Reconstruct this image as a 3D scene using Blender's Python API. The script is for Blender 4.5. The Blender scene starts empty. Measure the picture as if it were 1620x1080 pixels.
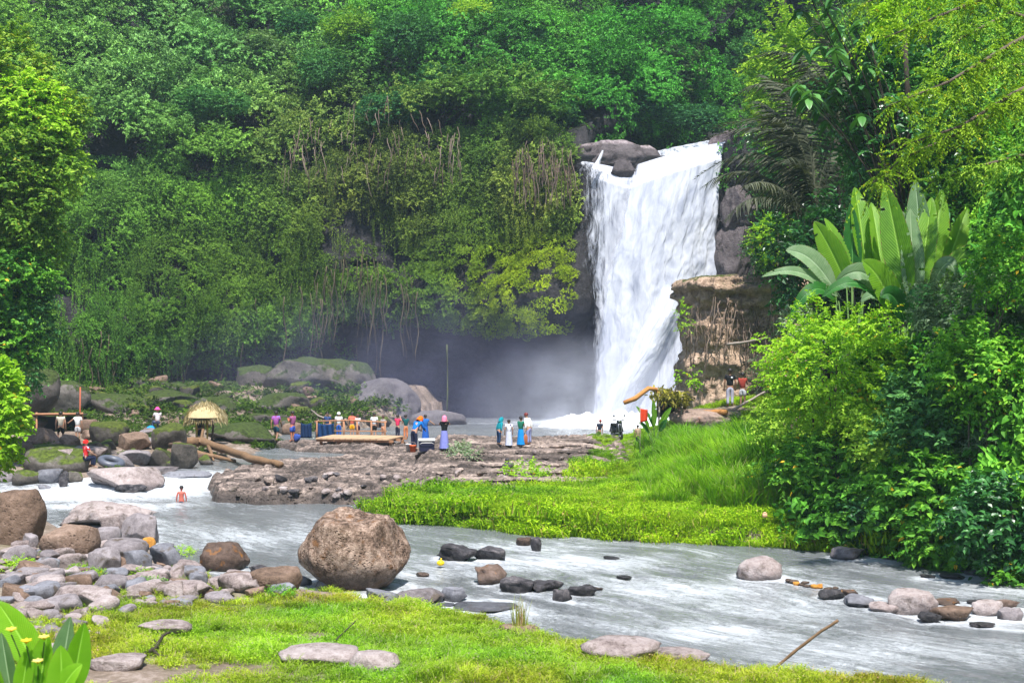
import bpy, bmesh, math, random
import numpy as np
from mathutils import Vector, Matrix, Euler, Quaternion

# ------------------------------------------------------------------ camera, sky, sun, exposure
sc = bpy.context.scene
COL = sc.collection
F = 2250.0            # focal length in photo pixels (50 mm on a 36 mm, 1620 px wide frame)
CZ = 5.7
cam_data = bpy.data.cameras.new('camera')
cam = bpy.data.objects.new('camera', cam_data)
COL.objects.link(cam)
cam.location = (0, 0, CZ)
cam.rotation_euler = (math.radians(90), 0, 0)
cam_data.lens = 50
cam_data.sensor_width = 36
cam_data.clip_start = 0.1
cam_data.clip_end = 3000
cam_data.dof.use_dof = True
cam_data.dof.focus_distance = 62
cam_data.dof.aperture_fstop = 3.2
sc.camera = cam

SUN_EL, SUN_AZ = 64.0, 172.0      # azimuth clockwise from +Y: behind the camera, a little to the right
world = bpy.data.worlds.new('World')
sc.world = world
world.use_nodes = True
nt = world.node_tree
sky = nt.nodes.new('ShaderNodeTexSky')
sky.sky_type = 'NISHITA'
sky.sun_disc = False
sky.sun_elevation = math.radians(SUN_EL)
sky.sun_rotation = math.radians(SUN_AZ)
sky.air_density = 1.0
sky.dust_density = 0.8
bg = nt.nodes['Background']
nt.links.new(sky.outputs[0], bg.inputs[0])
bg.inputs[1].default_value = 0.13
sun_data = bpy.data.lights.new('sun', 'SUN')
sun_data.energy = 4.6
sun_data.angle = math.radians(0.6)
sun_data.color = (1.0, 0.965, 0.92)
sun = bpy.data.objects.new('sun', sun_data)
COL.objects.link(sun)
az, el = math.radians(SUN_AZ), math.radians(SUN_EL)
sdir = Vector((math.sin(az) * math.cos(el), math.cos(az) * math.cos(el), math.sin(el)))
sun.rotation_euler = sdir.to_track_quat('Z', 'Y').to_euler()
sun.location = sdir * 100
sc.view_settings.view_transform = 'Standard'
sc.view_settings.look = 'None'
sc.view_settings.gamma = 1.0
sc.view_settings.use_curve_mapping = False
sc.view_settings.exposure = 0.95
cy = sc.cycles
cy.max_bounces = 7
cy.diffuse_bounces = 3
cy.glossy_bounces = 2
cy.transmission_bounces = 4
cy.transparent_max_bounces = 12
cy.volume_bounces = 1
cy.volume_step_rate = 4.0
cy.use_denoising = True
cy.caustics_reflective = False
cy.caustics_refractive = False

HAZE = 0.0003

# ------------------------------------------------------------------ numeric helpers
RNG = np.random.default_rng(7)
random.seed(7)

def ss(t):
    t = np.clip(t, 0, 1)
    return t * t * (3 - 2 * t)

def _h(ix, iy, iz, seed):
    n = (ix.astype(np.int64) * 374761393 + iy.astype(np.int64) * 668265263 + iz.astype(np.int64) * 2147483647 + seed * 1274126177) & 0xFFFFFFFF
    n = ((n ^ (n >> 13)) * 1274126177) & 0xFFFFFFFF
    n = ((n ^ (n >> 16)) * 2246822519) & 0xFFFFFFFF
    n = n ^ (n >> 15)
    return (n & 0xFFFFFF) / float(0xFFFFFF) * 2 - 1

def vn(p, seed=0):
    p = np.asarray(p, float)
    f = np.floor(p)
    i = f.astype(np.int64)
    t = p - f
    t = t * t * (3 - 2 * t)
    r = 0
    for a in (0, 1):
        wx = t[:, 0] if a else 1 - t[:, 0]
        for b in (0, 1):
            wy = t[:, 1] if b else 1 - t[:, 1]
            for c in (0, 1):
                wz = t[:, 2] if c else 1 - t[:, 2]
                r = r + wx * wy * wz * _h(i[:, 0] + a, i[:, 1] + b, i[:, 2] + c, seed)
    return r

def fbm(p, octv=4, seed=0, gain=0.5, ridged=False):
    p = np.asarray(p, float)
    s, a, tot = 0, 1.0, 0
    for k in range(octv):
        v = vn(p * (2.03 ** k) + 17.3 * k, seed + k * 13)
        if ridged:
            v = 1 - 2 * np.abs(v)
        s = s + a * v
        tot += a
        a *= gain
    return s / tot

def f2(x, y, s=1.0, octv=4, seed=0, z=0.0, sy=None, ridged=False):
    x = np.asarray(x, float); y = np.asarray(y, float)
    p = np.stack([x.ravel() * s, y.ravel() * (sy or s), np.zeros(x.size) + z], 1)
    return fbm(p, octv, seed, ridged=ridged).reshape(x.shape)

def G(px, py, z=0.0):
    """point at height z seen at photo pixel (px, py)"""
    Y = (CZ - z) * F / (py - 540.0)
    return ((px - 810.0) / F * Y, Y)

def W(px, py, Y):
    return Vector(((px - 810.0) / F * Y, Y, CZ - (py - 540.0) / F * Y))

def sdpoly(x, y, poly):
    """signed distance, positive inside"""
    x = np.asarray(x, float); y = np.asarray(y, float)
    d = np.full(x.shape, 1e9)
    inside = np.zeros(x.shape, bool)
    n = len(poly)
    for i in range(n):
        ax, ay = poly[i]; bx, by = poly[(i + 1) % n]
        ex, ey = bx - ax, by - ay
        wx, wy = x - ax, y - ay
        t = np.clip((wx * ex + wy * ey) / (ex * ex + ey * ey + 1e-9), 0, 1)
        d = np.minimum(d, (wx - ex * t) ** 2 + (wy - ey * t) ** 2)
        c = (ay > y) != (by > y)
        xi = ax + (y - ay) / ((by - ay) if by != ay else 1e-9) * ex
        inside ^= c & (x < xi)
    d = np.sqrt(d)
    return np.where(inside, d, -d)

# ------------------------------------------------------------------ object helpers
def tag(o, label=None, cat=None, group=None, kind=None):
    if label: o['label'] = label
    if cat: o['category'] = cat
    if group: o['group'] = group
    if kind: o['kind'] = kind
    return o

def meshdata(name, v, f, mat=None, smooth=True, attrs=None, uv=None):
    v = np.ascontiguousarray(v, dtype=np.float32)
    me = bpy.data.meshes.new(name)
    if isinstance(f, np.ndarray):
        k = f.shape[1]
        me.vertices.add(len(v)); me.vertices.foreach_set('co', v.ravel())
        me.loops.add(f.size); me.loops.foreach_set('vertex_index', np.ascontiguousarray(f, dtype=np.int32).ravel())
        me.polygons.add(len(f))
        me.polygons.foreach_set('loop_start', np.arange(0, f.size, k, dtype=np.int32))
        me.polygons.foreach_set('loop_total', np.full(len(f), k, dtype=np.int32))
        me.update(calc_edges=True)
    else:
        me.from_pydata([tuple(map(float, a)) for a in v], [], f)
    me.polygons.foreach_set('use_smooth', np.full(len(me.polygons), bool(smooth)))
    if attrs:
        for an, arr in attrs.items():
            arr = np.asarray(arr, dtype=np.float32)
            if arr.ndim == 1:
                a = me.attributes.new(an, 'FLOAT', 'POINT'); a.data.foreach_set('value', arr)
            else:
                a = me.attributes.new(an, 'FLOAT_VECTOR', 'POINT'); a.data.foreach_set('vector', arr.ravel())
    if mat: me.materials.append(mat)
    me.update()
    return me

def mk(name, me, parent=None, loc=None, rot=None, scale=None):
    o = bpy.data.objects.new(name, me)
    COL.objects.link(o)
    if parent: o.parent = parent
    if loc is not None: o.location = loc
    if rot is not None: o.rotation_euler = rot
    if scale is not None: o.scale = scale if hasattr(scale, '__len__') else (scale,) * 3
    return o

def empty(name, loc, rz=0, label=None, cat=None, group=None):
    o = bpy.data.objects.new(name, None)
    o.empty_display_size = 0.2
    COL.objects.link(o)
    o.location = loc; o.rotation_euler = (0, 0, rz)
    return tag(o, label, cat, group)

def grid_faces(nu, nv):
    """faces of a grid laid out as index = i * nv + j"""
    i, j = np.meshgrid(np.arange(nu - 1), np.arange(nv - 1), indexing='ij')
    a = (i * nv + j).ravel()
    return np.stack([a, a + nv, a + nv + 1, a + 1], 1)

class MB:
    """small mesh collector"""
    def __init__(s): s.v = []; s.f = []
    def add(s, v, f):
        o = len(s.v); s.v += [tuple(map(float, a)) for a in v]; s.f += [tuple(int(i) + o for i in q) for q in f]; return s
    def box(s, c, d, rot=None, taper=1.0):
        vs = []
        for z in (-1, 1):
            k = taper if z > 0 else 1
            for x, y in ((-1, -1), (1, -1), (1, 1), (-1, 1)):
                p = Vector((x * d[0] / 2 * k, y * d[1] / 2 * k, z * d[2] / 2))
                if rot is not None: p = rot @ p
                vs.append(p + Vector(c))
        return s.add(vs, [(3, 2, 1, 0), (4, 5, 6, 7), (0, 1, 5, 4), (1, 2, 6, 5), (2, 3, 7, 6), (3, 0, 4, 7)])
    def tube(s, pts, r, n=8, cap=True):
        pts = [Vector(p) for p in pts]
        rs = r if hasattr(r, '__len__') else [r] * len(pts)
        vs = []; fs = []
        for i, p in enumerate(pts):
            t = (pts[min(i + 1, len(pts) - 1)] - pts[max(i - 1, 0)]).normalized()
            a = t.cross(Vector((0, 0, 1)))
            if a.length < 1e-3: a = t.cross(Vector((0, 1, 0)))
            a.normalize(); b = t.cross(a)
            for k in range(n):
                an = 2 * math.pi * k / n
                vs.append(p + (a * math.cos(an) + b * math.sin(an)) * rs[i])
        for i in range(len(pts) - 1):
            for k in range(n):
                fs.append((i * n + k, i * n + (k + 1) % n, (i + 1) * n + (k + 1) % n, (i + 1) * n + k))
        if cap:
            fs.append(tuple(range(n))[::-1]); fs.append(tuple((len(pts) - 1) * n + k for k in range(n)))
        return s.add(vs, fs)
    def ball(s, c, r, n=10, m=7):
        r = r if hasattr(r, '__len__') else (r, r, r)
        vs = [(c[0], c[1], c[2] - r[2])]
        for i in range(1, m):
            ph = -math.pi / 2 + math.pi * i / m
            for k in range(n):
                a = 2 * math.pi * k / n
                vs.append((c[0] + r[0] * math.cos(ph) * math.cos(a), c[1] + r[1] * math.cos(ph) * math.sin(a), c[2] + r[2] * math.sin(ph)))
        vs.append((c[0], c[1], c[2] + r[2]))
        fs = [(0, 1 + (k + 1) % n, 1 + k) for k in range(n)]
        for i in range(m - 2):
            for k in range(n):
                a = 1 + i * n
                fs.append((a + k, a + (k + 1) % n, a + n + (k + 1) % n, a + n + k))
        L = len(vs) - 1
        fs += [(L, 1 + (m - 2) * n + k, 1 + (m - 2) * n + (k + 1) % n) for k in range(n)]
        return s.add(vs, fs)
    def lathe(s, c, prof, n=14):
        vs = []; fs = []
        for r, z in prof:
            for k in range(n):
                a = 2 * math.pi * k / n
                vs.append((c[0] + r * math.cos(a), c[1] + r * math.sin(a), c[2] + z))
        for i in range(len(prof) - 1):
            for k in range(n):
                fs.append((i * n + k, i * n + (k + 1) % n, (i + 1) * n + (k + 1) % n, (i + 1) * n + k))
        return s.add(vs, fs)
    def mesh(s, name, mat, smooth=True):
        return meshdata(name, np.array(s.v), s.f, mat, smooth)
    def build(s, name, mat, parent=None, smooth=True, **k):
        return mk(name, s.mesh(name, mat, smooth), parent, **k)

# ------------------------------------------------------------------ materials
class NT:
    def __init__(s, name):
        s.m = bpy.data.materials.new(name); s.m.use_nodes = True
        s.t = s.m.node_tree; s.t.nodes.clear()
        s.out = s.n('ShaderNodeOutputMaterial')
    def n(s, typ, **kw):
        x = s.t.nodes.new(typ)
        for k, v in kw.items():
            if k.startswith('i_'):
                key = k[2:]
                key = int(key) if key.isdigit() else key.replace('_', ' ')
                s.set(x.inputs[key], v)
            else: setattr(x, k, v)
        return x
    def set(s, sock, v):
        if isinstance(v, bpy.types.NodeSocket): s.t.links.new(v, sock)
        elif hasattr(v, 'outputs'): s.t.links.new(v.outputs[0], sock)
        else:
            if sock.type == 'RGBA' and len(v) == 3: v = (*v, 1)
            sock.default_value = v
    def math(s, op, a, b=0.0, c=None, clamp=False):
        x = s.n('ShaderNodeMath', operation=op, use_clamp=clamp)
        s.set(x.inputs[0], a); s.set(x.inputs[1], b)
        if c is not None: s.set(x.inputs[2], c)
        return x.outputs[0]
    def mix(s, fac, a, b, typ='MIX'):
        x = s.n('ShaderNodeMix', data_type='RGBA', blend_type=typ)
        s.set(x.inputs[0], fac); s.set(x.inputs[6], a); s.set(x.inputs[7], b)
        return x.outputs[2]
    def noise(s, vec, scale, detail=4, rough=0.55, dist=0.0):
        x = s.n('ShaderNodeTexNoise'); x.inputs['Scale'].default_value = scale; x.inputs['Detail'].default_value = detail
        x.inputs['Roughness'].default_value = rough; x.inputs['Distortion'].default_value = dist
        if vec is not None: s.set(x.inputs['Vector'], vec)
        return x.outputs['Fac']
    def ramp(s, fac, stops, interp='LINEAR'):
        x = s.n('ShaderNodeValToRGB'); cr = x.color_ramp; cr.interpolation = interp
        while len(cr.elements) < len(stops): cr.elements.new(0.5)
        for e, (p, c) in zip(cr.elements, stops):
            e.position = p; e.color = (*c, 1) if hasattr(c, '__len__') else (c, c, c, 1)
        s.set(x.inputs[0], fac)
        return x.outputs[0]
    def pos(s): return s.n('ShaderNodeNewGeometry').outputs['Position']
    def obj(s): return s.n('ShaderNodeTexCoord').outputs['Object']
    def mapping(s, vec, scale=(1, 1, 1), rot=(0, 0, 0), loc=(0, 0, 0)):
        x = s.n('ShaderNodeMapping'); s.set(x.inputs[0], vec)
        x.inputs['Scale'].default_value = scale; x.inputs['Rotation'].default_value = rot; x.inputs['Location'].default_value = loc
        return x.outputs[0]
    def bump(s, h, strength=0.5, dist=0.05, normal=None):
        x = s.n('ShaderNodeBump'); x.inputs['Strength'].default_value = strength; x.inputs['Distance'].default_value = dist
        s.set(x.inputs['Height'], h)
        if normal is not None: s.set(x.inputs['Normal'], normal)
        return x.outputs[0]
    def bsdf(s, color, rough=0.7, spec=0.3, normal=None, **kw):
        x = s.n('ShaderNodeBsdfPrincipled')
        s.set(x.inputs['Base Color'], color); s.set(x.inputs['Roughness'], rough); s.set(x.inputs['Specular IOR Level'], spec)
        if normal is not None: s.set(x.inputs['Normal'], normal)
        for k, v in kw.items(): s.set(x.inputs[k.replace('_', ' ')], v)
        return x.outputs[0]
    def done(s, sh):
        s.set(s.out.inputs['Surface'], sh); return s.m

MATS = {}
def plain(name, c, rough=0.7, spec=0.3, var=0.12, scale=8.0, bump=0.0, metal=0.0):
    if name in MATS: return MATS[name]
    t = NT(name)
    n = t.noise(t.obj(), scale, 5)
    col = t.mix(n, tuple(x * (1 - var * 1.6) for x in c), tuple(min(1, x * (1 + var)) for x in c))
    nm = t.bump(n, bump, 0.02) if bump else None
    MATS[name] = t.done(t.bsdf(col, rough, spec, nm, Metallic=metal))
    return MATS[name]

def leafmat(name, dark, mid, light, old=None, transl=0.35, rough=0.6, spec=0.16, tint=False, pscale=0.6):
    t = NT(name)
    isl = t.n('ShaderNodeNewGeometry').outputs['Random Per Island']
    rnd = t.n('ShaderNodeObjectInfo').outputs['Random']
    n = t.noise(t.pos(), pscale, 3)
    v = t.math('ADD', t.math('MULTIPLY', isl, 0.55), t.math('MULTIPLY', n, 0.75))
    v = t.math('ADD', v, t.math('MULTIPLY', t.math('SUBTRACT', rnd, 0.5), 0.25))
    stops = [(0.22, dark), (0.58, mid), (0.92, light)]
    col = t.ramp(v, stops)
    if old:
        isl2 = t.math('FRACT', t.math('MULTIPLY', isl, 37.7))
        col = t.mix(t.math('GREATER_THAN', isl2, 1 - old[1]), col, old[0])
    if tint:
        a = t.n('ShaderNodeAttribute', attribute_type='INSTANCER', attribute_name='tint')
        col = t.mix(1.0, col, a.outputs['Color'], 'MULTIPLY')
    p = t.bsdf(col, rough, spec)
    tr = t.n('ShaderNodeBsdfTranslucent')
    t.set(tr.inputs[0], t.mix(1.0, col, (1.08, 1.15, 0.5), 'MULTIPLY'))
    mx = t.n('ShaderNodeMixShader'); mx.inputs[0].default_value = transl
    t.set(mx.inputs[1], p); t.set(mx.inputs[2], tr.outputs[0])
    MATS[name] = t.done(mx.outputs[0])
    return MATS[name]

def rockmat(name, dark, mid, light, scale=1.0, moss=0.0, mosscol=(0.10, 0.14, 0.015), wetz=None, bump=0.6, strata=0.0, stain=None, pits=0.0, tight=1.0):
    t = NT(name)
    P = t.pos()
    n1 = t.noise(P, 0.9 * scale, 6, 0.62)
    n2 = t.noise(P, 5.5 * scale, 6, 0.7)
    n3 = t.noise(P, 28 * scale, 4, 0.7)
    v = t.math('ADD', t.math('MULTIPLY', n1, 0.45), t.math('MULTIPLY', n2, 0.55))
    v = t.math('ADD', v, t.math('MULTIPLY', t.math('SUBTRACT', n3, 0.5), 0.35))
    rnd = t.n('ShaderNodeObjectInfo').outputs['Random']
    v = t.math('ADD', v, t.math('MULTIPLY', t.math('SUBTRACT', rnd, 0.5), 0.12))
    col = t.ramp(v, [(0.50 - 0.20 * tight, dark), (0.50, mid), (0.50 + 0.22 * tight, light)])
    h = t.math('ADD', t.math('MULTIPLY', n2, 0.7), t.math('MULTIPLY', n3, 0.3))
    if pits:
        vo = t.n('ShaderNodeTexVoronoi', feature='F1'); vo.inputs['Scale'].default_value = 9 * scale
        t.set(vo.inputs['Vector'], P)
        pit = t.ramp(vo.outputs['Distance'], [(0.12, 0.0), (0.42, 1.0)])
        pm = t.ramp(t.noise(P, 1.6 * scale, 4, 0.6), [(0.42, 0.15), (0.58, 1.0)])
        pit = t.math('SUBTRACT', 1.0, t.math('MULTIPLY', t.math('SUBTRACT', 1.0, pit), pm))
        col = t.mix(t.math('MULTIPLY', t.math('SUBTRACT', 1.0, pit), pits), col, tuple(x * 0.6 for x in dark))
        h = t.math('ADD', h, t.math('MULTIPLY', pit, 0.5))
    if strata:
        w = t.noise(t.mapping(P, (0.35, 0.35, 7.0)), 1.0, 5, 0.6, 0.4)
        h = t.math('ADD', h, t.math('MULTIPLY', w, strata))
        col = t.mix(t.math('MULTIPLY', t.ramp(w, [(0.42, 1.0), (0.5, 0.0)]), 0.6), col, tuple(x * 0.45 for x in dark))
    if stain:
        sn = t.noise(P, 2.3 * scale, 4, 0.6)
        col = t.mix(t.ramp(sn, [(0.58, 0.0), (0.68, 0.8)]), col, stain)
    ck = t.n('ShaderNodeAttribute', attribute_name='crack')  # darkens open cracks; also paints shade on step risers and under bed lips
    col = t.mix(t.math('MULTIPLY', ck.outputs['Fac'], 0.85), col, tuple(x * 0.5 for x in dark))
    rough = 0.85
    if moss:
        nz = t.n('ShaderNodeSeparateXYZ'); t.set(nz.inputs[0], t.n('ShaderNodeNewGeometry').outputs['Normal'])
        mm = t.math('ADD', t.math('MULTIPLY', nz.outputs[2], 0.45), t.math('MULTIPLY', t.noise(P, 1.7, 5, 0.65), 1.0))
        mm = t.ramp(mm, [(1.05 - moss * 0.75, 0.0), (1.18 - moss * 0.75, 1.0)])
        mc = t.mix(t.ramp(t.noise(P, 6, 6, 0.7), [(0.35, 0.0), (0.65, 1.0)]), tuple(x * 0.25 for x in mosscol), tuple(x * 1.15 for x in mosscol))
        col = t.mix(mm, col, mc)
        h = t.math('ADD', h, t.math('MULTIPLY', t.math('MULTIPLY', mm, n3), 0.8))
    if wetz is not None:
        pz = t.n('ShaderNodeSeparateXYZ'); t.set(pz.inputs[0], P)
        wz = t.math('SUBTRACT', pz.outputs[2], t.math('MULTIPLY', n1, 0.25))
        wet = t.ramp(t.math('SUBTRACT', wz, wetz - 0.5), [(0.33, 1.0), (0.47, 0.0)])
        col = t.mix(t.math('MULTIPLY', wet, 0.72), col, tuple(x * 0.22 for x in mid))
        rough = t.math('SUBTRACT', 0.85, t.math('MULTIPLY', wet, 0.5))
    MATS[name] = t.done(t.bsdf(col, rough, 0.3, t.bump(h, bump, 0.10 / scale)))
    return MATS[name]

# rocks
rockmat('grey_rock', (0.074, 0.063, 0.065), (0.200, 0.175, 0.178), (0.342, 0.306, 0.311), 1.2, wetz=0.08, stain=(0.075, 0.055, 0.035))
rockmat('pink_rock', (0.119, 0.089, 0.082), (0.283, 0.230, 0.216), (0.432, 0.372, 0.358), 1.1, wetz=0.04, tight=0.75, bump=0.9, stain=(0.075, 0.055, 0.035))
rockmat('blue_rock', (0.060, 0.060, 0.071), (0.158, 0.158, 0.176), (0.284, 0.284, 0.314), 1.3, wetz=0.08, stain=(0.075, 0.055, 0.035))
rockmat('brown_rock', (0.053, 0.033, 0.021), (0.167, 0.109, 0.076), (0.317, 0.225, 0.172), 1.2, wetz=0.15, pits=0.3)
rockmat('boulder_rock', (0.044, 0.025, 0.014), (0.205, 0.136, 0.097), (0.448, 0.327, 0.252), 1.5, wetz=0.35, pits=0.55, bump=1.0, tight=0.5, stain=(0.160, 0.065, 0.015))
rockmat('wet_rock', (0.015, 0.014, 0.015), (0.060, 0.055, 0.060), (0.190, 0.170, 0.170), 1.4, wetz=0.12, tight=0.6, bump=1.0)
rockmat('rust_rock', (0.040, 0.025, 0.018), (0.120, 0.080, 0.060), (0.260, 0.190, 0.160), 1.4, wetz=0.1, stain=(0.280, 0.110, 0.015))
rockmat('orange_rock', (0.120, 0.050, 0.010), (0.450, 0.200, 0.030), (0.650, 0.350, 0.100), 2)
rockmat('mossy_rock', (0.028, 0.025, 0.021), (0.098, 0.084, 0.070), (0.210, 0.189, 0.168), 1.0, moss=0.45, wetz=0.35)
rockmat('mossy_dark', (0.020, 0.018, 0.016), (0.070, 0.060, 0.050), (0.170, 0.150, 0.130), 1.0, moss=0.6, mosscol=(0.090, 0.120, 0.012), wetz=0.4)
rockmat('talus_rock', (0.033, 0.027, 0.025), (0.098, 0.085, 0.075), (0.182, 0.163, 0.143), 0.6, moss=0.56, mosscol=(0.055, 0.085, 0.013))
rockmat('lilac_rock', (0.060, 0.054, 0.060), (0.126, 0.114, 0.120), (0.186, 0.168, 0.174), 0.5)
rockmat('lip_rock', (0.053, 0.040, 0.044), (0.176, 0.141, 0.145), (0.334, 0.282, 0.282), 0.6, wetz=19.4, moss=0.15, tight=0.6, bump=1.0)
rockmat('shelf_rock', (0.061, 0.048, 0.040), (0.244, 0.187, 0.159), (0.513, 0.404, 0.338), 0.8, wetz=0.26, strata=0.15, bump=1.0, pits=0.6, tight=0.55)
rockmat('mesa_rock', (0.098, 0.068, 0.046), (0.389, 0.270, 0.187), (0.816, 0.615, 0.463), 0.6, moss=0.28, strata=0.0, bump=1.0, pits=0.35, stain=(0.137, 0.094, 0.062))
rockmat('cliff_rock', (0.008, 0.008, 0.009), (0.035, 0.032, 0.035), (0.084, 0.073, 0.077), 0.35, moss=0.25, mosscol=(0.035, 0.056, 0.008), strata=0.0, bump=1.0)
# ------------------------------------------------------------------ plan of the gorge (metres)
def gp(*a): return [G(px, py) for px, py in a]
NB = gp((-700, 800), (-120, 812), (40, 822), (110, 832), (150, 856), (260, 884), (400, 925), (560, 947), (640, 962), (800, 988),
        (900, 1018), (1000, 1044), (1150, 1064), (1430, 1092), (1750, 1130)) + [(16, 14), (30, 2), (30, -25), (-60, -25), (-60, 40)]
LB = gp((-900, 765), (-200, 768), (0, 772), (128, 770), (200, 762), (235, 752), (320, 741), (400, 733), (425, 722), (440, 700), (470, 693)) + [(-12.5, 85), (-9.5, 89), (-7.5, 93), (-6.5, 99), (-6, 108), (-70, 108), (-75, 40)]
GB = gp((592, 806), (640, 826), (760, 834), (850, 846), (1000, 854), (1200, 863), (1340, 873), (1480, 891), (1620, 912), (1900, 960)) + \
     [(24, 18), (40, 5), (90, 5), (90, 97), (18, 97), (15, 93), (10, 84), (6, 80), (4.2, 78)] + gp((932, 724), (944, 750), (905, 786), (850, 792), (730, 795), (650, 801))
SH = gp((322, 783), (345, 762), (395, 748), (425, 745), (520, 741), (545, 728), (450, 722), (418, 716)) + [(-12.6, 74.5), (-9, 75), (-5, 74), (-4, 68.5), (0, 67.0), (5.2, 67.5), (5, 54), (0, 50.6)] + gp((700, 800), (600, 798), (400, 798), (330, 796))
FLOW = [(-32, 66), (-24, 61)] + gp((150, 762), (330, 792), (560, 850), (900, 902), (1250, 978), (1620, 1040)) + [(14, 21), (24, 12)]

def terrain(x, y):
    x = np.asarray(x, float); y = np.asarray(y, float)
    n = f2(x, y, 0.35, 4, 3)
    nf = f2(x, y, 2.2, 3, 5)
    h = np.full(x.shape, -0.75) + 0.15 * n
    s = sdpoly(x, y, NB) + 0.5 * f2(x, y, 0.8, 3, 11)
    a = ss((s + 0.8) / 1.6) * 0.95 - 0.75 + np.clip(s, 0, 14) * 0.045 + n * 0.10 * ss(s) + nf * 0.03
    a = a + np.clip(19.5 - y, 0, 24) * 0.17 * ss(s / 3)
    h = np.maximum(h, np.where(s > -0.9, a, -9))
    s = sdpoly(x, y, LB) + 0.8 * f2(x, y, 0.6, 3, 12)
    a = ss((s + 0.8) / 1.6) * 1.15 - 0.75 + np.clip(s, 0, 30) * 0.04 + n * 0.35 * ss(s / 3) + nf * 0.08 + np.clip(y - 86, 0, 12) * 0.17
    h = np.maximum(h, np.where(s > -0.9, a, -9))
    s = sdpoly(x, y, GB) + 0.45 * f2(x, y, 0.9, 3, 13)
    xr = np.where(y < 38, 12.2 - (y - 34) * 0.3, np.where(y > 60, 14.6, 0.243 * y)) + 0.8 * f2(x, y, 0.2, 3, 15)
    d = np.clip(x - xr, 0, 60)
    hill = np.minimum(d * 1.15 + 0.04 * d * d, 22 + d * 0.12) * (1 + 0.12 * n)
    a = ss((s + 0.6) / 1.2) * 1.2 - 0.75 + np.clip(s, 0, 20) * np.interp(x, [3, 9], [0.04, 0.095]) + n * 0.12 * ss(s / 2) + nf * 0.04 + hill + 1.6 * np.exp(-((x - 11.2) / 4.3) ** 2 - ((y - 69) / 4.8) ** 2)
    h = np.maximum(h, np.where(s > -0.7, a, -9))
    return h

def shelf(x, y):
    x = np.asarray(x, float); y = np.asarray(y, float)
    s = sdpoly(x, y, SH) + 0.55 * f2(x, y, 0.7, 4, 21)
    n = f2(x, y, 0.8, 5, 22, sy=1.1, ridged=True)
    n2 = f2(x, y, 3.5, 4, 23, ridged=True)
    up = ss((s + 0.25) / 0.7)
    h = 0.46 + 0.03 * np.clip(s, 0, 6) + 0.12 * n + 0.06 * n2
    led = ss((x + 4.0 + 0.3 * f2(x, y, 0.5, 2, 24)) / 0.7) * ss((9 - x) / 2)
    ramp = np.clip((y - 51.0 + 0.8 * f2(x, y, 0.25, 3, 25)) / 10.5, 0, 1)
    st = ramp * 7 + 0.35 * f2(x, y, 0.9, 3, 26); fl = np.floor(st); st = np.clip((fl + ss((st - fl - 0.72) / 0.28)) / 7, 0, 1.1)
    h = h + led * (st * 0.72 + 0.05 * n2)
    # stepped shelves elsewhere, knobbly plates
    q = h * 9; fl = np.floor(q); h = (fl + ss((q - fl - 0.45) / 0.5)) / 9
    h = h + 0.03 * n2 - 0.13 * shelf_crack(x, y)
    return np.where(s > -0.6, -0.75 + (h + 0.75) * up, -2.0)

def shelf_crack(x, y):
    # open cracks, and undercut shade painted dark on the risers of the steps
    n = f2(x, y, 1.1, 4, 27, sy=2.6, ridged=True)
    c = ss((n - 0.36) / 0.16)
    led = ss((x + 4.0) / 0.7) * ss((9 - x) / 2)
    ramp = np.clip((y - 51.0 + 0.8 * f2(x, y, 0.25, 3, 25)) / 10.5, 0, 1)
    st = ramp * 7 + 0.35 * f2(x, y, 0.9, 3, 26)
    fr = st - np.floor(st)
    c2 = led * ss((fr - 0.66) / 0.08) * ss((0.97 - fr) / 0.1) * (ramp < 1) * (ramp > 0) * np.clip(0.9 + 1.2 * f2(x, y, 0.8, 3, 28), 0, 1)
    return np.clip(np.maximum(c * 0.8, c2), 0, 1)
def wlevel(x, y):
    return 0.28 * ss((np.asarray(y, float) + 0.6 * np.sin(np.asarray(x, float) * 0.7) - 51.8) / 3.2)

def surf(x, y):
    return np.maximum(np.maximum(terrain(x, y), shelf(x, y)), wlevel(x, y))

def land(px, py, y0=8.0, y1=112.0):
    """first point of ground, shelf or water seen through a photo pixel"""
    Y = np.arange(y0, y1, 0.06)
    X = (px - 810.0) / F * Y
    Z = CZ - (py - 540.0) / F * Y
    S = surf(X, Y)
    k = np.argmax(Z <= S)
    if Z[k] > S[k]: k = len(Y) - 1
    return Vector((X[k], Y[k], S[k]))

def hz(x, y): return float(surf(np.array([x]), np.array([y]))[0])

# ---- ground material: soil, gravel, litter
t = NT('soil')
P = t.pos()
n1 = t.noise(P, 0.8, 6, 0.65); n2 = t.noise(P, 7, 6, 0.7)
col = t.ramp(t.math('ADD', t.math('MULTIPLY', n1, 0.5), t.math('MULTIPLY', n2, 0.5)), [(0.3, (0.05, 0.04, 0.025)), (0.5, (0.19, 0.145, 0.11)), (0.68, (0.40, 0.33, 0.29))])
a = t.n('ShaderNodeAttribute', attribute_name='green')
gm = t.mix(t.noise(P, 12, 5, 0.7), (0.025, 0.05, 0.006), (0.17, 0.26, 0.02))
col = t.mix(t.math('MULTIPLY', a.outputs['Fac'], t.ramp(t.noise(P, 1.1, 5, 0.6), [(0.36, 0.0), (0.52, 1.0)])), col, gm)
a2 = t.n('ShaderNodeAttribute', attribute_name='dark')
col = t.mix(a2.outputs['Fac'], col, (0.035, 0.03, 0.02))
t.done(t.bsdf(col, 0.9, 0.2, t.bump(n2, 0.8, 0.06)))
MATS['soil'] = t.m

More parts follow.
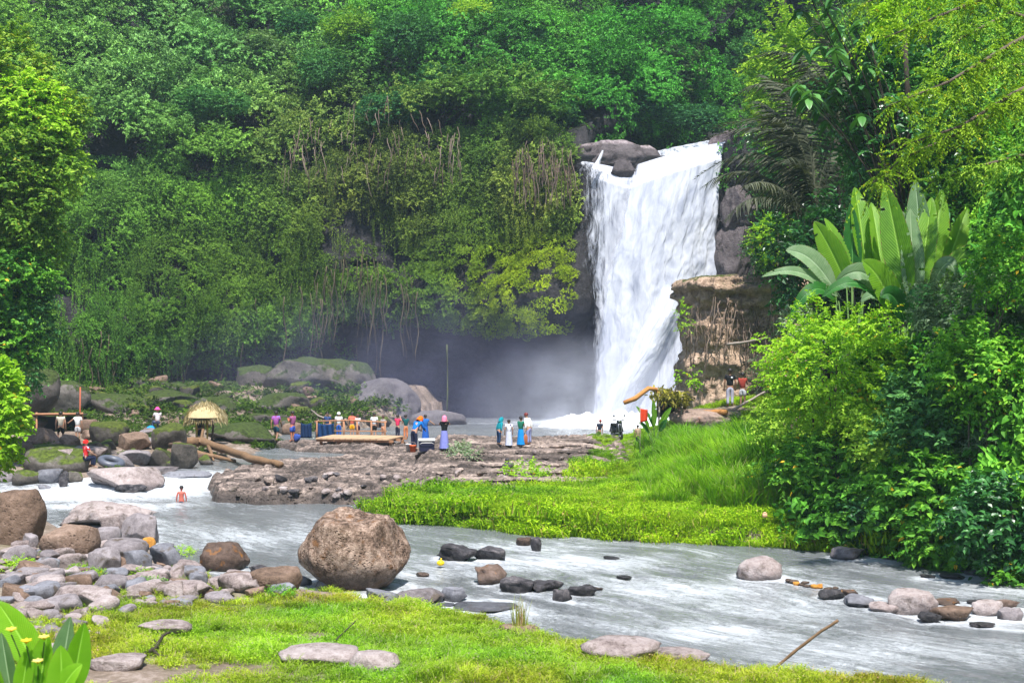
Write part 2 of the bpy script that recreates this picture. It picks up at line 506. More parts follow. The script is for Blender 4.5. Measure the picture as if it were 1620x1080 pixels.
xs = np.concatenate([np.arange(-75, -24, 0.6), np.arange(-24, 24, 0.16), np.arange(24, 91, 0.7)])
ys = np.concatenate([np.arange(-25, 12, 0.8), np.arange(12, 62, 0.17), np.arange(62, 113, 0.32)])
X, Y = np.meshgrid(xs, ys, indexing='ij')
Z = terrain(X, Y)
sNB = sdpoly(X, Y, NB); sGB = sdpoly(X, Y, GB)
green = np.where(sNB > 0.8, ss((sNB - 0.8) / 1.5), 0) * (0.2 + 0.8 * ss((31.5 - Y + X * 0.12) / 3))
green = np.maximum(green, ss(sGB / 1.0))
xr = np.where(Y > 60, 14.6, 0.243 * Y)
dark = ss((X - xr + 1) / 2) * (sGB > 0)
# a bare trodden terrace by the mesa
bare = np.exp(-(((X - 9.2) / 2.6) ** 2 + ((Y - 66.5) / 3.0) ** 2))
pxg = 810 + X / np.maximum(Y, 1) * F
def near_bare(px, y): return np.clip(1.2 * np.exp(-(((px - 190) / 150) ** 2 + ((y - 21.6) / 1.9) ** 2)) + 1.1 * np.exp(-(((px - 60) / 130) ** 2 + ((y - 28.0) / 2.6) ** 2)) + 0.8 * np.exp(-(((px - 420) / 110) ** 2 + ((y - 22.6) / 1.0) ** 2)) + 0.6 * np.exp(-(((px - 300) / 60) ** 2 + ((y - 25.0) / .8) ** 2)) + .6 * np.exp(-(((px - 760) / 90) ** 2 + ((y - 21.6) / .7) ** 2)), 0, 1)
green = green * (1 - np.clip(bare * 1.4, 0, 1)) * (1 - near_bare(pxg, Y) * (Y > 15))
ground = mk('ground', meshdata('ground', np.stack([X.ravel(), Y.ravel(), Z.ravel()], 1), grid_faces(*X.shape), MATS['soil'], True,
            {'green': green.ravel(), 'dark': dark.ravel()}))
tag(ground, 'brown soil and gravel river banks under grass', kind='structure')

# far ground all round, so that nothing ends in the open
xs = np.linspace(-600, 600, 90); ys = np.linspace(-400, 700, 90)
Xf, Yf = np.meshgrid(xs, ys, indexing='ij')
rr = np.maximum(np.abs(Xf) - 75, np.maximum(Yf - 150, -25 - Yf))
Zf = np.where(rr < 8, -3.0, 0) + np.where(rr >= 8, 22 + 26 * ss(rr / 200) + 8 * f2(Xf, Yf, 0.01, 4, 71), 0)
far = mk('terrain', meshdata('terrain', np.stack([Xf.ravel(), Yf.ravel(), Zf.ravel()], 1), grid_faces(90, 90), plain('far_green', (0.05, 0.085, 0.02), 0.9, 0.1, 0.5, 0.05)))
tag(far, 'wooded land around the gorge', kind='structure')

# ---- rock shelf
xs = np.arange(-15, 7.5, 0.085); ys = np.arange(48.5, 82, 0.10)
X, Y = np.meshgrid(xs, ys, indexing='ij')
Z = shelf(X, Y)
fc = grid_faces(*X.shape)
keep = (Z.ravel()[fc].max(1) > -1.5)
sh = mk('rock_shelf', meshdata('rock_shelf', np.stack([X.ravel(), Y.ravel(), Z.ravel()], 1), fc[keep], MATS['shelf_rock'], True, {'crack': shelf_crack(X, Y).ravel()}))
tag(sh, 'flat grey-brown layered rock shelf that people stand on', kind='structure')

# beds of the layered ledge: long thin slabs, each stepping back over the one below
def beds():
    r = np.random.default_rng(12)
    for k in range(7):
        u = np.linspace(-3.9 + r.uniform(-.3, .3), 4.3, 150)
        yk = 51.6 + 1.75 * k
        yf = yk + 0.55 * f2(u, u * 0 + k * 3, 0.8, 4, 301) + 0.18 * f2(u, u * 0 + k * 3, 4.0, 3, 302, ridged=True)
        z0 = 0.50 + 0.74 * np.clip((yf - 51.0) / 10.5, 0, 1) + 0.03 * f2(u, u * 0 + k, 0.5, 2, 303)
        jag = 0.05 * f2(u, u * 0 + k, 3.0, 3, 304)
        prof = [(0.45, -0.25), (0.16, -0.02), (0.0, 0.05), (-0.03, 0.10), (0.04, 0.155), (0.5, 0.165), (1.2, 0.16), (2.2, 0.06), (2.9, -0.12)]
        V = []
        for a, b in prof:
            yy = yf + a; V.append(np.stack([u, yy + jag * (b > 0), z0 + b + 0.018 * f2(u, yy, 2.5, 3, 305)], 1))
        V = np.stack(V, 1)
        ends = np.clip(np.minimum(u - u[0], u[-1] - u) / 1.3, 0, 1)
        V[..., 2] -= (0.34 * (1 - ends) ** 2)[:, None]
        cr = np.zeros(V.shape[:2]); cr[:, :2] = (ends > .5)[:, None]; cr[:, 3:5] = 0.35 * (r.random((len(u), 2)) < .3)  # shade under each overhanging lip is painted into the colour
        mk('bed', meshdata('bed', V.reshape(-1, 3), grid_faces(len(u), len(prof)), MATS['shelf_rock'], False, {'crack': cr.ravel()}), sh)
beds()

# ---- water
fl = np.array(FLOW)
seg = np.diff(fl, axis=0); sl = np.hypot(seg[:, 0], seg[:, 1]); cum = np.concatenate([[0], np.cumsum(sl)])
def flowuv(x, y):
    best = np.full(x.shape, 1e9); u = np.zeros(x.shape); v = np.zeros(x.shape)
    for i in range(len(seg)):
        wx, wy = x - fl[i, 0], y - fl[i, 1]
        tt = (wx * seg[i, 0] + wy * seg[i, 1]) / sl[i] ** 2
        tc = np.clip(tt, 0, 1)
        d = np.hypot(wx - seg[i, 0] * tc, wy - seg[i, 1] * tc)
        sg = np.sign(seg[i, 0] * wy - seg[i, 1] * wx)
        m = d < best
        best = np.where(m, d, best); u = np.where(m, cum[i] + tc * sl[i], u); v = np.where(m, d * sg, v)
    return u, v
ROCKS_IN_WATER = []     # filled before the water is built: (x, y, radius)
def build_water():
    xs = np.concatenate([np.arange(-60, -26, 1.0), np.arange(-26, 20, 0.13), np.arange(20, 60, 1.0)])
    ys = np.concatenate([np.arange(2, 18, 0.5), np.arange(18, 64, 0.13), np.arange(64, 101, 0.3)])
    X, Y = np.meshgrid(xs, ys, indexing='ij')
    u, v = flowuv(X, Y)
    # blend u,v so streaks bend smoothly
    wx = 0.6 * f2(X, Y, 0.25, 3, 31)
    uu, vv = u + wx * 2, v + wx
    w = f2(uu, vv, 0.55, 3, 32, sy=2.2) * 0.055 + f2(uu, vv, 1.6, 3, 33, sy=4.0) * 0.03
    fast = np.zeros(X.shape)
    def zone(px, py, rx, ry, k):
        nonlocal fast
        gx, gy = G(px, py)
        fast = np.maximum(fast, k * np.exp(-(((X - gx) / rx) ** 2 + ((Y - gy) / ry) ** 2)))
    zone(90, 785, 4.5, 2.2, 1.15); zone(200, 775, 3.5, 2.6, 1.25); zone(265, 775, 2.2, 3.0, 1.3); zone(320, 765, 1.6, 2.6, 1.1); zone(160, 800, 3.5, 1.4, 0.9)
    zone(700, 905, 2.0, 1.6, 0.62); zone(900, 890, 4.0, 2.4, 0.62); zone(850, 865, 3.0, 1.6, 0.6); zone(560, 870, 2.5, 2, 0.3); zone(420, 850, 4, 3, 0.42)
    zone(1050, 930, 4.5, 2.0, 0.60); zone(1300, 960, 4.0, 2.0, 0.42); zone(1250, 900, 3, 1, .35); zone(1450, 1030, 4.0, 2.0, 0.5); zone(1150, 1000, 3.0, 1.5, 0.5); zone(1550, 935, 3, 1.2, .4)
    # plunge pool boils under the falls
    boil = np.exp(-(((X - 6.5) / 5.5) ** 2 + ((Y - 92.5) / 5.5) ** 2))
    fast = np.maximum(fast, boil * 1.4)
    for rx, ry, rr in ROCKS_IN_WATER:
        dx, dy = X - rx, Y - ry
        d = np.hypot(dx, dy)
        ring = np.exp(-((d - rr * 1.05) / (0.16 + 0.12 * rr)) ** 2) * 0.62
        # wake downstream (flow goes to +x, -y)
        a = (dx * 0.75 - dy * 0.66); b = (dx * 0.66 + dy * 0.75)
        wk = np.exp(-(b / (rr * 1.1 + 0.1)) ** 2) * np.exp(-np.clip(a - rr, 0, 99) / (1.5 + rr * 2.0)) * (a > 0) * 0.62
        fast = np.maximum(fast, np.maximum(ring, wk))
    Z = wlevel(X, Y) + w * (0.5 + 1.2 * np.clip(fast, 0, 1.2)) + boil * 0.35 * (f2(X, Y, 0.9, 4, 34) + 0.4)
    Z += np.clip(fast - 0.7, 0, 1) * 0.10 * f2(X, Y, 2.4, 3, 35)
    t = NT('river_water')
    at = t.n('ShaderNodeAttribute', attribute_name='flow'); fo = t.n('ShaderNodeAttribute', attribute_name='foam')
    m1 = t.mapping(at.outputs['Vector'], (0.42, 1.7, 1.0)); m2 = t.mapping(at.outputs['Vector'], (1.6, 5.0, 1.0)); m3 = t.mapping(at.outputs['Vector'], (0.16, 0.5, 1.0))
    a1 = t.noise(m1, 1.0, 6, 0.62, 0.6); a2_ = t.noise(m2, 1.0, 5, 0.65, 0.3); a3 = t.noise(m3, 1.0, 4, 0.55, 0.4)
    m4 = t.mapping(at.outputs['Vector'], (5.5, 9.0, 1.0)); a4 = t.noise(m4, 1.0, 5, 0.75, 0.9)
    f = t.math('ADD', t.math('MULTIPLY', a1, 0.36), t.math('ADD', t.math('MULTIPLY', a2_, 0.34), t.math('MULTIPLY', a4, 0.30)))
    f = t.math('ADD', f, t.math('MULTIPLY', t.math('SUBTRACT', a3, 0.5), 0.35))
    f = t.math('ADD', f, t.math('MULTIPLY', fo.outputs['Fac'], 0.34))
    foam = t.ramp(f, [(0.53, 0.0), (0.63, 0.30), (0.80, 1.0)])
    deep = t.mix(a3, (0.105, 0.115, 0.115), (0.225, 0.24, 0.25))
    col = t.mix(foam, deep, (0.68, 0.71, 0.74))
    hgt = t.math('ADD', t.math('MULTIPLY', a1, 0.6), t.math('ADD', t.math('MULTIPLY', a2_, 0.6), t.math('MULTIPLY', a4, 0.6)))
    rough = t.math('ADD', 0.09, t.math('MULTIPLY', foam, 0.45))
    MATS['river_water'] = t.done(t.bsdf(col, rough, 0.5, t.bump(hgt, 1.0, 0.16)))
    flow = np.stack([uu.ravel(), vv.ravel(), np.zeros(u.size)], 1)
    o = mk('water', meshdata('water', np.stack([X.ravel(), Y.ravel(), Z.ravel()], 1), grid_faces(*X.shape), MATS['river_water'], True,
           {'flow': flow, 'foam': np.clip(fast, 0, 1.5).ravel()}))
    tag(o, 'shallow grey-white river flowing from the plunge pool', kind='structure')

# ------------------------------------------------------------------ the cliff and the slopes above it
CP = np.array([(-74, 18), (-58, 38), (-47, 60), (-38, 80), (-27, 95), (-15, 102), (-5, 103), (0.5, 101), (3.6, 98.6), (5.2, 98.2), (9, 98.8), (14.0, 98.4), (15.2, 96.6),
               (18.5, 94.5), (24, 88), (33, 74), (46, 56), (60, 34), (72, 10)], float)
def catmull(P, n):
    out = []
    Q = np.vstack([2 * P[0] - P[1], P, 2 * P[-1] - P[-2]])
    for i in range(1, len(Q) - 2):
        for k in range(n):
            t_ = k / n
            a, b, c, d = Q[i - 1], Q[i], Q[i + 1], Q[i + 2]
            out.append(0.5 * ((2 * b) + (-a + c) * t_ + (2 * a - 5 * b + 4 * c - d) * t_ ** 2 + (-a + 3 * b - 3 * c + d) * t_ ** 3))
    out.append(P[-1])
    return np.array(out)
cc = catmull(CP, 24)
dl = np.concatenate([[0], np.cumsum(np.hypot(*np.diff(cc, axis=0).T))])
SL = dl[-1]
def cpos(s):
    return np.stack([np.interp(s, dl, cc[:, 0]), np.interp(s, dl, cc[:, 1])], -1)
def cnorm(s):
    a = cpos(np.clip(s + 1.5, 0, SL)) - cpos(np.clip(s - 1.5, 0, SL))
    a /= np.linalg.norm(a, axis=-1, keepdims=True) + 1e-9
    return np.stack([-a[..., 1], a[..., 0]], -1)          # points away from the river
TOPZ = 19.2
def cliff(s, t_):
    """s along the wall, t_ in 0..1 up the wall (to .42) then up the slope above"""
    s = np.asarray(s, float); t_ = np.asarray(t_, float)
    p = cpos(s); n = cnorm(s)
    px = 810 + p[..., 0] / p[..., 1] * F
    falls = np.exp(-(((p[..., 0] - 9.0) / 6.5) ** 4)) * (p[..., 1] > 90)
    right = ss((p[..., 0] - 13) / 3)
    wall = np.clip(t_ / 0.42, 0, 1)
    up = np.clip((t_ - 0.42) / 0.58, 0, 1)
    top = np.where(falls > 0.5, TOPZ - 0.6, TOPZ + 0.6)
    top = top - 2.5 * ss((-p[..., 0] - 6) / 12) * (1 - right)
    z = -1.0 + (top + 1.0) * wall
    # recess below an overhanging edge whose height varies along the wall
    edge = np.interp(px, [-400, 60, 200, 330, 420, 500, 560, 640, 760, 880, 935, 1000, 1200, 1500], [2, 2.0, 3.0, 4.4, 5.2, 6.2, 7.6, 7.2, 6.2, 5.6, 7.0, 12.0, 6, 3])
    depth = np.interp(px, [-400, 60, 200, 330, 560, 900, 960, 1140, 1180, 1500], [0, 0.0, 1.5, 3.0, 4.5, 5.0, 3.5, 3.0, 0.8, 0])
    rec = ss((edge + 0.9 - z) / 1.8)
    bulge = np.interp(px, [560, 700, 800, 915, 950], [0, 1.2, 2.3, 2.4, 0]) * np.exp(-((z - 8.5) / 3.4) ** 2)
    lean = np.clip(z - edge, 0, 20) * np.interp(px, [-400, 0, 300, 560, 800, 930, 1140, 1500], [0.55, 0.5, 0.38, 0.22, 0.08, 0.0, 0.0, 0.5])
    off = rec * depth - bulge * 1.0 + lean - np.clip(2.2 - z, 0, 4) * 0.6 * (1 - falls)
    # slope above
    run = up * 75
    rise_k = np.where(falls > 0.3, 0.10, 1.0)
    r0 = np.interp(px, [-400, 300, 700, 880, 940, 1140, 1200, 1600], [1.05, 1.0, 0.85, 0.45, 0.05, 0.05, 0.35, 1.2])
    zz = run * r0
    valley = (1 - ss(np.abs(px - 1035) / 230))
    zz = zz + valley * np.clip(run - 16, 0, 60) * 1.0
    off = off + run
    z = z + zz
    q = np.stack([p[..., 0].ravel() * 0.22, p[..., 1].ravel() * 0.22, z.ravel() * 0.22], 1)
    d = fbm(q, 5, 41).reshape(z.shape) * 1.7 + fbm(q * 4.5, 4, 42, ridged=True).reshape(z.shape) * 0.35
    d = d * (1 - 0.75 * falls)
    off = off - d
    x = p[..., 0] + n[..., 0] * off
    y = p[..., 1] + n[..., 1] * off
    return x, y, z
S_, T_ = np.meshgrid(np.linspace(0, SL, 620), np.concatenate([np.linspace(0, 0.42, 190), np.linspace(0.424, 1, 150)]), indexing='ij')
cx, cyy, cz = cliff(S_, T_)
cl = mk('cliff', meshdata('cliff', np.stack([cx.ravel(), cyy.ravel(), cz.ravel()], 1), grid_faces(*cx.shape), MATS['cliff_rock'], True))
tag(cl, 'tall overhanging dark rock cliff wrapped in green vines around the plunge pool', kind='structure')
def cliff_points(n, smin=0, smax=None, tmin=0, tmax=1, seed=0):
    r = np.random.default_rng(seed)
    s = r.uniform(smin, smax or SL, n); t_ = r.uniform(tmin, tmax, n)
    e = 0.6
    a = np.stack(cliff(s, t_), 1)
    b = np.stack(cliff(np.clip(s + e, 0, SL), t_), 1)
    c = np.stack(cliff(s, np.clip(t_ + 0.012, 0, 1)), 1)
    nrm = np.cross(b - a, c - a)
    nrm /= np.linalg.norm(nrm, axis=1, keepdims=True) + 1e-9
    toc = np.array([0, 40, 12]) - a
    sg = np.sign((nrm * toc).sum(1)); nrm *= sg[:, None]
    return a, nrm, s, t_
def pix(a):
    return 810 + a[:, 0] / a[:, 1] * F, 540 - (a[:, 2] - CZ) / a[:, 1] * F
# ------------------------------------------------------------------ rocks
def ico(sub):
    bm = bmesh.new(); bmesh.ops.create_icosphere(bm, subdivisions=sub, radius=1)
    v = np.array([a.co[:] for a in bm.verts]); f = np.array([[q.index for q in p.verts] for p in bm.faces]); bm.free()
    return v, f
ICO = {k: ico(k) for k in (2, 3, 4, 5)}
def rock_verts(seed, sub=4, facets=9, rough=0.12, lo=0.52, hi=0.86, fine=0.02):
    r = np.random.default_rng(seed)
    v, f = ICO[sub]
    v = v.copy()
    for _ in range(facets):
        n = r.normal(size=3); n /= np.linalg.norm(n)
        if r.random() < 0.35: n = np.array([n[0] * .25, n[1] * .25, abs(n[2]) + .6]); n /= np.linalg.norm(n)
        d = r.uniform(lo, hi)
        k = v @ n
        v = v - np.outer(np.clip(k - d, 0, None) * 0.93, n)
    o = r.uniform(0, 100, 3)
    dn = v / (np.linalg.norm(v, axis=1, keepdims=True) + 1e-9)
    v = v + dn * (fbm(v * 1.3 + o, 3, seed) * rough)[:, None]
    v = v + dn * (fbm(v * 2.6 + o, 3, seed + 3, ridged=True) * 0.045)[:, None]
    if sub >= 4: v = v + dn * (fbm(v * 6 + o, 3, seed + 5, ridged=True) * fine)[:, None]
    ext = v.max(0) - v.min(0)
    v = (v - (v.max(0) + v.min(0)) / 2) / ext        # unit box
    return v, f
def rock(px, pyb, w, h, mat, label, seed=None, depth=0.85, sub=None, facets=13, rz=None, sink=0.28, name='rock', group=None, cat='rock', Y=None, zb=None, rough=0.10, water=False, shear=0.0, tiltx=0.0, lo=0.52, hi=0.86, fine=0.02, under=0.0):
    """a rock whose visible foot is at photo pixel (px, pyb), w and h its seen size in photo pixels"""
    seed = seed if seed is not None else int(px * 7 + pyb * 13) % 9973
    if Y is not None: p = Vector((W(px, pyb, Y)))
    else: p = land(px, pyb)
    k = p.y / F
    ww, hh = w * k, h * k
    dd = ww * depth
    # the seen height includes the receding top
    tilt = (CZ - p.z) / p.y
    hh = max(hh - dd * tilt * 0.55, hh * 0.45)
    tot = hh / (1 - sink)
    if mat in ('wet_rock', 'rust_rock') and rough == 0.10: rough, fine, lo = 0.34, 0.07, 0.4
    elif water and rough == 0.10: rough, fine, lo = 0.22, 0.06, 0.45
    if sub is None: sub = 5 if w > 150 else (4 if w > 18 else 3)
    v, f = rock_verts(seed, sub, facets, rough, lo, hi, fine)
    v = v * np.array([ww, dd, tot])
    if under: v[:, :2] *= (1 - under * ss((0.05 * tot - v[:, 2]) / (0.5 * tot)))[:, None]
    v[:, 2] += tot * (0.5 - sink)
    v[:, 0] += v[:, 2] * shear
    rz = rz if rz is not None else 0
    o = mk(name, meshdata(name, v, f, MATS[mat], True), None, (p.x, p.y + dd * 0.42, p.z), (tiltx, 0, rz))
    tag(o, label, cat, group)
    if water: ROCKS_IN_WATER.append((p.x, p.y + dd * 0.42, ww * 0.5))
    return o

B = 'boulder'
big = rock(552, 938, 184, 140, 'boulder_rock', 'huge rounded brown boulder standing alone at the river edge', seed=18, depth=0.8, facets=10, name='boulder', cat=B, rough=0.19, water=True, sink=0.2, lo=.66, hi=.9, fine=0.03, under=.3)
rock(16, 862, 92, 92, 'brown_rock', 'big dark brown pitted boulder cut off by the left edge', name='boulder', cat=B, facets=6)
rock(100, 884, 94, 58, 'brown_rock', 'tan boulder with a flat top and dark underside beside the big left edge boulder', name='boulder', cat=B, facets=10, lo=.5)
rock(158, 834, 152, 44, 'pink_rock', 'pale pinkish flat slab jutting into the white rapids', name='boulder', cat=B, facets=14, water=True)
rock(214, 862, 62, 52, 'grey_rock', 'grey rounded boulder with an orange foot beside the pale slab', cat=B, name='boulder', water=True)
rock(176, 848, 52, 38, 'pink_rock', 'cracked pinkish stone wedged in front of the pale slab')
rock(166, 862, 44, 30, 'grey_rock', 'smooth light grey oval stone right of the tan flat topped boulder', facets=2)
rock(233, 866, 24, 18, 'orange_rock', 'small bright orange stone at the foot of the grey boulder')
rock(190, 882, 76, 32, 'grey_rock', 'flat grey stone with a mossy green side', facets=12)
rock(160, 908, 52, 44, 'grey_rock', 'leaning grey stone left of the flat mossy sided one')
rock(206, 906, 64, 40, 'blue_rock', 'grey stone in front of the flat mossy sided stone')
rock(260, 900, 56, 42, 'blue_rock', 'blue-grey boulder with dark right corner at the water edge', cat=B, name='boulder', water=True)
rock(350, 904, 78, 50, 'rust_rock', 'dark wedge shaped boulder with orange stains standing in the shallows', cat=B, name='boulder', facets=10, water=True, lo=.5, hi=.8)
rock(24, 894, 56, 34, 'grey_rock', 'grey-brown stone under the left edge boulder')
rock(106, 902, 52, 30, 'pink_rock', 'light brown stone under the tan flat topped boulder')
rock(44, 866, 28, 24, 'grey_rock', 'small pale stone squeezed between left edge boulder and tan boulder')
rock(66, 888, 30, 18, 'mossy_rock', 'small mossy brown stone below the tan boulder')
rock(128, 925, 46, 24, 'grey_rock', 'low grey stone beside yellow weeds on the left shore')
rock(62, 920, 60, 22, 'pink_rock', 'flat pinkish stone half in grass on the left shore')
rock(20, 925, 50, 22, 'grey_rock', 'flat grey stone touching the left picture edge below the boulders')
rock(108, 958, 84, 34, 'pink_rock', 'broad pinkish grey slab in the shore grass at left', facets=12)
rock(48, 968, 70, 20, 'pink_rock', 'long reddish slab lying near the canna leaves')
rock(170, 935, 56, 26, 'grey_rock', 'grey stone with yellow weed tufts on both sides')
rock(230, 928, 60, 24, 'pink_rock', 'low pinkish stone behind the shore grass')
rock(285, 945, 92, 30, 'pink_rock', 'pale flat slab behind the grass in the middle of the stony shore', facets=12)
rock(300, 915, 42, 20, 'brown_rock', 'small brown stone left of the orange stained wedge boulder')
rock(372, 938, 70, 34, 'pink_rock', 'pale slab in front of the orange stained wedge boulder', facets=12)
rock(432, 938, 84, 44, 'brown_rock', 'grey-brown slab leaning toward the huge boulder', facets=12)
rock(408, 912, 34, 18, 'wet_rock', 'small wet stone with a twig between wedge boulder and slab', water=True)
rock(346, 955, 50, 20, 'grey_rock', 'small grey stone in the grass edge below the pale slab')
rock(512, 932, 26, 16, 'blue_rock', 'little blue-grey stone in the dark gap under the huge boulder')
rock(604, 954, 54, 26, 'blue_rock', 'dark grey stone touching the right foot of the huge boulder', water=True)
rock(664, 957, 78, 30, 'grey_rock', 'light grey flat stone in the water right of the huge boulder', facets=12, water=True)
rock(718, 951, 42, 24, 'blue_rock', 'blue-grey stone beside the light grey flat stone', facets=12, water=True)
rock(256, 1006, 84, 26, 'pink_rock', 'flat pinkish stone surrounded by bright near grass', facets=10)
rock(500, 1058, 130, 40, 'pink_rock', 'long flat cracked stone in the near grass', facets=12)
rock(590, 1066, 82, 38, 'pink_rock', 'rounded pale stone at right end of the long flat one', facets=3)
rock(176, 1062, 92, 30, 'pink_rock', 'flat pinkish stone beside the canna leaves', facets=12)
rock(668, 912, 22, 8, 'brown_rock', 'tiny brown stone awash near the yellow leaf', water=True)
rock(722, 888, 66, 28, 'wet_rock', 'dark wet rock with foam around it, left of its pair in midstream', water=True, facets=12)
rock(774, 887, 52, 24, 'wet_rock', 'dark wet rock with foam around it, right of its pair in midstream', water=True, facets=12)
rock(829, 864, 26, 16, 'rust_rock', 'small dark rock with orange spot near the green bank', water=True)
rock(848, 873, 18, 24, 'wet_rock', 'upright dark stone near the green bank', water=True)
rock(776, 924, 52, 32, 'rust_rock', 'brown-black rock shaped like a tent in the river', water=True, facets=8)
rock(818, 938, 56, 28, 'wet_rock', 'jagged black rock left in the midstream cluster', water=True, facets=14)
rock(864, 939, 58, 22, 'wet_rock', 'long black rock in the middle of the midstream cluster', water=True, facets=14)
rock(890, 951, 32, 20, 'wet_rock', 'small black rock in front of the midstream cluster', water=True)
rock(922, 944, 46, 20, 'wet_rock', 'low black rock at the right end of the midstream cluster', water=True, facets=12)
rock(945, 934, 20, 6, 'rust_rock', 'thin brown stone tip beside the midstream cluster', water=True)
rock(988, 916, 26, 6, 'wet_rock', 'tiny dark stone awash right of the midstream cluster', water=True)
rock(968, 885, 26, 6, 'wet_rock', 'small stone tip awash below the green bank', water=True)
rock(822, 1006, 70, 18, 'brown_rock', 'flat brown stone at the near bank beside the reed tuft', water=True)
rock(700, 960, 40, 6, 'blue_rock', 'stone just awash in front of the blue-grey stone', water=True)
rock(770, 968, 110, 14, 'blue_rock', 'long grey slab barely above water left of the reed tuft', water=True, facets=12)
rock(985, 1048, 132, 46, 'pink_rock', 'large pale lilac slab half under water at the near bank', water=True, facets=12, sub=4)
rock(1080, 1050, 90, 26, 'pink_rock', 'low pale lilac stone right of the large near slab', water=True)
rock(1206, 917, 74, 40, 'pink_rock', 'smooth dome shaped pinkish grey boulder in the river at right', water=True, facets=0, name='boulder', cat=B, sink=.35)
rock(1347, 886, 56, 22, 'grey_rock', 'angular brown-grey slab under the overhanging shrubs', water=True, facets=14)
rock(1450, 972, 78, 42, 'pink_rock', 'rounded pale rock in the right hand stone bar', water=True, facets=4)
rock(1404, 970, 52, 20, 'pink_rock', 'low stone leaning on the rounded pale rock', water=True)
rock(1364, 962, 48, 22, 'blue_rock', 'grey-purple stone left of the rounded pale rock', water=True)
rock(1318, 948, 44, 18, 'wet_rock', 'dark stone at the middle of the stone bar', water=True)
rock(1348, 944, 26, 12, 'rust_rock', 'small brown stone behind the grey-purple one', water=True)
rock(1474, 985, 38, 18, 'wet_rock', 'dark pointed stone below the rounded pale rock', water=True)
rock(1514, 982, 72, 26, 'brown_rock', 'wide flat brown rock in the stone bar', water=True, facets=12)
rock(1500, 960, 46, 14, 'rust_rock', 'rust coloured low stone behind the wide flat one', water=True)
rock(1568, 975, 50, 26, 'pink_rock', 'pinkish stone near the right end of the bar', water=True)
rock(1604, 985, 40, 26, 'grey_rock', 'grey stone at the right picture edge', water=True)
rock(1596, 966, 40, 20, 'rust_rock', 'brown stone behind those at the right picture edge', water=True)
rock(1548, 960, 30, 12, 'wet_rock', 'small wet stone between pinkish and rust coloured ones', water=True)
rock(1560, 993, 40, 10, 'wet_rock', 'flat wet stone in front of the pinkish one', water=True)
rock(1510, 915, 44, 10, 'wet_rock', 'dark low rock under the shrubs at far right', water=True)
rock(1562, 913, 60, 14, 'blue_rock', 'grey rock under the shrubs nearest the right edge', water=True)
rock(1470, 916, 26, 8, 'wet_rock', 'small dark stone left of the rocks under the right shrubs', water=True)
rr = random.Random(3)
ORD = 'first second third fourth fifth sixth seventh eighth ninth tenth eleventh twelfth thirteenth fourteenth fifteenth sixteenth'.split()
for i in range(16):
    a = i / 15
    rock(1250 + 95 * a + rr.uniform(-4, 4), 920 + 22 * a + rr.uniform(-3, 3), rr.uniform(8, 16), rr.uniform(4, 7), rr.choice(['rust_rock', 'orange_rock', 'brown_rock']),
         '%s small rusty cobble counted from the dome boulder toward the stone bar' % ORD[i], group='rusty cobbles in the stone bar', name='cobble', cat='cobble', sub=2)
# upper left rocks by the rapids
slab = rock(188, 776, 122, 40, 'pink_rock', 'large sloping pale slab with a dark left end, rapids at its foot', facets=7, name='boulder', cat=B, seed=22, depth=0.75, lo=.45, hi=.7)
rock(204, 779, 54, 16, 'wet_rock', 'dark knobbly rock in front of the sloping pale slab', facets=12)
rock(38, 768, 44, 26, 'mossy_rock', 'grey stone with a bright moss cushion at the rapids')
rock(72, 765, 46, 24, 'blue_rock', 'blue-grey stone between the mossy ones at the rapids')
rock(99, 770, 16, 26, 'wet_rock', 'narrow upright dark stone left of the sloping slab')
rock(114, 764, 30, 20, 'mossy_rock', 'low moss topped stone left of the sloping slab')
rock(6, 762, 30, 18, 'grey_rock', 'grey stone at the left picture edge by the rapids')
rock(68, 774, 20, 8, 'blue_rock', 'tiny stone awash in the rapids')
rock(78, 750, 112, 46, 'mossy_rock', 'broad moss brown boulder behind the stones at the rapids', name='boulder', cat=B, facets=8)
rock(104, 746, 60, 38, 'pink_rock', 'pale crumpled rock right of the broad mossy boulder')
rock(84, 722, 138, 20, 'mossy_rock', 'long moss covered slab roofing a dark hollow', facets=12, depth=.5)
rock(60, 708, 60, 34, 'brown_rock', 'brown rock heap under the dark shelter')
rock(165, 705, 66, 40, 'mossy_dark', 'mossy cube shaped rock right of the two climbers', facets=12)
rock(205, 712, 60, 30, 'brown_rock', 'brown rock between the mossy cube and the seated figure')
rock(262, 716, 56, 46, 'mossy_dark', 'moss covered pointed rock with a person sitting on it', facets=8)
rock(254, 740, 40, 34, 'mossy_dark', 'low rock capped with bright moss in front of the pointed one')
rock(288, 742, 44, 44, 'mossy_rock', 'tilted slab beside the driftwood root', facets=12)
rock(205, 735, 60, 24, 'grey_rock', 'grey slab left of the moss capped rock')
rock(225, 752, 96, 16, 'grey_rock', 'flat water worn slab above the rapids', facets=12)
rock(290, 756, 80, 12, 'blue_rock', 'thin flat slab at the lip of the rapids', facets=12)
rock(374, 702, 120, 36, 'talus_rock', 'grassy rounded mound behind the thatched sunshade', facets=4, name='boulder', cat=B)
rock(136, 728, 60, 24, 'pink_rock', 'pale slab behind the red capped person', facets=12)
rock(22, 730, 50, 30, 'brown_rock', 'brown rock under the left bright bush')
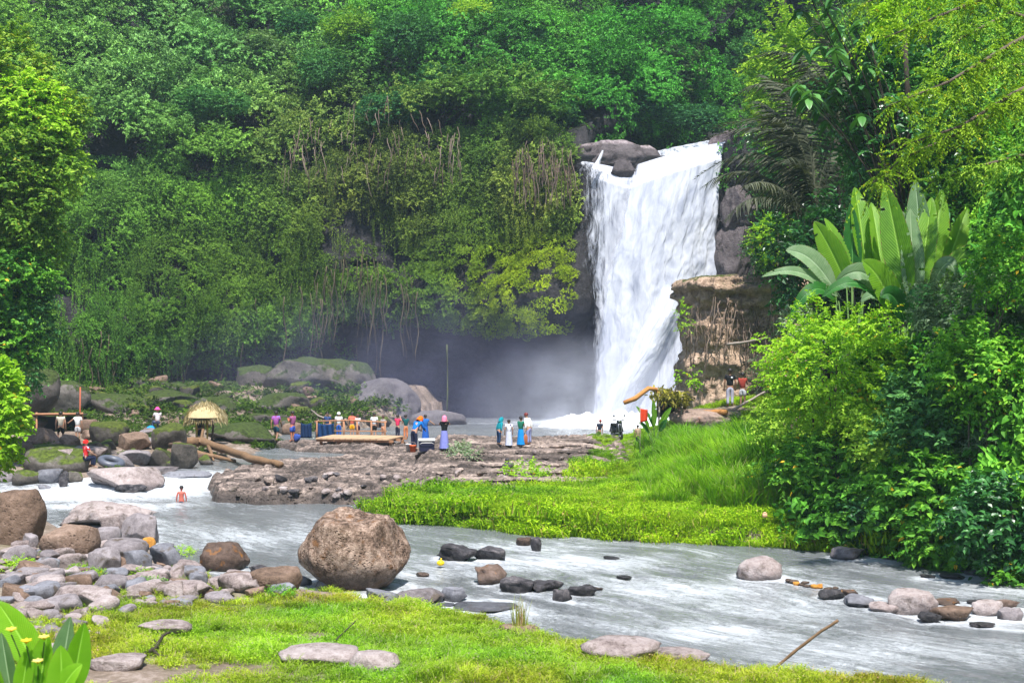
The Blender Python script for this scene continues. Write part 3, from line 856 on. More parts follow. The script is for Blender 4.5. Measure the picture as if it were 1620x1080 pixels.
# talus under the cliff
rock(592, 690, 142, 96, 'lilac_rock', 'giant bare lilac-grey boulder under the cliff behind the platform', Y=93, facets=6, name='boulder', cat=B, seed=61, sub=5, sink=.1, lo=.7)
rock(500, 668, 190, 108, 'talus_rock', 'huge moss covered boulder under the cliff left of the bare lilac one', Y=95, facets=16, name='boulder', cat=B, sub=5, sink=.1, rough=.3, lo=.5)
rock(400, 620, 66, 44, 'talus_rock', 'moss topped boulder high on the talus, left of the huge mossy one', Y=97, name='boulder', cat=B)
rock(690, 690, 96, 44, 'lilac_rock', 'low grey rock in the spray right of the giant bare boulder', Y=92)
rock(445, 660, 90, 40, 'talus_rock', 'mossy rock in front of the huge mossy boulder', Y=89)
rock(420, 684, 110, 34, 'talus_rock', 'low mossy rock behind the pair on the shelf', Y=86)
rock(330, 660, 80, 34, 'talus_rock', 'brown rock behind the thatched sunshade', Y=88)
rock(262, 655, 96, 40, 'talus_rock', 'dark rock ledge behind the seated figure with pink hat', Y=90)
rock(170, 660, 110, 40, 'talus_rock', 'rock ledge above the mossy cube shaped rock', Y=88)
rock(90, 650, 90, 50, 'talus_rock', 'steep brown rock behind the dark shelter', Y=86)
rock(215, 640, 80, 30, 'mossy_dark', 'dark rock at the cliff foot above the hollow', Y=93)
rock(330, 632, 100, 30, 'talus_rock', 'mossy ledge at the cliff foot left of the mossy boulders', Y=95)
rock(40, 640, 90, 60, 'talus_rock', 'grassy rock shoulder under the left bright creeper tree', Y=76)
rock(550, 640, 80, 60, 'talus_rock', 'brown cleft rock between the huge mossy and the giant bare boulder', Y=96)
# boulders on the lip of the falls
rock(968, 272, 116, 50, 'lip_rock', 'rounded purplish boulder on the lip splitting the falls', Y=98.5, name='boulder', cat=B, facets=7, sink=.1, depth=.6, sub=5, rough=.25, fine=.06)
rock(1012, 256, 70, 26, 'lip_rock', 'flat purplish rock on the lip behind the main falls', Y=101, facets=5, depth=.8)
rock(985, 276, 40, 24, 'lip_rock', 'wet brown rock wedge between the two falls', Y=97.6, depth=.6)
rock(1180, 270, 120, 68, 'lip_rock', 'tall pinkish rock on the lip behind the palm fronds', Y=100, name='boulder', cat=B, facets=8, sub=4)
rock(1180, 352, 74, 60, 'lip_rock', 'squared rock block beside the falls under the fronds', Y=95.5, name='boulder', cat=B, facets=16, sub=5, lo=.4, hi=.65, rough=.2, fine=.07)
rock(1172, 425, 86, 78, 'lip_rock', 'layered brown rock block beside the falls behind the mesa', Y=95.5, name='boulder', cat=B, facets=16, sub=5, lo=.4, hi=.65, rough=.2, fine=.07)

# small stones that fill the shores: each an object, named by its look and its nearest big neighbour
LAND = []
import re as _re
for o in list(COL.objects):
    lb = o.get('label')
    if lb and o.get('category') in ('rock', 'boulder'):
        LAND.append((o.location.x, o.location.y, _re.split(r" (?:beside|with|that|left|right|in|under|at|between|behind|below|near|on|standing|wedged|touching|leaning|cut|around|half|jutting|shaped|surrounded|squeezed|lying|around|awash|barely|just|from|high|roofing|covered|capped|topped) ", lb)[0]))
USED = set()
def cobbles(n, poly, sizes, mats, noun, label, group, seed):
    r = random.Random(seed)
    xs_ = [p[0] for p in poly]; ys_ = [p[1] for p in poly]
    names = {'grey_rock': 'grey', 'pink_rock': 'pinkish', 'blue_rock': 'blue-grey', 'brown_rock': 'brown', 'mossy_rock': 'mossy', 'talus_rock': 'dull brown', 'mossy_dark': 'dark mossy', 'shelf_rock': 'dusty', 'wet_rock': 'black'}
    data = []
    for m in mats:
        for k in range(5):
            v, f = rock_verts(seed * 31 + k * 7 + len(data), 3, 14, 0.12, lo=0.42, hi=0.85)
            data.append((m, meshdata('cobble', v, f, MATS[m], True)))
    c = 0; tries = 0
    while c < n and tries < n * 40:
        tries += 1
        px, py = r.uniform(min(xs_), max(xs_)), r.uniform(min(ys_), max(ys_))
        if float(sdpoly(np.array([px]), np.array([py]), poly)[0]) < 0: continue
        p = land(px, py)
        s = r.uniform(*sizes)
        m, me = r.choice(data)
        fz = r.uniform(.5, .95)
        o = mk('cobble', me, None, (p.x, p.y, p.z + s * 0.14), (r.uniform(-.25, .25), r.uniform(-.25, .25), r.uniform(0, 6.28)), (s * r.uniform(.9, 1.5), s * r.uniform(.8, 1.1), s * fz))
        near = sorted(LAND, key=lambda q: (q[0] - p.x) ** 2 + (q[1] - p.y) ** 2)
        lb = None
        t3 = (s - sizes[0]) / (sizes[1] - sizes[0])
        size = 'small' if t3 < .33 else ('middling' if t3 < .66 else 'large')
        shape = 'flat' if fz < .65 else ('tall' if fz > .82 else 'blunt')
        for q in near[:2]:
            dx, dy = p.x - q[0], p.y - q[1]
            rel = ('left of' if dx < 0 else 'right of') if abs(dx) > abs(dy) else ('in front of' if dy < 0 else 'behind')
            for cand in ('%s %s %s %s the %s' % (size, names[m], noun, rel, q[2]), '%s %s %s %s %s the %s' % (size, shape, names[m], noun, rel, q[2])):
                if cand not in USED and len(cand.split()) <= 16: lb = cand; break
            if lb: break
        lb = lb or label
        USED.add(lb)
        tag(o, lb, 'stone', group)
        c += 1
cobbles(150, [(0, 870), (120, 860), (260, 895), (330, 905), (480, 925), (470, 950), (330, 960), (150, 975), (0, 960)], (0.22, 0.66), ['grey_rock', 'pink_rock', 'blue_rock', 'brown_rock', 'pink_rock'],
        'stone', 'stone packed among the boulders of the left shore', 'loose stones on the left shore', 5)
cobbles(26, [(0, 960), (150, 975), (170, 1010), (120, 1060), (0, 1010)], (0.12, 0.4), ['pink_rock', 'grey_rock'],
        'stone', 'stone in the weeds behind the canna leaves', 'stones in the weeds at lower left', 15)
cobbles(60, [(0, 700), (60, 740), (250, 745), (330, 735), (300, 690), (120, 680)], (0.3, 1.0), ['brown_rock', 'mossy_rock', 'talus_rock', 'grey_rock'],
        'broken stone', 'brown broken stone lying between the mossy rocks of the far left bank', 'broken stones on the far left bank', 6)
cobbles(64, [(30, 640), (160, 610), (480, 600), (640, 680), (500, 690), (200, 680), (60, 690)], (0.5, 1.7), ['talus_rock', 'talus_rock', 'mossy_dark', 'brown_rock'],
        'fallen block', 'mossy block in the rockfall at the foot of the cliff', 'rockfall blocks under the cliff', 7)
cobbles(60, [(330, 765), (700, 740), (900, 710), (890, 755), (640, 790), (340, 793)], (0.10, 0.38), ['shelf_rock', 'pink_rock', 'wet_rock'],
        'pebble', 'small loose stone scattered over the flat rock shelf', 'loose stones on the rock shelf', 8)

# ------------------------------------------------------------------ the mesa: a free standing rock block right of the falls
def mesa():
    n, m = 220, 120
    th = np.linspace(0, 2 * math.pi, n, endpoint=False)
    zz = np.linspace(-0.5, 1, m)
    TH, ZZ = np.meshgrid(th, zz, indexing='ij')
    zt = 8.9
    cxm, cym, ax_, ay_ = 14.4, 77.5, 4.9, 4.6
    c, s = np.cos(TH), np.sin(TH)
    e = 0.42
    bx = np.sign(c) * np.abs(c) ** e; by = np.sign(s) * np.abs(s) ** e
    z = ZZ * zt
    hw = np.clip(z / zt, 0, 1)
    k = 1.0 - 0.03 * hw
    x = cxm + ax_ * bx * k; y = cym + ay_ * by * k
    p = np.stack([x.ravel() * .35, y.ravel() * .35, z.ravel() * .5], 1)
    d = fbm(p, 5, 51).reshape(z.shape) * 0.45 + fbm(p * np.array([2.5, 2.5, 2.]), 4, 52, ridged=True).reshape(z.shape) * 0.34 + fbm(p * 6, 4, 53, ridged=True).reshape(z.shape) * .20
    cap = ss((z - zt + 1.3) / .5) * 0.35                # overhanging cap layers
    lay = 0.10 * np.sign(np.sin(z * 8 + 7 * fbm(p, 3, 54).reshape(z.shape))) * ss((z - zt + 2) / .6)
    d = d + cap + lay - 0.22 * np.exp(-((z - 5.2) / .4) ** 2)
    x = x + c * d; y = y + s * d
    V = [np.stack([x.ravel(), y.ravel(), z.ravel()], 1)]
    Fc = []
    i, j = np.meshgrid(np.arange(n), np.arange(m - 1), indexing='ij')
    a = (i * m + j).ravel(); b = (((i + 1) % n) * m + j).ravel()
    Fc.append(np.stack([a, b, b + 1, a + 1], 1))
    # top in rings
    R = 26; base = n * m
    ring_prev = np.arange(n) * m + m - 1
    tx, ty = x[:, -1], y[:, -1]
    for r_ in range(1, R + 1):
        q = 1 - r_ / (R + 0.3)
        xx = cxm + (tx - cxm) * q; yy = cym + (ty - cym) * q
        zt2 = zt + 0.18 * f2(xx, yy, 0.9, 4, 55, ridged=True) * min(1, r_ / 3) + 0.15
        V.append(np.stack([xx, yy, zt2], 1))
        ring = base + (r_ - 1) * n + np.arange(n)
        Fc.append(np.stack([ring_prev, np.roll(ring_prev, -1), np.roll(ring, -1), ring], 1))
        ring_prev = ring
    o = mk('rock_mesa', meshdata('rock_mesa', np.vstack(V), np.vstack(Fc), MATS['mesa_rock'], True))
    tag(o, 'flat topped brown rock block standing right of the falls above the two men', 'rock')
mesa()

# ------------------------------------------------------------------ the falls
def water_mat(name, lo, hi, cut, soft, seed, edge=0.0, bright=(0.72, 0.74, 0.79), dim=(0.38, 0.41, 0.50), dimw=0.5):
    t = NT(name)
    uv = t.n('ShaderNodeAttribute', attribute_name='fuv')
    sep = t.n('ShaderNodeSeparateXYZ'); t.set(sep.inputs[0], uv.outputs['Vector'])
    m1 = t.mapping(uv.outputs['Vector'], (2.3, 0.30, 1), loc=(seed, 0, 0)); m2 = t.mapping(uv.outputs['Vector'], (7.0, 1.1, 1), loc=(0, seed, 0)); m3 = t.mapping(uv.outputs['Vector'], (0.75, 0.42, 1), loc=(seed, seed, 0))
    a = t.noise(m1, 1, 6, 0.6, 0.5); b = t.noise(m2, 1, 5, 0.65, 0.8); c = t.noise(m3, 1, 5, 0.6, 1.2)
    v = t.math('ADD', t.math('MULTIPLY', a, 0.32), t.math('ADD', t.math('MULTIPLY', b, 0.16), t.math('MULTIPLY', c, 0.52)))
    col = t.ramp(v, [(0.5 - dimw * 0.26, dim), (0.5, tuple((x + y) / 2 * 1.05 for x, y in zip(dim, bright))), (0.62, bright)])
    alpha = t.n('ShaderNodeAttribute', attribute_name='cover').outputs['Fac']
    # cover: 1 solid, 0 gone; noise decides in between
    al = t.math('ADD', t.math('SUBTRACT', alpha, 0.5), t.math('MULTIPLY', t.math('SUBTRACT', t.math('ADD', t.math('MULTIPLY', a, 0.5), t.math('MULTIPLY', b, 0.5)), 0.5), 2.6))
    al = t.ramp(al, [(0.0, 0.0), (soft, 1.0)])
    d = t.bsdf(col, 0.6, 0.2, t.bump(t.math('ADD', v, t.math('MULTIPLY', b, 0.25)), 0.14, 0.25))
    tr = t.n('ShaderNodeBsdfTranslucent'); t.set(tr.inputs[0], col)
    mx = t.n('ShaderNodeMixShader'); mx.inputs[0].default_value = 0.25; t.set(mx.inputs[1], d); t.set(mx.inputs[2], tr.outputs[0])
    tp = t.n('ShaderNodeBsdfTransparent')
    fx = t.n('ShaderNodeMixShader'); t.set(fx.inputs[0], al); t.set(fx.inputs[1], tp.outputs[0]); t.set(fx.inputs[2], mx.outputs[0])
    return t.done(fx.outputs[0])

def fall_sheet(name, left, right, nu, nv, mat, bulge=0.6, seed=0, cover=None, parent=None, rough=0.5):
    """left / right: lists of (px, py, Y) from the top down"""
    L = np.array([W(*a)[:] for a in left]); R_ = np.array([W(*a)[:] for a in right])
    tv = np.linspace(0, 1, nv)
    def smp(A):
        k = np.linspace(0, 1, len(A))
        return np.stack([np.interp(tv, k, A[:, i]) for i in range(3)], 1)
    l, r = smp(L), smp(R_)
    u = np.linspace(0, 1, nu)
    P = l[None] * (1 - u[:, None, None]) + r[None] * u[:, None, None]
    U, V = np.meshgrid(u, tv, indexing='ij')
    width = np.linalg.norm(r - l, axis=1)[None]
    uu = (U - 0.5) * width; vv = V * np.linalg.norm(L[0] - L[-1])
    n1 = f2(uu * 1.0 + seed, vv * 0.28, 0.9, 4, 60 + seed) ; n2 = f2(uu * 3 + seed, vv, 0.9, 3, 61 + seed)
    P[..., 1] -= bulge * np.sin(np.pi * np.clip(U, 0, 1)) + 0.38 * rough * (n1 * 1.1 + n2 * 0.35) * np.clip(V * 4, 0.1, 1)
    P[..., 0] += 0.25 * n2 * np.clip(V * 2, 0, 1)
    cov = np.ones(U.shape) if cover is None else cover(U, V)
    uvw = np.stack([uu.ravel(), vv.ravel(), np.zeros(U.size)], 1)
    me = meshdata(name, P.reshape(-1, 3), grid_faces(nu, nv), mat, True, {'fuv': uvw, 'cover': cov.ravel()})
    return mk(name, me, parent)
wf = empty('waterfall', (9, 97, 0), 0, 'tall white double waterfall plunging over the cliff lip into the pool', 'waterfall')
def P_(o): o.parent = wf; o.matrix_parent_inverse = Matrix.Translation((-9, -97, 0)); return o
wm1 = water_mat('fall_water', 0, 0, 0.5, 0.55, 1.3)
wm2 = water_mat('thin_fall_water', 0, 0, 0.5, 0.55, 5.1, dim=(0.22, 0.24, 0.31), dimw=0.6)
wm3 = water_mat('jet_water', 0, 0, 0.5, 0.9, 8.4, bright=(0.74, 0.76, 0.80), dim=(0.50, 0.53, 0.60), dimw=0.4)
edge = lambda k, lo=0.0, a=1.0: (lambda U, V: np.clip(a * 1.35 * np.minimum(ss(U / k), ss((1 - U) / k)) , lo, 1.35))
P_(fall_sheet('main_fall', [(1003, 262, 99), (990, 300, 97.2), (972, 380, 96.4), (950, 450, 96), (942, 520, 95.7), (936, 600, 95.4), (924, 700, 95)],
              [(1148, 224, 99), (1146, 250, 97.4), (1140, 330, 97), (1140, 400, 96.8), (1142, 470, 96.4), (1140, 560, 96), (1140, 700, 95.5)], 200, 300, wm1, 1.2, 1,
              cover=lambda U, V: np.clip(0.15 + 1.4 * np.minimum(ss(U / 0.10), ss((1 - U) / 0.08)) * (0.82 + 0.3 * (1 - V)), 0, 1.4)))
P_(fall_sheet('crest', [(1003, 262, 99.2), (1002, 258, 101), (1010, 245, 106)], [(1148, 226, 99.2), (1146, 224, 101), (1120, 222, 106)], 60, 20, wm1, 0.1, 3, rough=0.05))
P_(fall_sheet('left_fall', [(906, 252, 98.6), (908, 275, 97.6), (912, 340, 97.2), (916, 420, 97), (928, 500, 96.8), (936, 600, 96.4), (930, 700, 96)],
              [(1006, 272, 98.6), (1003, 300, 97.4), (996, 380, 96.9), (985, 460, 96.6), (985, 520, 96.4), (985, 600, 96), (990, 700, 95.6)], 110, 240, wm2, 0.3, 7,
              cover=lambda U, V: np.clip(0.30 + 1.5 * U - 0.25 * V * (1 - U) + 0.25 * ss((0.06 - V) / 0.06), 0.08, 1.2), rough=0.35))
P_(fall_sheet('left_crest', [(906, 253, 98.8), (910, 251, 100), (935, 247, 103)], [(992, 274, 98.8), (985, 268, 100), (965, 258, 103)], 30, 14, wm2, 0.1, 3, rough=0.05,
              cover=lambda U, V: np.clip(0.7 + 0.5 * U, 0, 1.2)))
P_(fall_sheet('jet', [(1040, 440, 94.8), (1020, 500, 94), (985, 560, 93.6), (955, 620, 93.2), (932, 690, 92.8)],
              [(1110, 440, 94.8), (1082, 500, 94.2), (1050, 560, 94), (1016, 620, 93.8), (990, 690, 93.6)], 90, 160, wm3, 0.8, 11, rough=0.25,
              cover=lambda U, V: np.clip(1.5 * np.minimum(ss(U / 0.28), ss((1 - U) / 0.35)) * ss((V + .05) / 0.15), 0, 1.3)))
P_(fall_sheet('right_veil', [(1086, 440, 95), (1080, 520, 94.6), (1060, 600, 94.3), (1040, 700, 94)], [(1150, 440, 95), (1150, 520, 94.8), (1150, 600, 94.6), (1150, 700, 94.4)], 70, 150, wm2, 0.6, 15,
              rough=0.2, cover=lambda U, V: np.clip(0.72 - 0.35 * U + 0 * V, 0, 1.2)))
# foam heaps at the foot
fm = plain('foam_white', (0.82, 0.85, 0.88), 0.6, 0.2, 0.06, 1.0)
def foam_heap():
    U, V = np.meshgrid(np.linspace(0, 1, 160), np.linspace(0, 1, 50), indexing='ij')
    x = 1.5 + U * 11; y = 87.5 + V * 8
    z = 0.28 + (np.clip(1.1 * np.sin(np.pi * V) ** 0.8 * np.sin(np.pi * np.clip(U, 0, 1)) ** 0.6, 0, 2)) * (0.45 + 0.75 * f2(x, y, 0.9, 4, 66, ridged=True)) - 0.12
    P_(mk('foam', meshdata('foam', np.stack([x.ravel(), y.ravel(), z.ravel()], 1), grid_faces(160, 50), fm, True)))
foam_heap()
# trickle over the lip boulder
P_(fall_sheet('trickle', [(952, 238, 97.2), (945, 252, 96.8), (936, 266, 96.6)], [(955, 238, 97.2), (951, 253, 96.8), (948, 270, 96.6)], 16, 24, wm3, 0.1, 2, rough=0.05))

# spray: real mist, a soft volume above the pool
def mist(name, c, r, dens, label, col=(0.88, 0.91, 1.0), nscale=0.33, power=1.3):
    v, f = ICO[3]
    t = NT(name)
    co = t.obj()
    ln = t.n('ShaderNodeVectorMath', operation='LENGTH'); t.set(ln.inputs[0], co)
    fall = t.math('POWER', t.math('SUBTRACT', 1.0, ln.outputs['Value'], clamp=True), power)
    n = t.noise(t.pos(), nscale, 3, 0.6)
    d = t.math('MULTIPLY', fall, t.ramp(n, [(0.34, 0.10), (0.66, 1.0)]))
    pv = t.n('ShaderNodeVolumePrincipled')
    pv.inputs['Color'].default_value = (*col, 1)
    t.set(pv.inputs['Density'], t.math('MULTIPLY', d, dens))
    pv.inputs['Anisotropy'].default_value = 0.1
    t.t.links.new(pv.outputs[0], t.out.inputs['Volume'])
    o = mk(name, meshdata(name, v * 1.06, f, t.m, True), None, c, None, r)
    tag(o, label, 'mist', kind='stuff')
mist('spray_mist', (6.2, 91.2, 1.2), (10.5, 4.6, 5.6), 0.36, 'white spray rising where the falls hit the pool', power=1.3)
mist('drifting_mist', (-5.5, 93, 2.6), (20, 8, 7.5), 0.030, 'thin bluish mist drifting across the dark recess left of the falls', col=(0.62, 0.64, 1.0), power=0.8)
# even haze over the whole place
hb = MB().box((0, 150, 62), (1400, 1300, 140))
t = NT('haze_air')
pv = t.n('ShaderNodeVolumePrincipled'); pv.inputs['Color'].default_value = (0.62, 0.82, 1, 1); pv.inputs['Density'].default_value = HAZE
t.t.links.new(pv.outputs[0], t.out.inputs['Volume'])
if HAZE > 0: tag(hb.build('haze', t.m, smooth=False), 'thin pale air haze between camera and cliff', 'haze', kind='stuff')
build_water()
# ------------------------------------------------------------------ leaves
def nrm(a): return a / (np.linalg.norm(a, axis=-1, keepdims=True) + 1e-9)
def leaves(Pn, D, N, L, Wd, fold=0.25, six=False, curl=0.2):
    """rhombic or six point leaves: P base, D direction, N normal (arrays n,3), L, Wd arrays"""
    n = len(Pn)
    D = nrm(D); S = nrm(np.cross(D, N)); N = nrm(np.cross(S, D))
    L = np.broadcast_to(L, n)[:, None]; Wd = np.broadcast_to(Wd, n)[:, None]
    base = Pn; tip = Pn + D * L - N * L * curl
    if not six:
        m = Pn + D * L * 0.45
        v = np.stack([base, m + S * Wd / 2 + N * Wd * fold, tip, m - S * Wd / 2 + N * Wd * fold], 1).reshape(-1, 3)
        o = np.arange(n)[:, None] * 4
        f = np.concatenate([o + np.array([[0, 1, 2]]), o + np.array([[0, 2, 3]])], 0)
    else:
        m1 = Pn + D * L * 0.28 + N * L * 0.02; m2 = Pn + D * L * 0.66 - N * L * curl * 0.35
        k1 = Wd * 0.46; k2 = Wd * 0.40
        c = Pn + D * L * 0.5 - N * L * curl * 0.1
        v = np.stack([base, m1 + S * k1 + N * Wd * fold, m2 + S * k2 + N * Wd * fold, tip, m2 - S * k2 + N * Wd * fold, m1 - S * k1 + N * Wd * fold, c], 1).reshape(-1, 3)
        o = np.arange(n)[:, None] * 7
        f = np.concatenate([o + np.array([[6, a, b]]) for a, b in ((0, 1), (1, 2), (2, 3), (3, 4), (4, 5), (5, 0))], 0)
    return v, f
def join(parts):
    V = []; Fc = []; o = 0
    for v, f in parts:
        V.append(v); Fc.append(f + o); o += len(v)
    return np.vstack(V), np.vstack(Fc)

def twiggy(r, n_twigs, center, radii, tl=0.35, per=9, L=0.12, Wd=0.07, droop=0.25, shell=(0.45, 1.0), up=0.35, six=False, dome=False, lumps=0.0, spread=0.9, flat=0.0):
    """leafy twigs spread through an ellipsoid; gives layered uneven foliage"""
    c = np.array(center, float); R = np.array(radii, float)
    d = nrm(r.normal(size=(n_twigs, 3)))
    if dome: d[:, 2] = np.abs(d[:, 2]) * 1.0 - 0.15; d = nrm(d)
    q = r.uniform(shell[0], shell[1], n_twigs) ** 0.7
    if lumps:
        ln = fbm(d * 2.2 + r.uniform(0, 50, 3), 3, int(r.integers(999)))
        q = q * (1 + lumps * ln)
        keep = r.random(n_twigs) < np.clip(0.75 + ln * 1.6, 0.12, 1)
        d = d[keep]; q = q[keep]
    n = len(d)
    p0 = c + d * R * q[:, None]
    td = nrm(d * 1.0 + np.array([0, 0, up]) + r.normal(size=(n, 3)) * 0.55)
    td[:, 2] *= (1 - flat); td = nrm(td)
    ln_ = tl * r.uniform(0.6, 1.3, n)
    k = np.arange(per)
    a = (k + 0.5) / per
    pos = p0[:, None] + td[:, None] * (ln_[:, None, None] * a[None, :, None])
    pos[..., 2] -= (a[None] ** 2) * ln_[:, None] * droop
    side = nrm(np.cross(td, np.array([0, 0, 1.0]) + r.normal(size=(n, 3)) * 0.25))
    sg = np.where(k % 2 == 0, 1, -1)[None, :, None]
    D = td[:, None] * 0.55 + side[:, None] * sg * spread + r.normal(size=(n, per, 3)) * 0.3
    D[..., 2] -= droop * 0.6
    N = np.array([0, 0, 1.0]) + d[:, None] * 0.55 + r.normal(size=(n, per, 3)) * 0.35
    m = n * per
    s = r.uniform(0.65, 1.25, m)
    return leaves(pos.reshape(-1, 3), D.reshape(-1, 3), N.reshape(-1, 3), L * s, Wd * s, six=six)

def hanging(r, n_str, width, length, depth=0.25, L=0.10, step=0.09):
    """a curtain of hanging vine strands, top at z = 0"""
    parts = []
    for i in range(n_str):
        x0 = r.uniform(-width / 2, width / 2); y0 = r.uniform(-depth, depth)
        l = length * r.uniform(0.35, 1.0)
        m = int(l / step)
        z = -np.arange(m) * step
        p = np.stack([x0 + 0.06 * np.sin(z * 2 + i) + r.normal(size=m) * 0.04, y0 + r.normal(size=m) * 0.04, z], 1)
        D = r.normal(size=(m, 3)) * 0.8 + np.array([0, 0, -0.7]); N = r.normal(size=(m, 3)) * 0.5 + np.array([0, -1, 0.4])
        parts.append(leaves(p, D, N, L * r.uniform(.6, 1.2, m), L * 0.6))
    return join(parts)

def blades(r, n, rad, h, w=0.012, lean=0.5, seg=3):
    """grass blades as bent strips"""
    a = r.uniform(0, 6.28, n); q = rad * np.sqrt(r.random(n))
    p = np.stack([q * np.cos(a), q * np.sin(a), np.zeros(n)], 1)
    da = r.uniform(0, 6.28, n); dv = np.stack([np.cos(da), np.sin(da), np.zeros(n)], 1)
    dv = nrm(dv + p / (rad + 1e-6) * 0.6) * lean
    side = np.stack([-dv[:, 1], dv[:, 0], np.zeros(n)], 1); side = nrm(side)
    H = h * r.uniform(0.5, 1.15, n)
    V = []
    for k in range(seg + 1):
        t_ = k / seg
        c = p + dv * (H * t_ ** 1.8)[:, None]; c[:, 2] += H * (t_ - 0.28 * t_ ** 3 * lean * 2)
        ww = w * (1 - t_ ** 1.5) + 0.0008
        V.append(c - side * ww); V.append(c + side * ww)
    v = np.stack(V, 1).reshape(-1, 3)
    o = np.arange(n)[:, None] * (2 * seg + 2)
    f = np.concatenate([np.concatenate([o + [[2 * k, 2 * k + 1, 2 * k + 3]], o + [[2 * k, 2 * k + 3, 2 * k + 2]]], 0) for k in range(seg)], 0)
    return v, f

# leaf materials: (dark, mid, light)
leafmat('vine_leaf', (0.022, 0.050, 0.008), (0.100, 0.190, 0.026), (0.24, 0.36, 0.06), tint=True, transl=0.25)
leafmat('tree_leaf_mid', (0.017, 0.078, 0.026), (0.058, 0.195, 0.048), (0.160, 0.376, 0.098), transl=0.3)
leafmat('tree_leaf_deep', (0.009, 0.053, 0.030), (0.026, 0.125, 0.048), (0.087, 0.266, 0.076), transl=0.25)
leafmat('tree_leaf_pale', (0.058, 0.123, 0.043), (0.145, 0.261, 0.094), (0.290, 0.420, 0.174), transl=0.3)
leafmat('tree_leaf_bright', (0.054, 0.148, 0.020), (0.181, 0.365, 0.031), (0.435, 0.626, 0.070), transl=0.35)
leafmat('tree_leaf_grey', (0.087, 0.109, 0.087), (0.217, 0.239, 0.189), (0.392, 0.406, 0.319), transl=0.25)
leafmat('creeper_leaf', (0.03, 0.09, 0.010), (0.13, 0.28, 0.022), (0.34, 0.48, 0.06), old=((0.38, 0.42, 0.05), 0.03), transl=0.35)
leafmat('lime_leaf', (0.12, 0.28, 0.015), (0.30, 0.54, 0.025), (0.45, 0.68, 0.06), old=((0.45, 0.33, 0.02), 0.02), transl=0.42)
leafmat('yellow_feather_leaf', (0.042, 0.108, 0.007), (0.144, 0.276, 0.014), (0.360, 0.528, 0.036), old=((0.660, 0.552, 0.036), 0.015), transl=0.40)
leafmat('green_leaf', (0.027, 0.113, 0.016), (0.102, 0.309, 0.027), (0.292, 0.582, 0.058), old=((1.125, 0.692, 0.058), 0.008), transl=0.38)
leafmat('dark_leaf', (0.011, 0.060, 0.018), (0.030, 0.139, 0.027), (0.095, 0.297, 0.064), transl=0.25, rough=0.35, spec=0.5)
leafmat('glossy_leaf', (0.010, 0.058, 0.013), (0.033, 0.143, 0.023), (0.117, 0.286, 0.065), old=((0.780, 0.546, 0.026), 0.02), transl=0.2, rough=0.4, spec=0.4)
leafmat('silver_leaf', (0.057, 0.115, 0.046), (0.161, 0.253, 0.127), (0.345, 0.437, 0.276), transl=0.3)
leafmat('olive_frond', (0.012, 0.020, 0.010), (0.045, 0.055, 0.032), (0.13, 0.14, 0.09), transl=0.2)
leafmat('dead_frond', (0.12, 0.09, 0.06), (0.28, 0.21, 0.15), (0.45, 0.36, 0.28), transl=0.25)
leafmat('dry_vine', (0.06, 0.04, 0.03), (0.17, 0.12, 0.09), (0.33, 0.25, 0.20), transl=0.15)
leafmat('near_grass', (0.11, 0.21, 0.008), (0.27, 0.43, 0.016), (0.46, 0.60, 0.05), old=((0.42, 0.36, 0.20), 0.13), transl=0.40, tint=True, pscale=0.9)
leafmat('bank_grass', (0.094, 0.212, 0.006), (0.224, 0.437, 0.009), (0.401, 0.614, 0.024), old=((0.36, 0.31, 0.12), 0.07), transl=0.40, tint=True, pscale=0.45)
def blademat(name, dark, mid, light, transl=0.35):
    t = NT(name)
    lu = t.n('ShaderNodeAttribute', attribute_name='lu').outputs['Fac']; lt = t.n('ShaderNodeAttribute', attribute_name='lt').outputs['Fac']
    au = t.math('ABSOLUTE', lu)
    rnd = t.n('ShaderNodeObjectInfo').outputs['Random']
    ph = t.math('ADD', t.math('MULTIPLY', lt, 210.0), t.math('MULTIPLY', au, -38.0))
    st = t.math('ADD', t.math('MULTIPLY', t.math('SINE', ph), 0.5), 0.5)
    n = t.noise(t.obj(), 3.5, 5, 0.6)
    v = t.math('ADD', t.math('ADD', t.math('MULTIPLY', st, 0.16), t.math('MULTIPLY', n, 0.6)), t.math('MULTIPLY', rnd, 0.25))
    col = t.ramp(v, [(0.2, dark), (0.52, mid), (0.85, light)])
    col = t.mix(t.ramp(au, [(0.03, 0.75), (0.09, 0.0)]), col, tuple(min(1, x * 1.3 + 0.06) for x in light))
    e = t.math('ADD', au, t.math('MULTIPLY', t.math('SUBTRACT', t.noise(t.obj(), 7, 4), 0.5), 0.5))
    col = t.mix(t.ramp(e, [(0.98, 0.0), (1.08, 0.8)]), col, (0.22, 0.15, 0.05))
    p_ = t.bsdf(col, 0.42, 0.4, t.bump(st, 0.4, 0.02))
    tr = t.n('ShaderNodeBsdfTranslucent'); t.set(tr.inputs[0], t.mix(1.0, col, (1.05, 1.15, 0.5), 'MULTIPLY'))
    mx = t.n('ShaderNodeMixShader'); mx.inputs[0].default_value = transl
    t.set(mx.inputs[1], p_); t.set(mx.inputs[2], tr.outputs[0])
    MATS[name] = t.done(mx.outputs[0])
blademat('banana_bright', (0.07, 0.20, 0.01), (0.16, 0.36, 0.02), (0.27, 0.48, 0.04), 0.42)
blademat('banana_deep', (0.012, 0.08, 0.012), (0.03, 0.16, 0.02), (0.07, 0.25, 0.04))
blademat('banana_pale', (0.08, 0.17, 0.06), (0.17, 0.29, 0.13), (0.32, 0.43, 0.26), 0.3)
blademat('canna_leaf', (0.13, 0.34, 0.01), (0.22, 0.50, 0.015), (0.34, 0.62, 0.05), 0.45)
plain('bark', (0.13, 0.10, 0.075), 0.9, 0.2, 0.4, 5, 0.8)
plain('dark_bark', (0.05, 0.04, 0.03), 0.9, 0.2, 0.4, 5, 0.8)
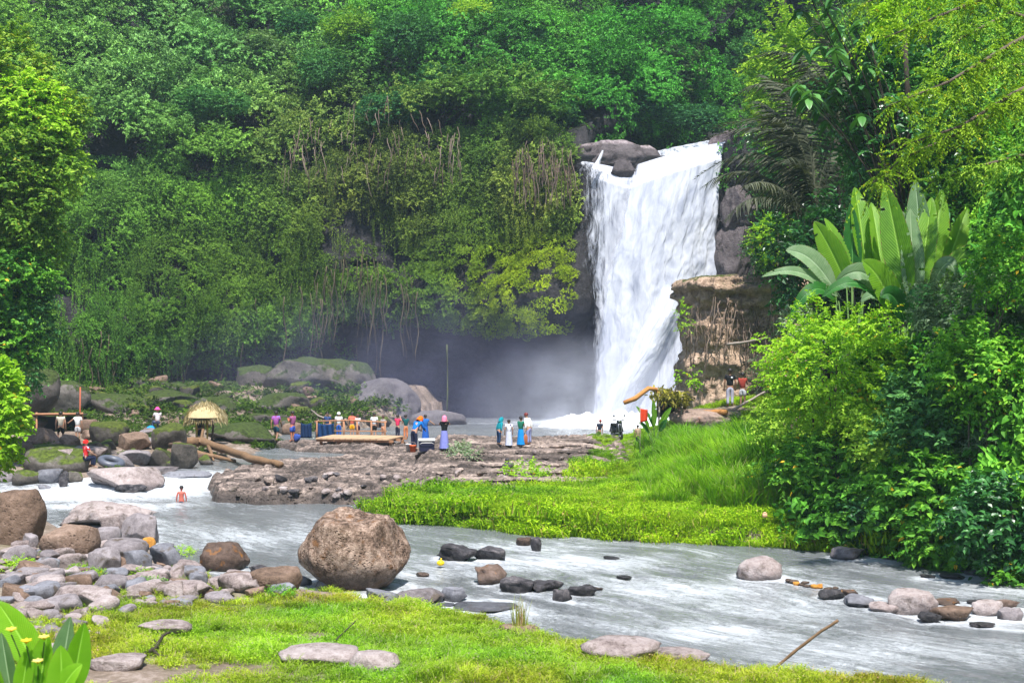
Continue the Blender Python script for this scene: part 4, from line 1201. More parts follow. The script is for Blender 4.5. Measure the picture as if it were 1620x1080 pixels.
plain('red_bark', (0.30, 0.13, 0.09), 0.9, 0.2, 0.3, 3, 0.8)
plain('stem_green', (0.08, 0.16, 0.03), 0.6, 0.3, 0.2)
plain('driftwood', (0.205, 0.124, 0.068), 0.85, 0.2, 0.35, 6, 0.8)
plain('orange_wood', (0.50, 0.23, 0.07), 0.8, 0.2, 0.35, 6, 0.6)
plain('pink_wood', (0.42, 0.25, 0.18), 0.8, 0.2, 0.3, 6, 0.6)
plain('grey_wood', (0.32, 0.27, 0.23), 0.85, 0.2, 0.3, 6, 0.6)

# ---- scatter of clumps that nobody could count (one object each)
def protos(name, meshes):
    c = bpy.data.collections.new(name)
    for i, me in enumerate(meshes):
        o = bpy.data.objects.new('%s_%02d' % (name, i), me); c.objects.link(o)
    return c, len(meshes)
def scatter(name, coll, pts, dirs, scl, tint, mat, label, seed=0, kind='stuff', cat=None, lean=0.2, idx=None):
    c, nproto = coll
    r = np.random.default_rng(seed + 100)
    n = len(pts)
    d = nrm(dirs + r.normal(size=(n, 3)) * lean)
    rx = np.arccos(np.clip(d[:, 2], -1, 1)); rz = np.arctan2(d[:, 0], -d[:, 1])
    rot = np.stack([rx, np.zeros(n), rz], 1)
    me = bpy.data.meshes.new(name)
    me.vertices.add(n); me.vertices.foreach_set('co', np.ascontiguousarray(pts, dtype=np.float32).ravel())
    def va(nm, arr):
        a = me.attributes.new(nm, 'FLOAT_VECTOR', 'POINT'); a.data.foreach_set('vector', np.ascontiguousarray(arr, dtype=np.float32).ravel())
    if scl.ndim == 1: scl = np.stack([scl, scl, scl * r.uniform(0.75, 1.2, n)], 1)
    va('rot', rot); va('scl', scl)
    ca = me.attributes.new('tint', 'FLOAT_COLOR', 'POINT'); ca.data.foreach_set('color', np.ascontiguousarray(np.concatenate([tint, np.ones((n, 1))], 1), dtype=np.float32).ravel())
    ia = me.attributes.new('pick', 'INT', 'POINT'); ia.data.foreach_set('value', (r.integers(0, nproto, n) if idx is None else idx).astype(np.int32))
    o = bpy.data.objects.new(name, me); COL.objects.link(o)
    ng = bpy.data.node_groups.new(name, 'GeometryNodeTree')
    ng.interface.new_socket('Geometry', in_out='INPUT', socket_type='NodeSocketGeometry')
    ng.interface.new_socket('Geometry', in_out='OUTPUT', socket_type='NodeSocketGeometry')
    gi = ng.nodes.new('NodeGroupInput'); go = ng.nodes.new('NodeGroupOutput')
    ci = ng.nodes.new('GeometryNodeCollectionInfo'); ci.inputs['Collection'].default_value = c
    ci.inputs['Separate Children'].default_value = True; ci.inputs['Reset Children'].default_value = True
    ip = ng.nodes.new('GeometryNodeInstanceOnPoints'); ip.inputs['Pick Instance'].default_value = True
    def na(nm, ty):
        x = ng.nodes.new('GeometryNodeInputNamedAttribute'); x.data_type = ty; x.inputs['Name'].default_value = nm
        return x.outputs['Attribute']
    er = ng.nodes.new('FunctionNodeEulerToRotation')
    L_ = ng.links.new
    L_(gi.outputs[0], ip.inputs['Points']); L_(ci.outputs[0], ip.inputs['Instance'])
    L_(na('pick', 'INT'), ip.inputs['Instance Index'])
    L_(na('rot', 'FLOAT_VECTOR'), er.inputs[0]); L_(er.outputs[0], ip.inputs['Rotation'])
    L_(na('scl', 'FLOAT_VECTOR'), ip.inputs['Scale'])
    L_(ip.outputs[0], go.inputs[0])
    md = o.modifiers.new('scatter', 'NODES'); md.node_group = ng
    tag(o, label, cat, None, kind)
    return o

r0 = np.random.default_rng(11)
def clump_mesh(nm, mat, n_tw=60, L=0.15, Wd=0.10, tl=0.4, per=7, R=(1, 1, 0.55), **k):
    v, f = twiggy(r0, n_tw, (0, 0, 0), R, tl=tl, per=per, L=L, Wd=Wd, dome=True, **k)
    return meshdata(nm, v, f, MATS[mat], False)
ivy = protos('ivy_clump', [clump_mesh('ivy', 'vine_leaf', 62, 0.17, 0.12, 0.38, 7, lumps=0.5) for _ in range(5)])
bush = protos('bush_clump', [clump_mesh('bush', 'vine_leaf', 130, 0.13, 0.085, 0.36, 8, (1, 1, 0.8), lumps=0.6) for _ in range(5)])
veil = protos('vine_veil', [meshdata('veil', *hanging(r0, 11, 1.5, 3.2, L=0.13), MATS['vine_leaf'], False) for _ in range(4)])
under = protos('undergrowth_clump', [clump_mesh('under', 'vine_leaf', 75, 0.19, 0.12, 0.45, 8, (1, 1, 0.7), lumps=0.5, six=True) for _ in range(5)])

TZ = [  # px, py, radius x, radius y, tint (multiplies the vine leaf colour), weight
    (50, 300, 90, 300, (1.15, 1.35, 0.7), 1.2), (130, 470, 80, 120, (0.62, 1.0, 0.7), 1.0), (190, 140, 150, 130, (1.05, 1.25, 2.3), 1.3), (330, 318, 80, 45, (1.05, 1.35, 0.6), 1.5), (420, 240, 90, 60, (1.1, 0.95, 1.1), 1.2), (520, 420, 120, 70, (0.62, 0.66, 0.45), 1.5), (330, 470, 120, 60, (0.72, 0.80, 0.5), 1.3), (200, 500, 100, 70, (0.55, 0.78, 0.5), 1.2), (640, 330, 90, 70, (1.0, 0.8, 0.75), 1.5),  # bluish upper-left entries paint haze into the leaf colour
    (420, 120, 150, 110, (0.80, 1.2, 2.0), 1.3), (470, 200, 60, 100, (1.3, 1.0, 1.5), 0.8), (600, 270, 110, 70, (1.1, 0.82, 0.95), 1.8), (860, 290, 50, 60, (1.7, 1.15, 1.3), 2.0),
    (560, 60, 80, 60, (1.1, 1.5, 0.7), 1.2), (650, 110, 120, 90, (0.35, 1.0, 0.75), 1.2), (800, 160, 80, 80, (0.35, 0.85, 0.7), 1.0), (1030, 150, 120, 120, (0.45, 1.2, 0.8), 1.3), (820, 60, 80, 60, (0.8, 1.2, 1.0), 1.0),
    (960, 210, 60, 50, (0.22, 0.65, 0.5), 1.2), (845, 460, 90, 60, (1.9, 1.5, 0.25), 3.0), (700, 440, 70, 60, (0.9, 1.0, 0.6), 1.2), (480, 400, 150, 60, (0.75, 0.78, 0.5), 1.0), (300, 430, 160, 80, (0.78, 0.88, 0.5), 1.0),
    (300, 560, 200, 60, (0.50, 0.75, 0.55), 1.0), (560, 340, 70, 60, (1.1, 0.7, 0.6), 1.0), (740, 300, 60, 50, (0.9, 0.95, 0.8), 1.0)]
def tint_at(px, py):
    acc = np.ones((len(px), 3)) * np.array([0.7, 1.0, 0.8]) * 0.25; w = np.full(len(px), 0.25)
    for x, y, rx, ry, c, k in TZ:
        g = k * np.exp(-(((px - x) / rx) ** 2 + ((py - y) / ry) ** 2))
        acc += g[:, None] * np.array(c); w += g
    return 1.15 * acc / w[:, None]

def cliff_cover():
    P, N, s, tt = cliff_points(90000, tmin=0.02, tmax=0.95, seed=3)
    px, py = pix(P)
    m = (P[:, 1] > 20) & (px > -260) & (px < 1900) & (py > -260) & (py < 720)
    P, N, s, tt, px, py = P[m], N[m], s[m], tt[m], px[m], py[m]
    r = np.random.default_rng(5)
    u = r.random(len(P))
    wall = tt < 0.42
    edge = np.interp(px, [-400, 60, 200, 330, 420, 500, 560, 640, 760, 880, 935, 1000, 1200, 1500], [2, 2.0, 3.0, 4.4, 5.2, 6.2, 7.6, 7.2, 6.2, 5.6, 7.0, 12.0, 6, 3])
    inrec = (P[:, 2] < edge - 0.2) & wall & (px > 150)
    falls = (px > 905) & (px < 1215) & wall & (P[:, 1] > 90)
    river = (np.abs(P[:, 0] - 9.3) < 5.4) & (~wall) & (P[:, 1] < 103.5) & (P[:, 1] > 96)
    patch = fbm(P * 0.28, 3, 9)
    # cover density
    dens = np.where(wall, 1.0, 0.55)
    dens = np.where(inrec, np.where(px < 580, 0.40 + 1.0 * patch, 0.0), dens)
    dens = np.where((px > 620) & (px < 935) & wall & (P[:, 2] < 6.3), 0, dens)
    dens = np.where((px > 500) & (px < 650) & (py > 300) & (py < 440) & wall, 0.30 + 0.8 * patch, dens)
    dens = np.where((px > 60) & (px < 190) & (py > 430) & (py < 520), 0.5 + 0.9 * patch, dens)
    dens = np.where(falls | river, 0, dens)
    keep = u < dens * np.where((px > 640) & (px < 935) & (py > 370) & (py < 560), 0.95, 0.62)
    P, N, tt, px, py, wall = P[keep], N[keep], tt[keep], px[keep], py[keep], wall[keep]
    n = len(P)
    lump = fbm(P * 0.33, 3, 19); lump2 = fbm(P * 0.16, 2, 20)
    push = 1.9 * ss(0.5 + 1.6 * lump) + 1.6 * ss(0.5 + 1.8 * lump2)
    push = np.where((px > 880) & (px < 960), push * .3, push) * np.where(wall, ss((P[:, 2] - edge[keep]) / 3 + 0.2), 1)
    P = P + N * np.where(wall, push * 0.42, push)[:, None] + np.array([0, 0, 0.3]) * np.where(wall, 0, push)[:, None]
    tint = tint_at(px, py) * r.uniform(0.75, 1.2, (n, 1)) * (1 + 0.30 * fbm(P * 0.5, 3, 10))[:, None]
    k = r.random(n)
    moss = (px > 640) & (px < 935) & (py > 370) & (py < 560)
    isw = wall & ~moss
    # climbing leaves on the wall
    a = isw & (k < 0.56) | (moss & wall)
    sc = np.where(moss[a], r.uniform(0.22, 0.45, a.sum()), r.uniform(0.35, 0.85, a.sum()))
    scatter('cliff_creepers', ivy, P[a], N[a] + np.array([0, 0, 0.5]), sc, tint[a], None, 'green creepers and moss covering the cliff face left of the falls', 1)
    edge = edge[keep]
    b = isw & (k >= 0.56) & (k < 0.92) & (P[:, 2] > edge + np.where(px > 600, 3.6, np.where(px > 240, 1.2, -9)))
    print('cliff clumps', n)
    pv_ = P[b] + N[b] * 0.55 + np.array([0, 0, 0.6])
    nb = b.sum()
    sc3 = np.stack([r.uniform(0.5, 1.0, nb)] * 2 + [r.uniform(0.5, 1.15, nb)], 1)
    # veils hang straight down: local frame stays upright, turned to face out of the wall
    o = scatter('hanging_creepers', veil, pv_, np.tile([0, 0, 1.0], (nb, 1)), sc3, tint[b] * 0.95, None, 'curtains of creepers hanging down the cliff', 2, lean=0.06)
    c = (~wall) | (isw & (k >= 0.93)) | (isw & (tt > 0.32) & (k > 0.5))
    sl = ~wall[c]
    nc = c.sum()
    sc4 = np.where(sl, r.uniform(0.9, 2.1, nc), r.uniform(0.5, 1.1, nc))
    scatter('slope_thicket', bush, P[c] + N[c] * 0.1, N[c] * 0.8 + np.array([0, 0, 1.0]), sc4, tint[c], None, 'dense green thicket on the slope above the cliff', 3)
cliff_cover()

# hanging roots and lianas in front of the recess
def lianas():
    r = random.Random(9)
    mbd = MB()
    ve = []
    for i in range(85):
        px = r.choice([r.uniform(240, 660), r.uniform(500, 650), r.uniform(90, 300)])
        s_i = np.interp(px, 810 + cpos(np.linspace(0, SL, 600))[:, 0] / cpos(np.linspace(0, SL, 600))[:, 1] * F, np.linspace(0, SL, 600)) if False else None
        edge = float(np.interp(px, [60, 200, 330, 420, 500, 560, 640, 760], [2.5, 4.0, 5.5, 6.5, 7.8, 9.5, 8.5, 7.2]))
        Yw = float(np.interp(px, [60, 200, 330, 450, 560, 700, 930], [91, 96, 99.5, 100.5, 100.5, 100, 97.5]))
        x = (px - 810) / F * Yw
        z1 = edge + r.uniform(0.5, 3.0); l = r.uniform(2.5, 7.5)
        z0 = max(z1 - l, 0.8)
        y = Yw + r.uniform(-0.8, 0.6)
        k = 7
        pts = [(x + 0.12 * math.sin(j * 1.3 + i), y + 0.1 * math.cos(j + i), z1 + (z0 - z1) * j / k) for j in range(k + 1)]
        mbd.tube(pts, r.uniform(0.015, 0.05), 5)
    tag(mbd.build('hanging_roots', plain('root_brown', (0.10, 0.08, 0.05), 0.9, 0.1, 0.35, 3)), 'brown hanging roots and lianas across the dark recess of the cliff', None, None, 'stuff')
lianas()
mbd = MB(); pt = W(707, 545, 95); pb = W(706, 690, 95)
mbd.tube([pt, (pt + pb) / 2 + Vector((0.08, 0, 0)), pb], 0.05, 6)
tag(mbd.build('liana', plain('root_green', (0.10, 0.12, 0.04), 0.9, 0.1, 0.3, 3)), 'single long liana hanging down to the pool in front of the dark cave', 'liana')

# ------------------------------------------------------------------ single trees on the slopes
def limb(mb, a, b, r0_, r1_, bend=0.1, seed=0, n=6, k=7):
    r = random.Random(seed)
    a = Vector(a); b = Vector(b); pts = []; rs = []
    off = Vector((r.uniform(-1, 1), r.uniform(-1, 1), r.uniform(0, 1))) * (b - a).length * bend
    for i in range(n + 1):
        t_ = i / n
        pts.append(a.lerp(b, t_) + off * math.sin(t_ * math.pi)); rs.append(r0_ + (r1_ - r0_) * t_)
    mb.tube(pts, rs, k)
CROWNS = {}
def crown_mesh(mat, seed):
    key = (mat, seed % 3)
    if key not in CROWNS:
        r = np.random.default_rng(100 + seed % 3)
        parts = []
        # several overlapping billows
        nb = 9
        for i in range(nb):
            d = nrm(r.normal(size=(1, 3)))[0]; d[2] = abs(d[2]) * 0.9 - 0.25
            c = d * np.array([0.55, 0.55, 0.5]); R = r.uniform(0.38, 0.6)
            parts.append(twiggy(r, 230, c, (R, R, R * 0.8), tl=0.11, per=6, L=0.062, Wd=0.046, lumps=0.5, dome=False, shell=(0.7, 1.0)))
        v, f = join(parts)
        CROWNS[key] = meshdata('crown', v, f, MATS[mat], False)
    return CROWNS[key]
TRUNK = {}
def far_tree(px, py, Y, w, h, mat, label, bark='dark_bark', name='tree', group=None, trunk=9, tr=0.03):
    c = W(px, py, Y)
    k = Y / F
    R = w / 2 * k; H = h / 2 * k
    t_ = empty(name, (c.x, c.y + R * 0.5, c.z - H - trunk * 0.5), random.uniform(0, 6), label, 'tree', group)
    o = mk('crown', crown_mesh(mat, int(px)), t_, (0, 0, H + trunk * 0.5), None, (R * 1.1, R * 0.9, H * 1.1))
    key = bark
    if key not in TRUNK:
        mb = MB()
        limb(mb, (0, 0, -1), (0.02, 0, 1), 0.035, 0.02, 0.02, 1)
        for i in range(5):
            a = i * 1.26
            limb(mb, (0, 0, 0.55 + 0.07 * i), (0.16 * math.cos(a), 0.16 * math.sin(a), 0.95 + 0.05 * i), 0.015, 0.005, 0.1, i, 4, 5)
        TRUNK[key] = mb.mesh('trunk', MATS[bark])
    Ht = H + trunk * 0.5
    mk('trunk', TRUNK[key], t_, (0, 0, Ht * 0.35), None, (tr * 30 * R * 0.35 + .3, tr * 30 * R * 0.35 + .3, Ht * 0.75))
    return t_
FT = [
 (112, 62, 108, 130, 120, 'tree_leaf_pale', 'pale grey-green round tree at upper left above the bright creeper tree'),
 (20, 20, 112, 120, 110, 'tree_leaf_deep', 'dark green tree in the top left corner'),
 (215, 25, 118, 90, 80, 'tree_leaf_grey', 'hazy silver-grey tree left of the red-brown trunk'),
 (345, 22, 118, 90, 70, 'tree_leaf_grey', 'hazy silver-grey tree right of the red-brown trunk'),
 (285, 75, 112, 80, 70, 'tree_leaf_mid', 'green tree directly below the red-brown trunk'),
 (400, 80, 110, 120, 90, 'tree_leaf_pale', 'broad dull green tree at the top, midway between red trunk and picture centre'),
 (190, 150, 104, 120, 100, 'tree_leaf_pale', 'muted green domed tree below the pale round one at upper left'),
 (330, 165, 103, 130, 90, 'tree_leaf_mid', 'domed tree draped with creepers over the left cliff'),
 (505, 110, 106, 100, 90, 'tree_leaf_mid', 'blue-green tree over the brown dry vines'),
 (560, 45, 110, 110, 90, 'tree_leaf_bright', 'yellow-green tree at top left of centre'),
 (640, 60, 106, 120, 110, 'tree_leaf_mid', 'vivid green tree with dark hollows at top centre'),
 (700, 135, 104, 110, 90, 'tree_leaf_deep', 'deep green tree leaning over the cliff at centre'),
 (610, 170, 103, 110, 70, 'tree_leaf_deep', 'dark green creeper mound right of the dull brown vines'),
 (745, 30, 112, 110, 90, 'tree_leaf_bright', 'bright green tree at the top edge just left of the grey bare one'),
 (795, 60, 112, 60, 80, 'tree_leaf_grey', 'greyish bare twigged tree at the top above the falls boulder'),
 (850, 100, 110, 70, 150, 'tree_leaf_deep', 'slender dark pointed tree between two bright trees above the falls'),
 (820, 185, 103, 110, 70, 'tree_leaf_mid', 'low tree spilling over the cliff top toward the dry vines'),
 (925, 70, 118, 120, 100, 'tree_leaf_mid', 'green tree behind the slender dark one above the falls'),
 (1060, 105, 112, 170, 120, 'tree_leaf_pale', 'broad pale green tree above the falls with round head'),
 (930, 150, 107, 90, 110, 'tree_leaf_mid', 'tree with arching creepers left of the broad pale one'),
 (1000, 175, 106, 130, 90, 'tree_leaf_deep', 'dark green tree right behind the falls lip'),
 (1095, 185, 106, 110, 70, 'tree_leaf_deep', 'dark tree behind the falls lip under the broad pale one'),
 (895, 190, 103, 70, 80, 'tree_leaf_deep', 'dark tree at the edge of the lip boulders'),
 (980, 10, 130, 130, 90, 'tree_leaf_deep', 'bluish dark tree at the top edge above the falls'),
 (1120, 35, 122, 140, 90, 'tree_leaf_deep', 'dark blue-green tree at the top left of the dead palm fronds'),
 (1200, 90, 104, 110, 120, 'tree_leaf_mid', 'green tree behind the dark palm fronds'),
 (1050, -10, 135, 120, 70, 'tree_leaf_mid', 'hazy tree crossing the top edge above the broad pale tree'),
 (465, 40, 114, 90, 70, 'tree_leaf_deep', 'dark tree crossing the top edge left of the yellow-green one'),
 (870, 15, 122, 90, 80, 'tree_leaf_mid', 'tree crossing the top edge above the slender dark one'),
]
for a in FT: far_tree(*a)
t_ = empty('tree', W(268, 30, 116), 0, 'bare red-brown tree trunk rising out of the top edge', 'tree')
mb = MB(); limb(mb, (0, 0, -4), (0.3, 0, 5.5), 0.45, 0.3, 0.03, 3)
mb.build('trunk', MATS['red_bark'], t_); mk('crown', crown_mesh('tree_leaf_mid', 1), t_, (0.2, 0, 7), None, (3, 3, 2))
# ------------------------------------------------------------------ grass and weeds (nobody could count them)
r1 = np.random.default_rng(21)
def tuft(nm, mat, nb, rad, h, w, lean, nl, L, six=False):
    parts = []
    if nb: parts.append(blades(r1, nb, rad, h, w, lean))
    if nl:
        a = r1.uniform(0, 6.28, nl); q = rad * np.sqrt(r1.random(nl))
        z = r1.uniform(0.25, 1.0, nl) * h * 0.75
        p = np.stack([q * np.cos(a), q * np.sin(a), z], 1)
        D = r1.normal(size=(nl, 3)); D[:, 2] *= 0.35
        N = r1.normal(size=(nl, 3)) * 0.45 + np.array([0, 0, 1.0])
        parts.append(leaves(p, D, N, L * r1.uniform(.6, 1.3, nl), L * 0.7, 0.15))
    v, f = join(parts)
    return meshdata(nm, v, f, MATS[mat], False)
near_t = protos('near_tuft', [tuft('tuft', 'near_grass', 50, 0.20, 0.13, 0.005, 0.6, 90, 0.035) for _ in range(3)] +
                             [tuft('tuft', 'near_grass', 110, 0.18, 0.22, 0.005, 0.7, 20, 0.035) for _ in range(2)])
mat_t = protos('mat_tuft', [tuft('tuft', 'bank_grass', 120, 0.36, 0.28, 0.011, 0.6, 110, 0.06) for _ in range(4)])
tall_t = protos('tall_tuft', [tuft('tuft', 'bank_grass', 100, 0.34, 1.15, 0.016, 0.45, 0, 0.1) for _ in range(4)])
def on_surf(x, y): return np.stack([x, y, surf(x, y)], 1)
# near bank
n = 30000
x = r1.uniform(-11, 14, n); y = r1.uniform(11, 34, n)
s = sdpoly(x, y, NB)
pxx = 810 + x / y * F
g = (0.10 + 0.9 * ss((31.2 - y + x * 0.16) / 2.2)) * ss((s - 0.1) / 0.5)
patch = f2(x, y, 0.55, 3, 81)
bare = near_bare(pxx, y)
keep = (r1.random(n) < g * np.clip(0.95 + 1.1 * patch, 0.1, 1) * (1 - np.clip(bare, 0, 1))) & (np.abs(x) < y * 0.42 + 1)
x, y, s = x[keep], y[keep], s[keep]
tn = np.stack([1 + 0.45 * f2(x, y, 0.5, 2, 82), 1 + 0.22 * f2(x, y, 0.7, 2, 83), np.ones(len(x))], 1) * (0.92 + 0.35 * f2(x, y, 1.6, 3, 98))[:, None]
scatter('near_grass', near_t, on_surf(x, y) - np.array([0, 0, 0.02]), np.tile([0, 0, 1.0], (len(x), 1)), r1.uniform(0.6, 1.25, len(x)), tn, None, 'bright yellow-green weeds and grass on the near bank', 31, lean=0.12)
# green bank across the river
n = 34000
x = r1.uniform(-7, 18, n); y = r1.uniform(36, 80, n)
s = sdpoly(x, y, GB)
pxx = 810 + x / y * F
bare = np.exp(-(((x - 9.3) / 2.4) ** 2 + ((y - 66.8) / 2.4) ** 2))
patch = f2(x, y, 0.3, 3, 84)
keep = (s > -0.05) & (r1.random(n) < np.clip(1.1 - bare * 1.6, 0, 1)) & (pxx < 1420)
x, y, s, pxx, patch = x[keep], y[keep], s[keep], pxx[keep], patch[keep]
tn = np.stack([0.90 + 0.8 * patch, 0.92 + 0.45 * patch, np.ones(len(x))], 1) * (0.9 + 0.25 * f2(x, y, 1.2, 2, 86))[:, None]
scatter('bank_grass', mat_t, on_surf(x, y) - np.array([0, 0, 0.04]), np.tile([0, 0, 1.0], (len(x), 1)), r1.uniform(0.5, 1.1, len(x)) * (1 + 0.7 * f2(x, y, 0.8, 3, 95)) * (1 + 0.8 * (s < 0.7) * (r1.random(len(x)) < 0.4)) * np.where((pxx > 915) & (pxx < 1012) & (y > 56), 0.38, 1), tn, None, 'low bright green grass covering the bank across the river', 32, lean=0.15)
tallw = ss((pxx - 900 - (y - 45) * 2) / 120) * ss((s - 1.6 + 2.6 * f2(x, y, 0.45, 3, 97)) / 2.2)
tallw = tallw * (r1.random(len(x)) < np.clip(0.45 + 0.7 * f2(x, y, 0.5, 3, 87), 0.05, 0.95))
k = (tallw > 0.3) & (y < 65.5) & ~((pxx < 1010) & (y > 54)) & (r1.random(len(x)) < .8)
xt, yt = x[k], y[k]
hs = r1.uniform(0.5, 1.5, k.sum()) * (0.35 + 0.65 * ss((pxx[k] - 900 - (66 - y[k]) * 3) / 170)) * np.where((x[k] > 8) & (y[k] > 60), 0.45, 1) * (0.75 + 0.4 * ss((pxx[k] - 1000) / 200)) * np.interp(yt, [40, 48, 66], [0.6, 0.9, 1.0])
scatter('tall_grass', tall_t, on_surf(xt, yt), np.tile([0, 0, 1.0], (len(xt), 1)), np.stack([hs * 1.1, hs * 1.1, hs], 1), tn[k] * np.array([0.8, 0.95, 1]), None, 'tall green grass below the mesa', 33, lean=0.14)
# sparse weeds on the left banks
n = 5000
x = r1.uniform(-34, -6, n); y = r1.uniform(34, 96, n)
s = np.maximum(sdpoly(x, y, LB), -9)
keep = (s > 0.3) & (r1.random(n) < 0.55 * (0.16 + 0.8 * np.clip(f2(x, y, 0.25, 3, 88), 0, 1) + 0.6 * ss((y - 80) / 10))) & (y > 58)
x, y = x[keep], y[keep]
scatter('far_weeds', ivy, on_surf(x, y), np.tile([0, 0, 1.0], (len(x), 1)), r1.uniform(0.25, 0.8, len(x)) * np.interp(y, [60, 95], [0.6, 1.4]), np.tile([0.55, 0.62, 0.38], (len(x), 1)) * r1.uniform(.6, 1.2, (len(x), 1)), None, 'low green weeds between the rocks of the far left bank', 34)

# right bank undergrowth
n = 9000
x = r1.uniform(8, 34, n); y = r1.uniform(33, 90, n)
s = sdpoly(x, y, GB)
xr = np.where(y < 38, 12.2 - (y - 34) * 0.3, np.where(y > 60, 14.6, 0.243 * y))
keep = (s > 0.1) & (x > xr - 0.6 + 0.8 * f2(x, y, .4, 2, 89)) & (x < xr + 14) & (r1.random(n) < 0.95)
x, y, xr = x[keep], y[keep], xr[keep]
P = on_surf(x, y); e = 0.4
nx = -(surf(x + e, y) - surf(x - e, y)) / (2 * e); ny = -(surf(x, y + e) - surf(x, y - e)) / (2 * e)
N = nrm(np.stack([nx, ny, np.ones(len(x))], 1))
pt = f2(x, y, 0.22, 3, 90)
tn = 1.25 * np.stack([0.75 + 0.8 * pt, 1.15 + 0.5 * pt, 0.6 + 0 * pt], 1) * r1.uniform(0.7, 1.25, (len(x), 1))
scatter('bank_undergrowth', under, P + N * 0.15, N + np.array([-0.2, -0.4, 0.6]), r1.uniform(0.7, 1.5, len(x)), tn, None, 'dense leafy undergrowth on the steep right bank', 35)

# ------------------------------------------------------------------ shrubs and trees one can tell apart (foliage + stem)
def shrub(px, py, Y, w, h, mat, label, L=0.14, Wd=None, ntw=500, per=9, tl=0.5, name='shrub', cat='shrub', six=False, lumps=0.55, droop=0.3, depth=0.8, seed=None, up=0.35, stems=5, bark='bark', shell=(0.35, 1.0), part='foliage', old=None, flat=0.0, spread=.9):
    """foliage filling the ellipse centred at (px, py), w x h photo pixels, at distance Y; stems down to the ground"""
    c = W(px, py, Y); k = Y / F
    R = np.array([w / 2 * k, w / 2 * k * depth, h / 2 * k])
    seed = seed if seed is not None else int(px + 3 * py)
    r = np.random.default_rng(seed)
    gz = hz(c.x, c.y)
    base = Vector((c.x, c.y, min(gz, c.z - R[2] * 0.6)))
    t_ = empty(name, base, 0, label, cat)
    v, f = twiggy(r, ntw, (0, 0, c.z - base.z), R * 0.92, tl=tl, per=per, L=L, Wd=Wd or L * 0.6, droop=droop, six=six, lumps=lumps, up=up, shell=shell, flat=flat, spread=spread)
    mk(part, meshdata(part, v, f, MATS[mat], False), t_)
    mb = MB(); rr_ = random.Random(seed)
    for i in range(stems):
        a = rr_.uniform(0, 6.28); q = rr_.uniform(.2, .75)
        limb(mb, (rr_.uniform(-.1, .1), rr_.uniform(-.1, .1), -0.1), (math.cos(a) * R[0] * q, math.sin(a) * R[1] * q, c.z - base.z + R[2] * rr_.uniform(-.3, .6)), 0.03 + 0.012 * R[0], 0.008, 0.08, seed + i, 6, 6)
    mb.build('stem', MATS[bark], t_)
    return t_

# left side
def lobed(label, Y, lobes, mats, L, trunk_px, bark='bark', dens=1.0, six=True):
    tx = (trunk_px - 810) / F * Y
    b0 = Vector((tx, Y + 1.5, hz(tx, Y + 1.5)))
    t_ = empty('tree', b0, 0, label, 'tree'); mb = MB(); k = Y / F
    for i, (px, py, w, h, dY) in enumerate(lobes):
        c = W(px, py, Y + dY) - b0; r = np.random.default_rng(int(px + py * 3))
        R = np.array([w / 2 * k, w / 2 * k * .8, h / 2 * k])
        v, f = twiggy(r, int(dens * 0.05 * w * h / (L * 10) ** 1.0), c, R * .93, tl=L * 3, per=9, L=L, Wd=L * .62, lumps=.6, shell=(.5, 1), six=six, droop=.4)
        mk('crown', meshdata('crown', v, f, MATS[mats[i % len(mats)]], False), t_)
        limb(mb, (0, 0, c.z * .45), c, .16, .04, .08, i, 6, 6)
    limb(mb, (0, 0, -.5), (0.3, 0, max(2, lobes[0][4] * 0 + (W(0, lobes[0][1], Y) - b0).z)), .38, .14, .05, 3, 9, 9)
    mb.build('trunk', MATS[bark], t_)
lobed('tall tree smothered in bright yellow-green creeper at the left edge', 58, [(0, 110, 150, 130, 1), (45, 170, 120, 120, 0), (10, 240, 150, 140, -.5), (75, 255, 110, 110, 0), (20, 320, 170, 130, -.5), (95, 190, 70, 110, 1), (-40, 200, 140, 260, 1),
    (0, 400, 130, 130, 0), (60, 370, 80, 90, .5)], ['creeper_leaf', 'lime_leaf', 'creeper_leaf', 'tree_leaf_bright', 'creeper_leaf'], .19, -40, dens=1.9)
lobed('dense green creeper covered tree at the left edge below the bright one', 57, [(10, 440, 130, 110, 0), (40, 500, 90, 120, 0.5), (0, 540, 110, 110, 0), (30, 590, 80, 80, .5), (-30, 500, 120, 200, 1)], ['green_leaf', 'tree_leaf_mid'], .17, -60, dens=1.9)
shrub(-5, 660, 42, 96, 190, 'lime_leaf', 'bright lime bush at the left edge in front of the mossy rocks', L=0.17, ntw=700, tl=0.4, six=True)
# against the mesa
shrub(1222, 388, 72, 92, 96, 'dark_leaf', 'rounded dark green bush on top of the mesa beside the falls', L=0.16, ntw=700, tl=0.5, lumps=.4)
shrub(1218, 380, 71, 70, 84, 'lime_leaf', 'yellow-green bush in front of the rounded dark one on the mesa', L=0.12, ntw=260, tl=0.4, lumps=.6)
shrub(1088, 600, 69, 36, 34, 'lime_leaf', 'small bright sapling at the left foot of the mesa', L=0.22, ntw=24, per=5, tl=0.4, stems=2)
shrub(1082, 500, 72.4, 22, 60, 'lime_leaf', 'strip of climbing leaves on the left corner of the mesa', L=0.14, ntw=60, per=5, tl=0.3, stems=1)
shrub(1205, 600, 71.5, 44, 60, 'silver_leaf', 'thin straggly shrub at the foot of the mesa right of the men', L=0.12, ntw=80, tl=0.5, lumps=.8)
